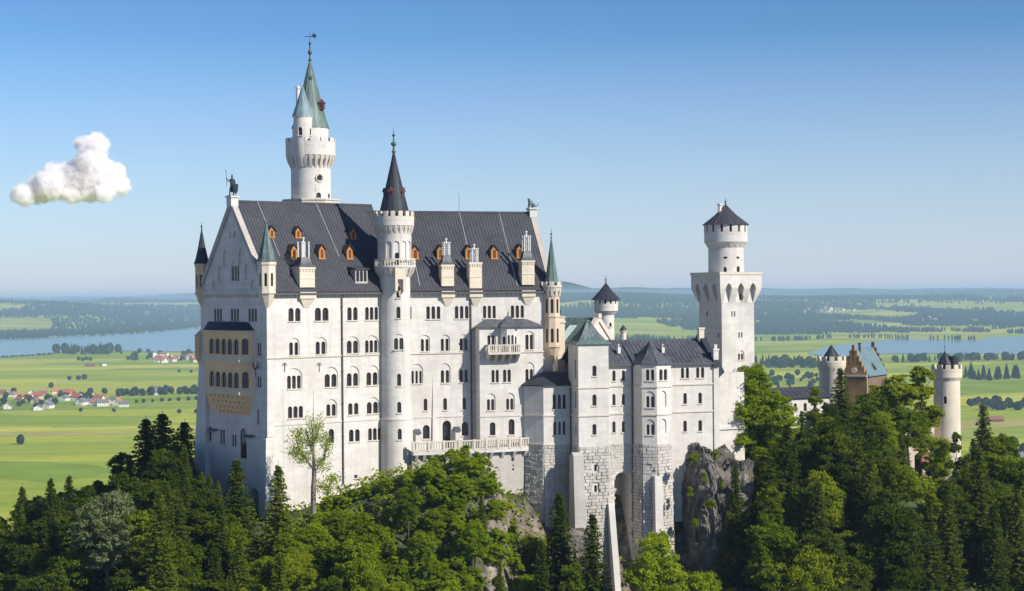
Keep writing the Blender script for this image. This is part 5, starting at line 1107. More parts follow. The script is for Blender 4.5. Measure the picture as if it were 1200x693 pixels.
def people():
    cols = [('blue', (.06, .16, .42), (.03, .04, .07)), ('white', (.7, .7, .68), (.08, .1, .2)), ('dark', (.03, .03, .035), (.05, .05, .06)), ('red', (.45, .05, .04), (.04, .05, .09)), ('pale blue', (.3, .45, .6), (.25, .2, .14))]
    for i, ((n, a, b), px) in enumerate(zip(cols, (1067, 1073, 1089, 1094, 1081.5))):
        p = at(px, 545, 383.5 + (i % 2) * 1.3); me = person_mesh('person', arm=i % 2, stride=.1 + .05 * (i % 3))
        for mt in (M_skin, flat(n.replace(' ', '_') + '_top', a), flat(n.replace(' ', '_') + '_trousers', b), M_bark): me.materials.append(mt)
        paint(me, lambda c: 3 if c.z > 1.72 or c.z < .07 else 0 if (c.z > 1.5 or (abs(c.x) > .2 and c.z < 1.0)) else 1 if c.z > .93 else 2)
        o = link('person', me); o.location = (p.x, p.y, -45.4); o.rotation_euler = (0, 0, random.uniform(-2.5, 2.5))
        tag(o, 'person in %s top standing on the forecourt beside the round gate tower' % n, 'person', 'visitors on the gate forecourt')
people()
def statues():
    # standing guard with lance and shield on the gable apex
    p = F1.pt(.12, W1 / 2, RID1 + 1.3); S = 1.72
    J = [((0, 0, .98), (.17, .13)), ((0, 0, 1.2), (.17, .13)), ((0, 0, 1.42), (.2, .13)), ((0, 0, 1.55), .07), ((0, -.02, 1.66), .1), ((0, -.02, 1.8), .1), ((0, 0, 1.96), .04),
         ((.21, 0, 1.46), .07), ((.3, 0, 1.18), .055), ((.34, -.1, .95), .045), ((-.21, 0, 1.47), .07), ((-.36, -.05, 1.3), .055), ((-.46, -.1, 1.55), .045), ((-.47, -.1, 1.66), .05),
         ((.11, 0, .9), .1), ((.14, -.05, .5), .075), ((.13, 0, .08), .06), ((.14, -.18, .05), .05), ((-.11, 0, .9), .1), ((-.2, -.05, .5), .075), ((-.26, .0, .08), .06), ((-.28, -.18, .05), .05)]
    E = [(0, 1), (1, 2), (2, 3), (3, 4), (4, 5), (5, 6), (2, 7), (7, 8), (8, 9), (2, 10), (10, 11), (11, 12), (12, 13), (0, 14), (14, 15), (15, 16), (16, 17), (0, 18), (18, 19), (19, 20), (20, 21)]
    me = skin_mesh('statue_body', J, E, 0); me.materials.append(M_bronze)
    t = thing('statue', 'dark bronze statue of a standing guard with lance and shield on the gable peak', 'statue', p); t.rotation_euler = (0, 0, R(-15)); t.scale = (S, S, S)
    b = link('statue_body', me, t)
    def part(name, m): o = link(name, m.mesh(name, [M_bronze]), t); return o
    m = MB(); m.tube([(-.47, -.12, .9), (-.5, -.12, 1.7), (-.54, -.12, 2.25)], .022, 6); m.tube([(-.54, -.12, 2.2), (-.555, -.12, 2.45)], [.05, .005], 6); part('lance', m)
    m = MB(); m.loft([[(.16, -.2, 1.05), (.62, -.12, 1.05), (.58, -.12, .45), (.4, -.16, .12), (.2, -.2, .42)], [(.16, -.13, 1.05), (.62, -.05, 1.05), (.58, -.05, .45), (.4, -.09, .12), (.2, -.13, .42)]]); part('shield', m)
    m = MB(); m.hexa([(-.2, .1, .35), (.25, .1, .35), (.25, .2, .35), (-.2, .2, .35)], [(-.15, .08, 1.4), (.15, .08, 1.4), (.15, .13, 1.4), (-.15, .13, 1.4)]); part('cloak', m)
    m = MB(); m.box(-.38, .42, -.3, .3, -.02, .05); part('base', m)
    # seated lion on the right gable
    p = F2.pt(L2 - .12, W2 / 2, RID2 + 1.3); k = 1.35
    J = [((0, .35, .35), .24), ((0, .1, .5), .24), ((0, -.2, .72), .25), ((0, -.35, .95), .24), ((0, -.45, 1.12), .2), ((0, -.62, 1.1), .11), ((-.16, -.35, .5), .1), ((-.17, -.42, .1), .08), ((-.17, -.55, .05), .07), ((.16, -.35, .5), .1), ((.17, -.42, .1), .08), ((.17, -.55, .05), .07), ((-.22, .3, .25), .15), ((-.25, 0, .1), .08), ((.22, .3, .25), .15), ((.25, 0, .1), .08), ((0, .62, .2), .06), ((.15, .8, .4), .04), ((.15, .75, .7), .06)]
    E = [(0, 1), (1, 2), (2, 3), (3, 4), (4, 5), (2, 6), (6, 7), (7, 8), (2, 9), (9, 10), (10, 11), (0, 12), (12, 13), (0, 14), (14, 15), (0, 16), (16, 17), (17, 18)]
    me = skin_mesh('lion_statue', J, E, 0); me.materials.append(M_green); o = link('lion_statue', me); o.location = p; o.rotation_euler = (0, 0, R(-60)); o.scale = (k, k, k)
    tag(o, 'green copper statue of a seated lion on the right end of the palace ridge', 'statue')
statues()
# ------------------------------------------------------------------ ground: castle hill and valley
def vnoise(x, y, seed=0):
    xi = np.floor(x).astype(np.int64); yi = np.floor(y).astype(np.int64); xf = x - xi; yf = y - yi
    def h(a, b):
        n = (a * 374761393 + b * 668265263 + seed * 1442695041) & 0x7fffffff; n = ((n ^ (n >> 13)) * 1274126177) & 0x7fffffff
        return ((n ^ (n >> 16)) & 0xffff) / 65535.0
    u = xf * xf * (3 - 2 * xf); v = yf * yf * (3 - 2 * yf)
    return (h(xi, yi) * (1 - u) + h(xi + 1, yi) * u) * (1 - v) + (h(xi, yi + 1) * (1 - u) + h(xi + 1, yi + 1) * u) * v
def fbm(x, y, o=4, seed=0):
    x = np.asarray(x, float); y = np.asarray(y, float); s = 0; a = .5; t = 0
    for i in range(o): s = s + a * vnoise(x * 2 ** i, y * 2 ** i, seed + i); t += a; a *= .5
    return s / t
RIDGE = np.array([(-170, 262, -72), (-110, 268, -56), (-80, 274, -46), (-55, 274, -37), (-37, 262, -32.5), (-18, 275, -29), (8, 284, -29), (30, 292, -30), (50, 312, -25.5), (72, 352, -36), (97, 398, -45.5), (130, 430, -55), (200, 480, -80)], float)
def hill_h(x, y):
    x = np.asarray(x, float); y = np.asarray(y, float); best = np.full(x.shape, 1e9); bz = np.zeros(x.shape); side = np.zeros(x.shape)
    for a, b in zip(RIDGE[:-1], RIDGE[1:]):
        d = b - a; t = np.clip(((x - a[0]) * d[0] + (y - a[1]) * d[1]) / (d[0] ** 2 + d[1] ** 2), 0, 1)
        px, py = a[0] + d[0] * t, a[1] + d[1] * t; dist = np.hypot(x - px, y - py)
        sg = np.sign((x - px) * d[1] - (y - py) * d[0])      # + towards the camera
        m = dist < best; best = np.where(m, dist, best); bz = np.where(m, a[2] + d[2] * t, bz); side = np.where(m, sg, side)
    kf = np.interp(x, [-120, -50, -25, 0, 14, 40, 70, 120], [.42, .42, .55, .75, .95, .75, .5, .5])
    flat_ = np.where(side > 0, 5.0, 9.0)
    fall = np.where(side > 0, kf, .85) * np.maximum(0, best - flat_)
    z = bz - fall
    zmin = np.where(side > 0, -98.0, -200.0)
    z = np.maximum(z, zmin)
    # leafy mound before the terrace, and the gully under the lower wing
    top = np.interp(x, [-32, -24, -19, -14, -8, -4.5, -2.5, 1.5], [-33, -29.2, -28.3, -26.6, -25.0, -25.6, -28.5, -40]); mnd = top - 1.05 * np.maximum(0, 260.5 - y) - .2 * np.maximum(0, y - 264) + (fbm(x / 3, y / 3, 3, 14) - .5) * 1.6
    z = np.where((x > -31) & (x < 1.5) & (y < 268), np.maximum(z, mnd), z)
    z = z - 7 * np.exp(-(((x - 5) / 5) ** 2 + ((y - 264) / 8) ** 2))
    z = z - 30 * np.exp(-(((x - 21) / 9) ** 2 + ((y - 264) / 10) ** 2))
    z = z + (fbm(x / 9, y / 9, 4, 3) - .5) * 5 * np.clip((best - 4) / 12, 0, 1)
    return z
def grid_mesh(name, X, Y, Z, mt, smooth=True):
    r, c = X.shape; v = np.stack([X, Y, Z], -1).reshape(-1, 3); i = np.arange(r * c).reshape(r, c)
    f = np.stack([i[:-1, :-1], i[:-1, 1:], i[1:, 1:], i[1:, :-1]], -1).reshape(-1, 4)
    return np_mesh(name, v, f, [mt], None, smooth)
def np_mesh(name, v, f, mats, mi=None, smooth=False):
    v = np.asarray(v, np.float32); f = np.asarray(f, np.int32); k = f.shape[1]
    me = bpy.data.meshes.new(name); me.vertices.add(len(v)); me.vertices.foreach_set('co', v.ravel())
    me.loops.add(f.size); me.loops.foreach_set('vertex_index', f.ravel()); me.polygons.add(len(f))
    me.polygons.foreach_set('loop_start', np.arange(0, f.size, k, dtype=np.int32))
    for m in mats: me.materials.append(m)
    if mi is not None: me.polygons.foreach_set('material_index', np.asarray(mi, np.int32))
    me.polygons.foreach_set('use_smooth', np.full(len(f), smooth)); me.update(calc_edges=True); me.validate(); return me
gx, gy = np.meshgrid(np.arange(-320, 420, 2.5), np.arange(70, 760, 2.5))
tag(link('castle_hill', grid_mesh('castle_hill', gx, gy, hill_h(gx, gy), M_hill)), kind='structure')
VZ = -185.0
def valley_h(x, y):
    x = np.asarray(x, float); y = np.asarray(y, float); q = x / np.maximum(y, 1)
    # where the hills start beyond the lakes (depends on direction)
    y0 = np.interp(q, [-.45, -.30, -.265, -.20, -.12, -.02, .05, .12, .18, .30, .45], [7600, 7900, 8200, 10300, 11200, 8500, 6600, 7200, 7700, 7600, 7600])
    t = np.clip((y - y0) / 6500, 0, 1); t = t * t * (3 - 2 * t)
    top = np.interp(q, [-.45, -.30, -.20, -.12, 0, .05, .12, .2, .3, .45], [-12, -14, -30, -20, -10, -25, -40, -45, -30, -20])
    n = fbm(x / 2600 + 40, y / 2600, 5, 11); n2 = fbm(x / 1000, y / 1500, 4, 23)
    z = VZ + t * ((top - VZ) * (.50 + .75 * n) + 85 * (n2 - .5))
    t2 = np.clip((y - 15000) / 12000, 0, 1)
    z = z + t2 * (fbm(x / 3600 + 7, y / 7000, 4, 31) - .35) * 300
    t3 = np.clip((y - 26000) / 14000, 0, 1)
    pk = np.exp(-((q - .028) / .022) ** 2) * 300 + np.exp(-((q + .155) / .05) ** 2) * 150 + np.exp(-((q + .02) / .03) ** 2) * 120
    z = z + t3 * (pk + (fbm(x / 6000, y / 6000, 3, 5) - .5) * 120)
    return z
yy = np.concatenate([np.linspace(150, 2000, 10), np.geomspace(2100, 60000, 300)]); qq = np.linspace(-.62, .62, 320)
Q, YY = np.meshgrid(qq, yy); XX = Q * np.maximum(YY, 900)
tag(link('valley_ground', grid_mesh('valley_ground', XX, YY, valley_h(XX, YY), M_field)), kind='structure')
def sheet(name, pix, dz, mt, label=None):
    pts = [atz(x, y, VZ + dz) for x, y in pix]
    m = MB(); m.face(pts); o = m.build(name, mt, None, 0)
    if o.data.polygons[0].normal.z < 0: o.data.flip_normals()
    return tag(o, kind='structure')
LAKE_L = [(-160, 424), (0, 419), (30, 416.5), (62, 413.8), (100, 410.5), (150, 411), (165, 412.5), (200, 412), (260, 411), (330, 409), (420, 405), (470, 396), (400, 384.5), (330, 382), (250, 383), (215, 385.5), (190, 388), (160, 390.5), (130, 392), (100, 393.5), (60, 395), (40, 397), (-10, 398), (-60, 399), (-160, 401)]
LAKE_R = [(946, 414), (965, 408), (985, 404.5), (1005, 402), (1030, 399.5), (1052, 397.5), (1100, 398), (1142, 399.5), (1160, 395.5), (1215, 393.5), (1300, 392), (1400, 392), (1400, 416), (1300, 417), (1215, 415.5), (1150, 414.8), (1100, 414.5), (1050, 414.5), (1000, 417), (965, 418)]
sheet('lake', LAKE_L, 1.2, M_water); sheet('lake', LAKE_R, 1.2, M_water)
def ribbon(name, pix, w, dz, mt):
    pts = [atz(x, y, VZ + dz) for x, y in pix]; m = MB(); L = []; Rr = []
    for i, p in enumerate(pts):
        d = (pts[min(i + 1, len(pts) - 1)] - pts[max(0, i - 1)]); d.z = 0; d.normalize(); n = Vector((-d.y, d.x, 0)) * w; L.append(p + n); Rr.append(p - n)
    for i in range(len(pts) - 1): m.face([Rr[i], Rr[i + 1], L[i + 1], L[i]])
    o = m.build(name, mt, None, 0)
    tag(o, kind='structure')
ribbon('road', [(40, 459), (58, 453), (70, 449), (84, 446.3), (100, 444.6), (130, 443), (170, 441), (215, 436), (245, 434)], 3.0, .5, M_road)
ribbon('road', [(-30, 486), (30, 483), (70, 479.5), (110, 477.5), (150, 476.5), (190, 473), (240, 470.5)], 3.5, .5, M_road)
ribbon('road', [(190, 428), (205, 430), (224, 432.5), (245, 433)], 3.0, .5, M_road)
M_crop = flat('cut_hay', (.36, .34, .10), 1, 0, .05, .12, .02); M_dgrass = flat('dark_meadow', (.19, .28, .024), 1, 0, .05, .2, .01); M_ygrass = flat('yellow_meadow', (.27, .33, .045), 1, 0, .05, .15, .012)
for px, mt in (([(-40, 471), (40, 470), (120, 468), (240, 463), (240, 467), (120, 473), (40, 480), (-40, 483)], M_dgrass),
               ([(-40, 556), (20, 561), (60, 566), (140, 552), (110, 545), (50, 541), (-40, 540)], M_dgrass), ([(-40, 507), (100, 505.5), (235, 504.5), (235, 507), (100, 510), (-40, 512)], M_crop),
               ([(60, 499), (240, 494), (240, 497.5), (60, 501.5)], M_ygrass), ([(1125, 494), (1200, 489), (1260, 487), (1260, 497), (1200, 500), (1125, 503)], M_crop),
               ([(1125, 448), (1200, 446), (1260, 445), (1260, 458), (1200, 460), (1125, 463)], M_dgrass), ([(1125, 505), (1200, 502), (1260, 500), (1260, 511), (1200, 513), (1125, 517)], M_ygrass)):
    sheet('meadow', px, .25, mt)

# ------------------------------------------------------------------ foliage makers
def leaf_quads(cen, nrm, size, aspect=.55):
    n = len(cen); a = np.cross(nrm, rng.normal(size=(n, 3))); a /= np.linalg.norm(a, axis=1, keepdims=True) + 1e-9
    b = np.cross(nrm, a); b /= np.linalg.norm(b, axis=1, keepdims=True) + 1e-9
    s = size[:, None]; a = a * s * .5; b = b * s * .5 * aspect
    v = np.stack([cen - a, cen - b + a * .1, cen + a, cen + b + a * .1], 1).reshape(-1, 3)
    return v, np.arange(4 * n).reshape(n, 4)
def unit(n): d = rng.normal(size=(n, 3)); return d / np.linalg.norm(d, axis=1, keepdims=True)
def crown_mesh(name, mt, H, Rr, base=.28, lobes=13, clumps=15, leaves=60, leaf=.42, gap=1.0, flatb=.55):
    zc, rz = H * (base + 1) / 2, H * (1 - base) / 2; V = []
    P = []; N = []
    for i in range(lobes):
        d = unit(1)[0]; d[2] = d[2] * .9 + .12; k = rng.uniform(.35, .72); lc = np.array([d[0] * Rr * k, d[1] * Rr * k, zc + d[2] * rz * k * 1.05]); lr = Rr * rng.uniform(.26, .5)
        lc[:2] *= 1 - .35 * max(0, (lc[2] - zc) / rz)
        cd = unit(clumps); cd[:, 2] = np.where(cd[:, 2] < -.3, -cd[:, 2], cd[:, 2]); cl = lc + cd * lr * rng.uniform(.7, 1.08, (clumps, 1))
        cr = lr * rng.uniform(.26, .44, clumps)
        idx = np.repeat(np.arange(clumps), leaves); off = rng.normal(size=(len(idx), 3)) * .48; off[:, 2] *= flatb
        p = cl[idx] + off * cr[idx][:, None]; nn = cd[idx] * .6 + unit(len(idx)) * 1.0 + np.array([0, 0, .3]); P.append(p); N.append(nn)
    P = np.concatenate(P); N = np.concatenate(N); N /= np.linalg.norm(N, axis=1, keepdims=True)
    v, f = leaf_quads(P, N, leaf * rng.uniform(.6, 1.35, len(P)))
    return np_mesh(name, v, f, [mt])
def trunk_mesh(name, H, r, mt, limbs=9, spread=3.0, top=.8, base=.22):
    m = MB(); k = 6; path = [(random.uniform(-.15, .15) * i / k * 2, random.uniform(-.15, .15) * i / k * 2, -1.5 + (H * top + 1.5) * i / k) for i in range(k + 1)]
    m.tube(path, [r * (1.25 if i == 0 else 1 - .85 * i / k) for i in range(k + 1)], 7)
    for i in range(limbs):
        t = random.uniform(base + .05, top * .9); z = H * t; a = random.uniform(0, 6.28); L = spread * random.uniform(.6, 1.0)
        m.tube([(0, 0, z), (math.cos(a) * L * .5, math.sin(a) * L * .5, z + L * .35), (math.cos(a) * L, math.sin(a) * L, z + L * .85)], [r * .42, r * .25, r * .07], 5)
    return m.mesh(name, [mt], None, 40)
def spruce_mesh(name, mt, H, Rm, dens=1.0, droop=.3):
    V = []; F = []; z = H * .06; P = []; A = []; B = []
    while z < H * .985:
        t = z / H; L0 = Rm * (1 - t) ** .82 * (1 - .35 * max(0, .16 - t) / .16) + .12; nb = max(4, int((6 + 3 * (1 - t)) * dens)); a0 = rng.uniform(0, 6.28)
        for j in range(nb):
            a = a0 + 6.283 * j / nb + rng.normal() * .18; L = L0 * rng.uniform(.72, 1.12); d = np.array([math.cos(a), math.sin(a), 0]); sd = np.array([-d[1], d[0], 0])
            n = max(2, int(L / .34)); zz = z + rng.normal() * .12
            for i in range(n + 1):
                s = i / n; c = d * L * s + np.array([0, 0, zz - droop * L * s + .16 * L * s * s * s + .25 * (t > .8) * L * s])
                w = (.5 + .28 * L * (1 - s)) * rng.uniform(.6, 1.1) * .62
                for sg in (-1, 1):
                    tip = sd * sg * w + d * w * .55 + np.array([0, 0, -.22 * w + rng.normal() * .08])
                    P.append(c + tip * .45); A.append(tip * .68); B.append(np.cross(tip, [0, 0, 1]) * .34 + np.array([0, 0, rng.normal() * .12 * w]))
                if rng.random() < .55: P.append(c + np.array([0, 0, -.16])); A.append(d * .28 + np.array([0, 0, -.12])); B.append(np.array([0, 0, .2]) + sd * rng.normal() * .1)
        z += rng.uniform(.30, .44) * (1.0 if t < .8 else .7)
    P = np.array(P); A = np.array(A); B = np.array(B)
    v = np.stack([P - A * .9, P - B, P + A, P + B], 1).reshape(-1, 3); f = np.arange(len(v)).reshape(-1, 4)
    top = np.array([[-.05, 0, H - .6], [.05, 0, H - .6], [.02, 0, H + .5], [-.02, 0, H + .5]]); v = np.concatenate([v, top]); f = np.concatenate([f, [[len(v) - 4, len(v) - 3, len(v) - 2, len(v) - 1]]])
    return np_mesh(name, v, f, [mt])
def proto(crown, trunk): return crown, trunk
BROAD = []; 
for i in range(6):
    H = 17 + 1.2 * (i % 3); BROAD.append((crown_mesh('crown', M_leaf, H, [3.6, 4.4, 3.1, 4.9, 3.8, 4.2][i], [.12, .2, .05, .25, .15, .1][i], [20, 22, 18, 24, 20, 22][i], 20, 54, .36), trunk_mesh('trunk', H, .28, M_bark, 8, 3.2)))
BRIGHT = [(crown_mesh('crown', M_leafb, 14, 4.8, -.06, 20, 20, 60, .36), trunk_mesh('trunk', 14, .25, M_bark, 8, 3.0)) for i in range(3)]
DARK = [(crown_mesh('crown', M_leafshade, 17, [3.6, 4.3, 3.2][i], [.05, .12, -.02][i], 20, 20, 54, .36), trunk_mesh('trunk', 17, .28, M_bark, 8, 3.0)) for i in range(3)]
GREY = [(crown_mesh('crown', M_leafg, 14, 4.2, -.06, 20, 18, 56, .36), trunk_mesh('trunk', 14, .25, M_barkl, 8, 2.8))]
SPRUCE = [(spruce_mesh('crown', M_needle, 22, 4.3 + .3 * i, 1.15, .28 + .04 * i), trunk_mesh('trunk', 22, .26, M_bark, 0, 1, .97)) for i in range(4)]
SHRUB = [(crown_mesh('crown', [M_leafb, M_leafb, M_leafb][i], 5, [2.3, 1.7, 2.0][i], -.05, 14, 14, 48, .27), trunk_mesh('trunk', 5, .07, M_bark, 5, 1.2, .7, .05)) for i in range(3)]
HTS = {'dark': 17, 'broad': 18, 'bright': 14, 'grey': 14, 'spruce': 22, 'shrub': 5}; SETS = {'dark': DARK, 'broad': BROAD, 'bright': BRIGHT, 'grey': GREY, 'spruce': SPRUCE, 'shrub': SHRUB}
NAMES = {'dark': ('broadleaf_tree', 'tree'), 'broad': ('broadleaf_tree', 'tree'), 'bright': ('broadleaf_tree', 'tree'), 'grey': ('broadleaf_tree', 'tree'), 'spruce': ('spruce_tree', 'tree'), 'shrub': ('shrub', 'shrub')}
def plant(kind, x, y, z, h, wide=1.0, label=None, group=None):
    cm, tm = random.choice(SETS[kind]); s = h / HTS[kind]
    n, cat = NAMES[kind]; t = thing(n, label, cat, (x, y, z), group); t.scale = (s * wide, s * wide, s); t.rotation_euler = (0, 0, random.uniform(0, 6.28))
    c = link('crown', cm, t); k = link('trunk', tm, t); return t
def plant_px(kind, px, py_top, Y, label=None, group=None, h=None, wide=1.0, ground=None):
    top = at(px, py_top, Y); g = float(hill_h(np.array([top.x]), np.array([Y]))[0]) if ground is None else ground
    hh = top.z - g
    if h and hh > h: hh = h; 
    return plant(kind, top.x, Y, top.z - hh - .3, hh + .3, wide, label, group)
# ------------------------------------------------------------------ planting
used = []
def hero(kind, px, py, Y, h, wide, label, group=None):
    o = plant_px(kind, px, py, Y, label, group, h, wide); used.append((o.location.x, o.location.y)); return o
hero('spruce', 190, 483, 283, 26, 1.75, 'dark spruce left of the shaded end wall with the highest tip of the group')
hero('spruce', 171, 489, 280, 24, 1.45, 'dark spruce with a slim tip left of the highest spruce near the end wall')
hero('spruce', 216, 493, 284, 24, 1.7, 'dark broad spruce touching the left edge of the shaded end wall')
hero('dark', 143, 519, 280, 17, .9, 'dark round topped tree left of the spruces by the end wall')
hero('grey', 124, 563, 228, 15, 1.0, 'pale grey green tree among the dark trees at lower left')
hero('spruce', 277, 536, 240, 24, 1.35, 'sunlit spruce standing before the foot of the shaded end wall')
hero('spruce', 326, 543, 241, 22, 1.1, 'slim sunlit spruce right of the palace corner')
hero('spruce', 185, 572, 222, 20, 1.1, 'pointed spruce below the shaded trees at lower left')
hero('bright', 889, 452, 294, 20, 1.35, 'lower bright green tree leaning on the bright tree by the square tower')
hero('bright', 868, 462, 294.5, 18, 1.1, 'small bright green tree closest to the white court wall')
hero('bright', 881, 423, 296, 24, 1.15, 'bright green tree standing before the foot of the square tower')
hero('spruce', 985, 430, 322, 34, 1.35, 'tall spruce with a pointed tip left of the gatehouse clock')
hero('broad', 1046, 424, 352, 24, 1.35, 'large olive tree covering the right half of the gatehouse')
hero('broad', 1078, 427, 356, 24, 1.25, 'tall round tree left of the round gate tower')
hero('broad', 1064, 468, 344, 17, 1.2, 'lower green tree in front of the gate front')
hero('bright', 1093, 502, 350, 13, 1.0, 'light green tree before the round gate tower foot')
hero('broad', 1036, 437, 372, 24, 1.3, 'dense green tree hiding the wall below the pale blue roof')
hero('broad', 1078, 455, 366, 16, .8, 'small olive tree half hiding the red and white gate front')
hero('broad', 1020, 447, 345, 22, 1.0, 'olive green tree below the stepped gable')
hero('broad', 955, 452, 330, 24, 1.0, 'green tree before the low white building')
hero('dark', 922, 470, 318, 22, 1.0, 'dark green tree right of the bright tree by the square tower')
hero('spruce', 1152, 472, 372, 26, 1.0, 'spruce right of the round gate tower', None)
hero('broad', 1120, 505, 345, 15, .8, 'small tree before the foot of the round gate tower')
hero('broad', 1174, 500, 380, 22, 1.0, 'round tree near the right edge beyond the gate tower')
hero('spruce', 655, 575, 254, 20, 1.1, 'small spruce before the polygonal apse base')
hero('spruce', 694, 600, 250, 18, 1.1, 'yellow green spruce below the buttress of the square stair block')
hero('bright', 769, 618, 248, 17, .85, 'light leafy tree below the polygonal bay')
hero('bright', 812, 655, 240, 14, .8, 'bright young tree at the foot of the dark cliff')
hero('spruce', 1000, 520, 290, 30, 1.4, 'long narrow spruce on the shaded slope below the gatehouse')
hero('spruce', 862, 545, 272, 20, .8, 'dark small spruce beside the brown cliff')
# thin half bare tree against the palace wall
def bare_tree():
    p = at(367, 586, 249.5); H = 13.0; t = thing('broadleaf_tree', 'thin half bare tree with sparse young leaves before the sunlit palace wall', 'tree', (p.x, p.y, p.z - 1)); m = MB(); tips = []
    m.tube([(0, 0, -1), (.05, 0, 3), (.25, .1, 5.4)], [.45, .36, .3], 8)
    for a, b in (((.25, .1, 5.2), (-.25, 0, 13.3)), ((.25, .1, 5.2), (-1.9, .3, 8.4)), ((-1.9, .3, 8.3), (-2.6, .3, 10.6)), ((.25, .1, 5.0), (1.6, .2, 6.8)), ((1.6, .2, 6.7), (2.4, .1, 10.4)), ((.1, 0, 3), (2.2, .6, 2.6)), ((2.1, .6, 2.6), (3.2, .4, 4.2)), ((-.0, 0, 9), (1.1, .2, 12)), ((-1.2, .2, 7.4), (-3.2, 0, 8.0)), ((.1, 0, 7.5), (-1.2, .3, 11.5))):
        a, b = Vector(a), Vector(b); q = a.lerp(b, .5) + Vector((random.uniform(-.3, .3), 0, .2)); r = .18 if (b - a).length > 3 else .12
        m.tube([a, q, b], [r, r * .7, .04], 6)
        for s in np.linspace(.35, 1, 7): tips.append(a.lerp(b, float(s)))
    o = m.build('trunk', M_barkl, None, 40); o.parent = t
    C = np.array([list(x) for x in tips]); C = np.concatenate([C + rng.normal(size=C.shape) * .45 for _ in range(2)]); idx = np.repeat(np.arange(len(C)), 34); P = C[idx] + rng.normal(size=(len(idx), 3)) * .36
    v, f = leaf_quads(P, unit(len(P)), .3 * rng.uniform(.6, 1.3, len(P))); link('crown', np_mesh('crown', v, f, [M_leafb]), t)
bare_tree()
LIM = np.array([(-60, 570), (0, 562), (40, 553), (90, 546), (120, 538), (140, 520), (158, 510), (225, 503), (236, 540), (262, 560), (296, 608), (312, 615), (330, 600), (345, 600), (372, 580), (400, 572), (430, 560), (455, 553), (486, 543), (508, 528), (525, 519), (556, 516), (572, 528), (584, 552), (596, 590), (610, 606), (640, 606), (670, 622), (690, 628), (706, 660), (716, 720), (738, 720), (748, 660), (790, 655), (806, 668), (835, 690), (846, 600), (858, 560), (870, 520), (900, 500), (915, 485), (945, 470), (980, 462), (1010, 462), (1045, 452), (1056, 480), (1064, 530), (1100, 545), (1112, 550), (1128, 530), (1138, 500), (1160, 502), (1200, 516), (1260, 520)], float)
def ok_top(px, py, hw): return all(py > np.interp(px + k * hw, LIM[:, 0], LIM[:, 1]) + 2 - 10 * (abs(k) > .9) for k in (-1, -.5, 0, .5, 1))
GRP = {}
def scatter(n, xr, yr, kinds, hr, label, group, gap=3.4, wide=(.9, 1.15), maxpy=760):
    c = 0
    for _ in range(n * 40):
        if c >= n: break
        y = random.uniform(*yr); x = random.uniform(*xr)
        px0 = 600 + x / y * FPX
        if px0 < -70 or px0 > 1270: continue
        if any((x - a) ** 2 + (y - b) ** 2 < gap * gap for a, b in used): continue
        g = float(hill_h(np.array([x]), np.array([y]))[0]); k = random.choice(kinds); h = random.uniform(*hr); w = random.uniform(*wide)
        hw = (1.2 if k == 'spruce' else 4.2 if k != 'shrub' else 2) * h / HTS[k] * w * FPX / y
        for shrink in (1, .85, .72, .6):
            px, py = proj((x, y, g + h * shrink))
            if ok_top(px, py, hw * shrink): break
        else: continue
        if py > maxpy: continue
        h *= shrink; nm = {'dark': 'dense tree with shade-toned leaves', 'broad': 'broadleaf tree', 'bright': 'bright green tree', 'spruce': 'spruce', 'grey': 'pale tree', 'shrub': 'shrub'}[k]
        plant(k, x, y, g - .4, h + .4, w, (label % nm), group % {'dark': 'trees with shade-toned leaves', 'broad': 'broadleaf trees', 'bright': 'bright trees', 'spruce': 'spruces', 'grey': 'pale trees', 'shrub': 'shrubs'}[k]); used.append((x, y)); c += 1
    print('scatter', label, c)
# walls keep their footprint free
for t_ in np.linspace(0, 1, 12):
    for w_ in (2, 8, 15): q = F1.pt(float(t_) * 23, w_, 0); used.append((q.x, q.y)); q = F2.pt(float(t_) * 44, w_ - 5, 0); used.append((q.x, q.y))
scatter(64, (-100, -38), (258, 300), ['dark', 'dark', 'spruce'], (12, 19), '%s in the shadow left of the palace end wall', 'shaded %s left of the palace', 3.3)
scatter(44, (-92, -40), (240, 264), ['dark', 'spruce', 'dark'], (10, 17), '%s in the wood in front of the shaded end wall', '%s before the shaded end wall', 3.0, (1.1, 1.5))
scatter(70, (-85, -20), (190, 238), ['broad', 'dark', 'broad', 'spruce'], (12, 19), 'sunlit %s in the wood at lower left below the palace', '%s at lower left', 3.3)
scatter(40, (-40, 0), (222, 252), ['bright', 'bright', 'bright', 'broad', 'spruce'], (5, 10), 'sunlit %s on the slope below the stair tower', '%s on the slope below the stair tower', 3.4)
scatter(120, (-30, 0), (240, 264), ['shrub'], (2.4, 4.6), 'bright green %s on the mound under the terrace', '%s on the mound', 1.5, (.9, 1.3))
scatter(24, (-4, 34), (232, 262), ['broad', 'spruce', 'bright'], (9, 15), '%s below the rough stone base of the lower wing', '%s below the lower wing', 3.4)
scatter(26, (-6, 12), (238, 262), ['bright', 'broad', 'shrub'], (4, 9), '%s below the pale rock of the mound', '%s below the pale rock', 2.4)
scatter(20, (0, 34), (226, 262), ['shrub'], (3, 5), '%s at the foot of the lower wing', '%s below the lower wing', 2.2)
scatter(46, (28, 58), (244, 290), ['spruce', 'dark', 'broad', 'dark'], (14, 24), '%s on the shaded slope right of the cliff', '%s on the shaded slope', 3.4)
scatter(125, (38, 130), (262, 405), ['broad', 'spruce', 'broad', 'dark', 'spruce', 'bright'], (13, 22), '%s on the wooded slope below the gatehouse', '%s below the gatehouse', 3.6)
scatter(30, (-40, 60), (205, 245), ['broad', 'bright', 'spruce'], (10, 16), '%s along the lower edge of the wooded slope', '%s along the lower edge', 3.5)
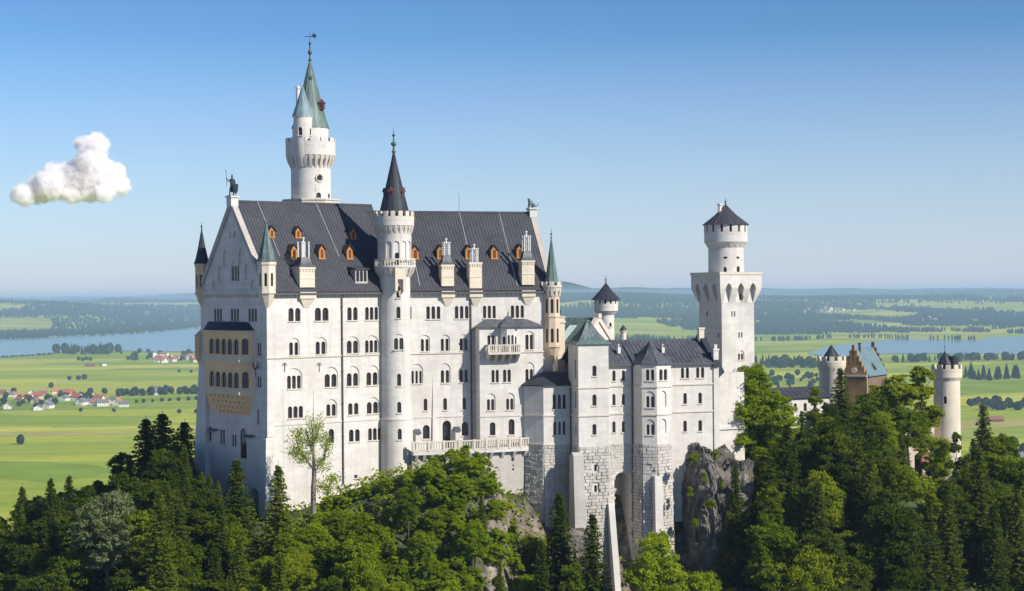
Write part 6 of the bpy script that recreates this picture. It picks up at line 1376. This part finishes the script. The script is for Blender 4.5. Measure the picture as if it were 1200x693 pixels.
# leafy undergrowth over the hill as one mass
def undergrowth():
    n = 120000; x = rng.uniform(-110, 150, n); y = rng.uniform(190, 420, n); z = hill_h(x, y); px = 600 + x / y * FPX
    k = (px > -80) & (px < 1280) & (z < -26); x, y, z = x[k], y[k], z[k]; m = fbm(x / 4, y / 4, 3, 77) > .3; x, y, z = x[m], y[m], z[m]
    idx = np.repeat(np.arange(len(x)), 2); P = np.stack([x, y, z], 1)[idx] + rng.normal(size=(len(idx), 3)) * .45; P[:, 2] += rng.uniform(.0, 1.0, len(idx)); N = unit(len(P)) * .8 + np.array([0, -.2, .8]); N /= np.linalg.norm(N, axis=1, keepdims=True)
    v, f = leaf_quads(P, N, .7 * rng.uniform(.6, 1.4, len(P))); tag(link('undergrowth', np_mesh('undergrowth', v, f, [M_leaf])), 'low leafy undergrowth covering the castle hill between the trees', 'undergrowth', kind='stuff')
undergrowth()
# ------------------------------------------------------------------ rock faces
def rock(name, label, c, rad, seed, pw=.6, res=90, amp=.35):
    u, v = np.meshgrid(np.linspace(0, 2 * math.pi, res * 2, endpoint=False), np.linspace(0, math.pi, res)); d = np.stack([np.cos(u) * np.sin(v), np.sin(u) * np.sin(v), np.cos(v)], -1)
    qz = lambda a_, k_: np.round(a_ * k_) / k_ * .75 + a_ * .25
    s = np.sign(d) * np.abs(d) ** pw; p = s * np.array(rad)
    a = fbm(p[..., 0] / 4 + seed, p[..., 2] / 3.2 + p[..., 1] / 5, 5, seed) - .5; b = fbm(p[..., 0] / 1.5 + p[..., 1] / 1.5, p[..., 2] / 5, 4, seed + 9) - .5; st = np.abs(fbm(p[..., 0] / 6, p[..., 2] / 1.1, 4, seed + 4) - .5)
    ck = np.exp(-(np.abs(fbm(p[..., 0] / 2.2 + p[..., 1] / 2.2 + seed, p[..., 2] / 14, 3, seed + 2) - .5) / .022) ** 2)
    p = p * (1 + (qz(a, 14) * amp * 1.2 + qz(b, 9) * amp * .7 - st * amp * .8 - ck * .09)[..., None])
    X = np.concatenate([p, p[:, :1]], 1); me = grid_mesh(name, X[..., 0], X[..., 1], X[..., 2], M_rock, False)
    o = link(name, me); o.location = c; return tag(o, label, 'rock')
q = at(826, 600, 281); o = rock('cliff', 'brown cliff with grassy ledges under the right end of the lower wing', (q.x + .7, q.y - 1.0, -44.6), (5.5, 8, 18.6), 3, .4, 130, .26); o.rotation_euler = (0, 0, R(18))
q = at(588, 620, 259); o = rock('cliff', 'pale rock face on the right side of the leafy mound', (q.x - 2.3, q.y + 2.2, -42), (2.9, 4, 13.5), 8); o.rotation_euler = (R(4), R(-8), R(25))
q = at(1002, 650, 292); rock('cliff', 'grey rock showing through the trees below the gatehouse', (q.x, q.y, q.z - 3), (6, 4, 5), 21)
q = at(690, 618, 259); rock('cliff', 'small pale rock at the foot of the stair block buttress', (q.x - 2, q.y + .5, q.z - 4.2), (2.6, 1.8, 3.8), 25)
q = at(668, 604, 262); 
for i, (px, py, Y) in enumerate(((812, 536, 271), (838, 532, 271.8), (826, 558, 270.3), (833, 590, 270.3), (815, 612, 270), (846, 566, 271), (808, 575, 270.5))):
    g = at(px, py, Y); plant('shrub', g.x, g.y, g.z - 1.2, 1.9, 1.1, 'small grass tuft shrub on a ledge of the brown cliff', 'shrubs on the cliff ledges')
# ------------------------------------------------------------------ the far valley: trees, woods and villages
def blob_mesh(name, mt, n=420, tall=1.0, cone=False):
    P = unit(n) * rng.uniform(.55, 1.0, (n, 1)) ** .5
    if cone: P[:, 2] = rng.uniform(-1, 1, n); k = (1 - P[:, 2]) / 2; a = rng.uniform(0, 6.28, n); P[:, 0] = np.cos(a) * k * .8; P[:, 1] = np.sin(a) * k * .8
    N = P + unit(n) * .6; N /= np.linalg.norm(N, axis=1, keepdims=True); P = P * np.array([.5, .5, .5]); lump = (rng.uniform(.75, 1.15, 8)); P *= lump[((P[:, 0] > 0) * 1 + (P[:, 1] > 0) * 2 + (P[:, 2] > 0) * 4)][:, None]; P[:, 2] += .5
    v, f = leaf_quads(P, N, rng.uniform(.12, .26, n), .8); return np_mesh(name, v, f, [mt])
FARB = [blob_mesh('far_tree', M_far) for _ in range(3)]; FARC = [blob_mesh('far_tree', M_far, cone=True) for _ in range(2)]
def far_tree(px, py, hpx, label, group, cone=False, wide=1.0):
    p = atz(px, py, VZ); h = hpx * p.y / FPX; o = link('spruce_tree' if cone else 'field_tree', random.choice(FARC if cone else FARB)); o.location = (p.x, p.y, VZ - .3); w = h * wide * (.55 if cone else 1.0); o.scale = (w, w, h); o.rotation_euler = (0, 0, random.uniform(0, 6.28)); tag(o, label, 'tree', group); return o
far_tree(24, 521, 12, 'single round tree alone in the middle of the green field', None, wide=.75)
for i, (px, py, s) in enumerate(((81.5, 446, 6), (92, 445.5, 5.5), (99, 445, 6.5))): far_tree(px, py, s, 'round tree in the row of three beside the field path', 'three trees beside the field path')
for px, py, s in ((60, 454.5, 7), (68, 475, 0.1)): 
    if s > 1: far_tree(px, py, s, 'round tree where the field path enters the village', None)
for px in (160, 168, 179, 190, 199, 209, 221, 230): far_tree(px, 472.5 - (px - 160) * .05, 4.6 * random.uniform(.8, 1.2), 'small round tree in the row along the field edge', 'row of small trees along the field edge')
for px, py in ((94.5, 482.5), (133.5, 483), (210, 484.5), (230, 484.5)): far_tree(px, py, 5.2, 'small tree standing alone below the village', 'single trees below the village')
for px, py in ((210, 436.5), (224, 437)): far_tree(px, py, 3.6, 'small bush beside the lane near the lakeside village', 'bushes near the lakeside village')
for i in range(34):
    px = random.uniform(139, 240); far_tree(px, 464.3 - (px - 141) * .035 + random.uniform(-1, 1), random.uniform(7, 11.5), 'dark green tree in the belt right of the village', 'tree belt right of the village', wide=.8)
for i in range(46):
    px = random.choice([random.uniform(-10, 60), random.uniform(70, 108), random.uniform(20, 150)]); py = random.uniform(461, 479) if px < 70 else random.uniform(462, 471)
    far_tree(px, py, random.uniform(5, 9), 'dark green tree between the village houses', 'trees between the village houses', wide=.95)
for i in range(26):
    px = random.choice([random.uniform(165, 190), random.uniform(210, 240), random.uniform(150, 165)]); far_tree(px, random.uniform(413.5, 423), random.uniform(4, 6.5), 'dark tree around the lakeside village', 'trees around the lakeside village')
for i in range(44):
    px = random.uniform(64, 146); far_tree(px, random.uniform(413, 415.8), random.uniform(8, 12), 'dark tree in the small wood by the lake shore', 'small wood by the lake shore', random.random() < .5, .8)
for px in np.arange(2, 64, 3.2): far_tree(px + random.uniform(-1, 1), 419.5 - px * .06, random.uniform(1.8, 3.2), 'low bush along the near lake shore', 'bushes along the near shore')
for px, py in ((92, 422.5), (97, 423.5), (101, 422.5), (106, 423), (150, 422), (156, 423), (160, 422.5)): far_tree(px, py, 5, 'round bush at the edge of the meadow by the lake', 'bushes at the meadow edge by the lake')
# right side
for i in range(62):
    px = random.uniform(1048, 1215); far_tree(px, 424.5 - (px - 1048) * .018 + random.uniform(-1.5, 1), random.uniform(6, 11), 'dark tree in the belt in front of the right lake', 'tree belt before the right lake', random.random() < .4, .9)
for i in range(26):
    px = random.uniform(1127, 1195); far_tree(px, random.uniform(441, 446), random.uniform(8, 17), 'dark spruce in the clump right of the gate tower', 'spruce clump right of the gate tower', True, 1.2)
for i in range(46):
    px = random.uniform(1136, 1215); far_tree(px, random.uniform(472, 481), random.uniform(5, 10.5), 'dark round tree in the hedge right of the gate tower', 'hedge right of the gate tower', wide=.95)
far_tree(1188, 526, 14, 'dark tree at the right edge beside the field', None, wide=.8); far_tree(1199, 532, 14, 'tree cut by the right picture edge', None, wide=.8)
for i in range(50):
    px = random.uniform(884, 962); far_tree(px, random.uniform(427, 432), random.uniform(8, 13), 'dark tree in the belt behind the long white building', 'tree belt behind the low building', random.random() < .5, .9)
for i in range(40):
    px = random.uniform(890, 962); far_tree(px, random.uniform(440, 453), random.uniform(4, 8), 'pale green tree in the loose grove behind the low building', 'loose grove behind the low building', wide=.9)
for px, s in ((912, 10), (926, 8), (948, 11)): far_tree(px, 457, s, 'dark spruce tip showing above the low dark roof', 'spruces above the low roof', True, 1.1)
def inside(px, py, poly):
    r = np.zeros(px.shape, bool); j = len(poly) - 1
    for i in range(len(poly)):
        xi, yi = poly[i]; xj, yj = poly[j]; c = ((yi > py) != (yj > py)) & (px < (xj - xi) * (py - yi) / (yj - yi + 1e-9) + xi); r ^= c; j = i
    return r
def woods():
    n = 420000; q = rng.uniform(-.40, .40, n); Y = 1 / rng.uniform(1 / 24000, 1 / 5000, n); x = q * Y; z = valley_h(x, Y); px = 600 + q * FPX; v = z * FPX / Y; py = 346.5 - v - (px - 600) * math.sin(ROLL)
    lake = inside(px, py, LAKE_L) | inside(px, py, LAKE_R)
    d = fbm(x / 1100 + 3, Y / 2100 + 5, 5, 41); thr = np.interp(Y, [5000, 6500, 9000, 13000, 24000], [.64, .58, .52, .505, .48]) + np.interp(px, [-100, 60, 150, 260], [.045, .035, .0, 0]) * (Y < 10800) - .075 * ((px < 300) & (Y > 11000) & (Y < 17000)) - np.interp(px, [600, 680, 820, 880, 1400], [.0, .05, .05, .085, 0.085]) * ((Y > 7600) & (Y < 14000))
    # the left near shore and the meadow before it stay open
    open_ = (px < 330) & (Y < 7400); keep = (d > thr) & ~lake & ~open_
    hedge = (np.abs(fbm(x / 700 + 9, Y / 1500, 3, 88) - .5) < .012) & (Y > 5600) & ~lake & ~open_
    keep |= hedge & (rng.random(n) < .6); edge = (px > 60) & (px < 330) & (py > 366) & (py < 387) & ~lake & (rng.random(n) < .35); keep |= edge
    x, Y, z = x[keep], Y[keep], z[keep]; k = len(x); print('woods', k)
    if k > 60000: s = rng.choice(k, 60000, replace=False); x, Y, z = x[s], Y[s], z[s]; k = 60000
    sc = np.clip(Y / 9000, .8, 2.2); h = rng.uniform(16, 26, k) * np.sqrt(sc); w = rng.uniform(7, 12, k) * sc; a = rng.uniform(0, 6.28, k)
    ring = []
    for t, rr in ((0, .75), (.45, 1.0), (.8, .55)):
        for j in range(5): ang = a + 6.283 * j / 5 + t; ring.append(np.stack([x + np.cos(ang) * w / 2 * rr * rng.uniform(.8, 1.2, k), Y + np.sin(ang) * w / 2 * rr * rng.uniform(.8, 1.2, k), z + h * t], 1))
    ring.append(np.stack([x, Y, z + h], 1)); V = np.stack(ring, 1).reshape(-1, 3); f = []
    for r_ in range(2):
        for j in range(5): f += [[r_ * 5 + j, r_ * 5 + (j + 1) % 5, r_ * 5 + 5 + (j + 1) % 5], [r_ * 5 + j, r_ * 5 + 5 + (j + 1) % 5, r_ * 5 + 5 + j]]
    for j in range(5): f.append([10 + j, 10 + (j + 1) % 5, 15])
    f = np.array(f); Fc = (f[None] + (np.arange(k) * 16)[:, None, None]).reshape(-1, 3)
    tag(link('far_wood', np_mesh('far_wood', V, Fc, [M_far])), 'dark woods and hedges covering the far valley and hills', 'wood', kind='stuff')
woods()
def house_mesh(wall, roofm, w, d, h, rh, chim=True):
    m = MB(); m.loft([[(x, -d / 2, -1), (x, -d / 2, h), (x, 0, h + rh - .1), (x, d / 2, h), (x, d / 2, -1)] for x in (-w / 2, w / 2)], 0)
    for s in (-1, 1): k = rh / (d / 2); m.hexa([(-w / 2 - .7, s * (d / 2 + .8), h - k * .8 - .0), (w / 2 + .7, s * (d / 2 + .8), h - k * .8), (w / 2 + .7, 0, h + rh), (-w / 2 - .7, 0, h + rh)], [(-w / 2 - .7, s * (d / 2 + .8), h - k * .8 + .35), (w / 2 + .7, s * (d / 2 + .8), h - k * .8 + .35), (w / 2 + .7, 0, h + rh + .35), (-w / 2 - .7, 0, h + rh + .35)], 1)
    if chim: m.box(w * .2, w * .2 + .9, .6, 1.5, h + rh * .5, h + rh + 1.1, 0)
    for i in range(int(w / 3)):
        for zf in (1.0, 3.8): 
            if zf < h - 1.4: m.box(-w / 2 + 1.2 + i * 3, -w / 2 + 2.3 + i * 3, -d / 2 - .03, -d / 2 + .1, zf, zf + 1.3, 2)
    for zf in (1.0, 3.8): m.box(-w / 2 - .03, -w / 2 + .1, -.6, .6, zf, zf + 1.3, 2)
    return m.mesh('house', [wall, roofm, M_glass])
M_hw = flat('house_render', (.72, .69, .63), .9, var=.05); M_hw2 = flat('cream_render', (.66, .56, .42), .9, var=.05)
M_r1 = flat('red_tiles', (.36, .085, .045), .85, var=.2, sc=.3); M_r2 = flat('orange_tiles', (.42, .16, .075), .85, var=.2, sc=.3); M_r3 = flat('grey_tiles', (.16, .155, .17), .8, var=.2, sc=.3); M_r4 = flat('brown_tiles', (.22, .11, .075), .85, var=.2, sc=.3)
HM = {}
for n_, a in {'red': (M_hw, M_r1, 15, 11, 6, 4.6), 'orange': (M_hw, M_r2, 14, 11, 6, 4.4), 'grey': (M_hw, M_r3, 16, 11, 5.5, 4), 'brown': (M_hw2, M_r4, 13, 10, 5.5, 4.4)}.items(): HM[n_] = house_mesh(*a)
HM['long'] = house_mesh(M_hw, M_r3, 36, 14, 5, 4, False); HM['barn'] = house_mesh(M_r4, M_r4, 22, 12, 4, 4, False)
def house(kind, px, py, rot, where, group, s=1.0):
    p = atz(px, py, VZ); o = link('house', HM[kind]); o.location = (p.x, p.y, VZ); o.rotation_euler = (0, 0, R(rot)); o.scale = (s,) * 3
    nm = {'red': 'white house with red roof', 'orange': 'white house with orange roof', 'grey': 'white house with grey roof', 'brown': 'cream house with brown roof', 'long': 'long white farm building with grey roof', 'barn': 'brown wooden barn'}[kind]
    tag(o, nm + ' ' + where, 'house' if kind != 'barn' else 'barn', group); return o
for k, px, py in (('brown', 5, 464), ('grey', 14, 465.5), ('orange', 20, 466), ('grey', 37, 463.5), ('red', 44, 468), ('brown', 50, 465), ('orange', 65, 462), ('red', 72, 466), ('red', 80, 464.5), ('red', 84, 468.5), ('grey', 76, 470), ('brown', 42, 474), ('grey', 59, 473), ('grey', 96, 475), ('long', 103, 474), ('orange', 112, 475.5), ('grey', 120, 476), ('red', 116, 471.5), ('brown', 128, 474.5), ('grey', 132, 472), ('orange', 138, 475), ('grey', 145, 477), ('grey', 9, 479.5), ('long', 45, 480.5), ('grey', 57, 478.5), ('brown', 23, 471.5), ('orange', 33, 470), ('red', 90, 469.5), ('grey', 180, 459), ('grey', 183, 463), ('brown', 110, 467)):
    house(k, px, py, random.choice([10, 20, 100, 75, -15]), 'in the village among trees at the left', 'houses of the village at the left', random.uniform(.9, 1.25))
for i in range(26):
    k = random.choice(['red', 'red', 'orange', 'brown', 'orange', 'grey']); px = random.choice([random.uniform(176, 205), random.uniform(180, 198), random.uniform(205, 232)])
    house(k, px, random.uniform(417, 425.5), random.uniform(-90, 90), 'in the village on the lake shore', 'houses of the lakeside village', random.uniform(1.0, 1.5))
house('barn', 105.5, 429.5, 5, 'alone in the meadow below the lakeside wood', None, 1.2); house('grey', 120.5, 429, 60, 'standing alone beside the barn in the meadow', None, 1.1)
house('barn', 1166, 494.5, 5, 'low in the field right of the gate tower', None, 1.0)
house('grey', 1196, 541, 30, 'at the right picture edge below the dark tree', None, 1.0)
def far_house(px, Y, kind, where, group):
    x = (px - 600) / FPX * Y; z = float(valley_h(np.array([x]), np.array([Y]))[0]); o = link('house', HM[kind]); o.location = (x, Y, z); o.rotation_euler = (0, 0, random.uniform(0, 3)); s = random.uniform(1.3, 2.2); o.scale = (s,) * 3
    tag(o, {'red': 'pale house with red roof', 'orange': 'pale house with orange roof', 'grey': 'pale house with grey roof', 'brown': 'cream house with brown roof', 'long': 'long pale building'}[kind] + ' ' + where, 'house', group)
for i in range(40): far_house(random.gauss(968, 16), random.uniform(10800, 12600), random.choice(['red', 'orange', 'grey', 'brown']), 'in the distant village on the right hills', 'houses of the distant village on the right')
for i in range(18): far_house(random.gauss(218, 12), random.uniform(11600, 12600), random.choice(['orange', 'grey', 'brown']), 'in the distant village beyond the left lake', 'houses beyond the left lake')
for i in range(10): far_house(random.uniform(1070, 1190), random.uniform(8800, 10800), random.choice(['grey', 'orange']), 'scattered on the hills above the right lake', 'scattered houses above the right lake')
# ------------------------------------------------------------------ cloud and haze
def cloud():
    Yc = 5200; k = Yc / FPX
    lobes = [(27, 228, 15), (45, 222, 19), (62, 216, 22), (78, 212, 25), (95, 210, 26), (112, 205, 27), (128, 214, 21), (141, 218, 14), (108, 188, 21), (104, 172, 16), (116, 170, 14), (113, 165, 11), (92, 171, 7), (60, 203, 13), (134, 202, 14), (85, 228, 14), (105, 226, 15), (50, 230, 11), (20, 226, 9), (122, 226, 13)]
    m, n, l, b = mat('cloud_vapour'); n.remove(b); out = n['Material Output']; geo = mk(n, 'ShaderNodeNewGeometry'); prev = None
    nz = mk(n, 'ShaderNodeTexNoise'); nz.inputs['Scale'].default_value = .024; nz.inputs['Detail'].default_value = 9; nz.inputs['Roughness'].default_value = .68; l.new(geo.outputs['Position'], nz.inputs['Vector'])
    va = mk(n, 'ShaderNodeVectorMath', operation='MULTIPLY_ADD'); l.new(nz.outputs['Color'], va.inputs[0]); va.inputs[1].default_value = (52, 52, 52); l.new(geo.outputs['Position'], va.inputs[2])
    sh = mk(n, 'ShaderNodeVectorMath', operation='ADD'); l.new(va.outputs[0], sh.inputs[0]); sh.inputs[1].default_value = (-26, -26, -26)
    pts = []
    for px, py, r in lobes:
        c = at(px, py, Yc + random.uniform(-30, 30)); rr = r * k * 1.0; pts.append((c, rr))
        d = mk(n, 'ShaderNodeVectorMath', operation='DISTANCE'); l.new(sh.outputs[0], d.inputs[0]); d.inputs[1].default_value = c
        q = mk(n, 'ShaderNodeMath', operation='MULTIPLY_ADD'); l.new(d.outputs['Value'], q.inputs[0]); q.inputs[1].default_value = -1 / rr; q.inputs[2].default_value = 1.0
        if prev is None: prev = q.outputs[0]
        else:
            mx = mk(n, 'ShaderNodeMath', operation='SMOOTH_MAX'); l.new(prev, mx.inputs[0]); l.new(q.outputs[0], mx.inputs[1]); mx.inputs[2].default_value = .15; prev = mx.outputs[0]
    n9 = mk(n, 'ShaderNodeTexNoise'); n9.inputs['Scale'].default_value = .055; n9.inputs['Detail'].default_value = 8; n9.inputs['Roughness'].default_value = .6; l.new(geo.outputs['Position'], n9.inputs['Vector'])
    er = mk(n, 'ShaderNodeMath', operation='MULTIPLY_ADD'); l.new(n9.outputs[0], er.inputs[0]); er.inputs[1].default_value = .9; er.inputs[2].default_value = -.45
    e2 = mk(n, 'ShaderNodeMath', operation='ADD'); l.new(prev, e2.inputs[0]); l.new(er.outputs[0], e2.inputs[1]); prev = e2.outputs[0]
    dn = mk(n, 'ShaderNodeMapRange'); l.new(prev, dn.inputs[0]); dn.inputs[1].default_value = .06; dn.inputs[2].default_value = .30; dn.inputs[3].default_value = 0; dn.inputs[4].default_value = .10
    pv = mk(n, 'ShaderNodeVolumePrincipled'); pv.inputs['Color'].default_value = (1, .986, .999, 1); pv.inputs['Anisotropy'].default_value = .0; l.new(dn.outputs[0], pv.inputs['Density']); l.new(pv.outputs[0], out.inputs['Volume'])
    mb = MB(); x0 = min(c.x - r for c, r in pts) - 30; x1 = max(c.x + r for c, r in pts) + 30; y0 = min(c.y - r for c, r in pts) - 30; y1 = max(c.y + r for c, r in pts) + 30; z0 = min(c.z - r for c, r in pts) - 20; z1 = max(c.z + r for c, r in pts) + 30
    # rounded hull
    mb.lathe(((x0 + x1) / 2, 0), [(1, 0), (2, 1)], 4) if False else None
    mb.box(x0, x1, y0, y1, z0, z1); o = mb.build('cloud', m, None, 0); tag(o, 'small white fair weather cloud alone in the blue sky at the left', 'cloud'); m.cycles.volume_step_rate = .16; return o
cloud()
def haze():
    m, n, l, b = mat('haze_air'); n.remove(b); pv = mk(n, 'ShaderNodeVolumePrincipled'); pv.inputs['Color'].default_value = (.50, .70, 1.0, 1); pv.inputs['Density'].default_value = HAZE_DENSITY; pv.inputs['Anisotropy'].default_value = .0
    l.new(pv.outputs[0], n['Material Output'].inputs['Volume'])
    mb = MB(); mb.box(-42000, 42000, -400, 62000, -202, 60); o = mb.build('haze', m, None, 0); tag(o, 'pale blue haze of the air over the valley', 'haze', kind='stuff')
haze()
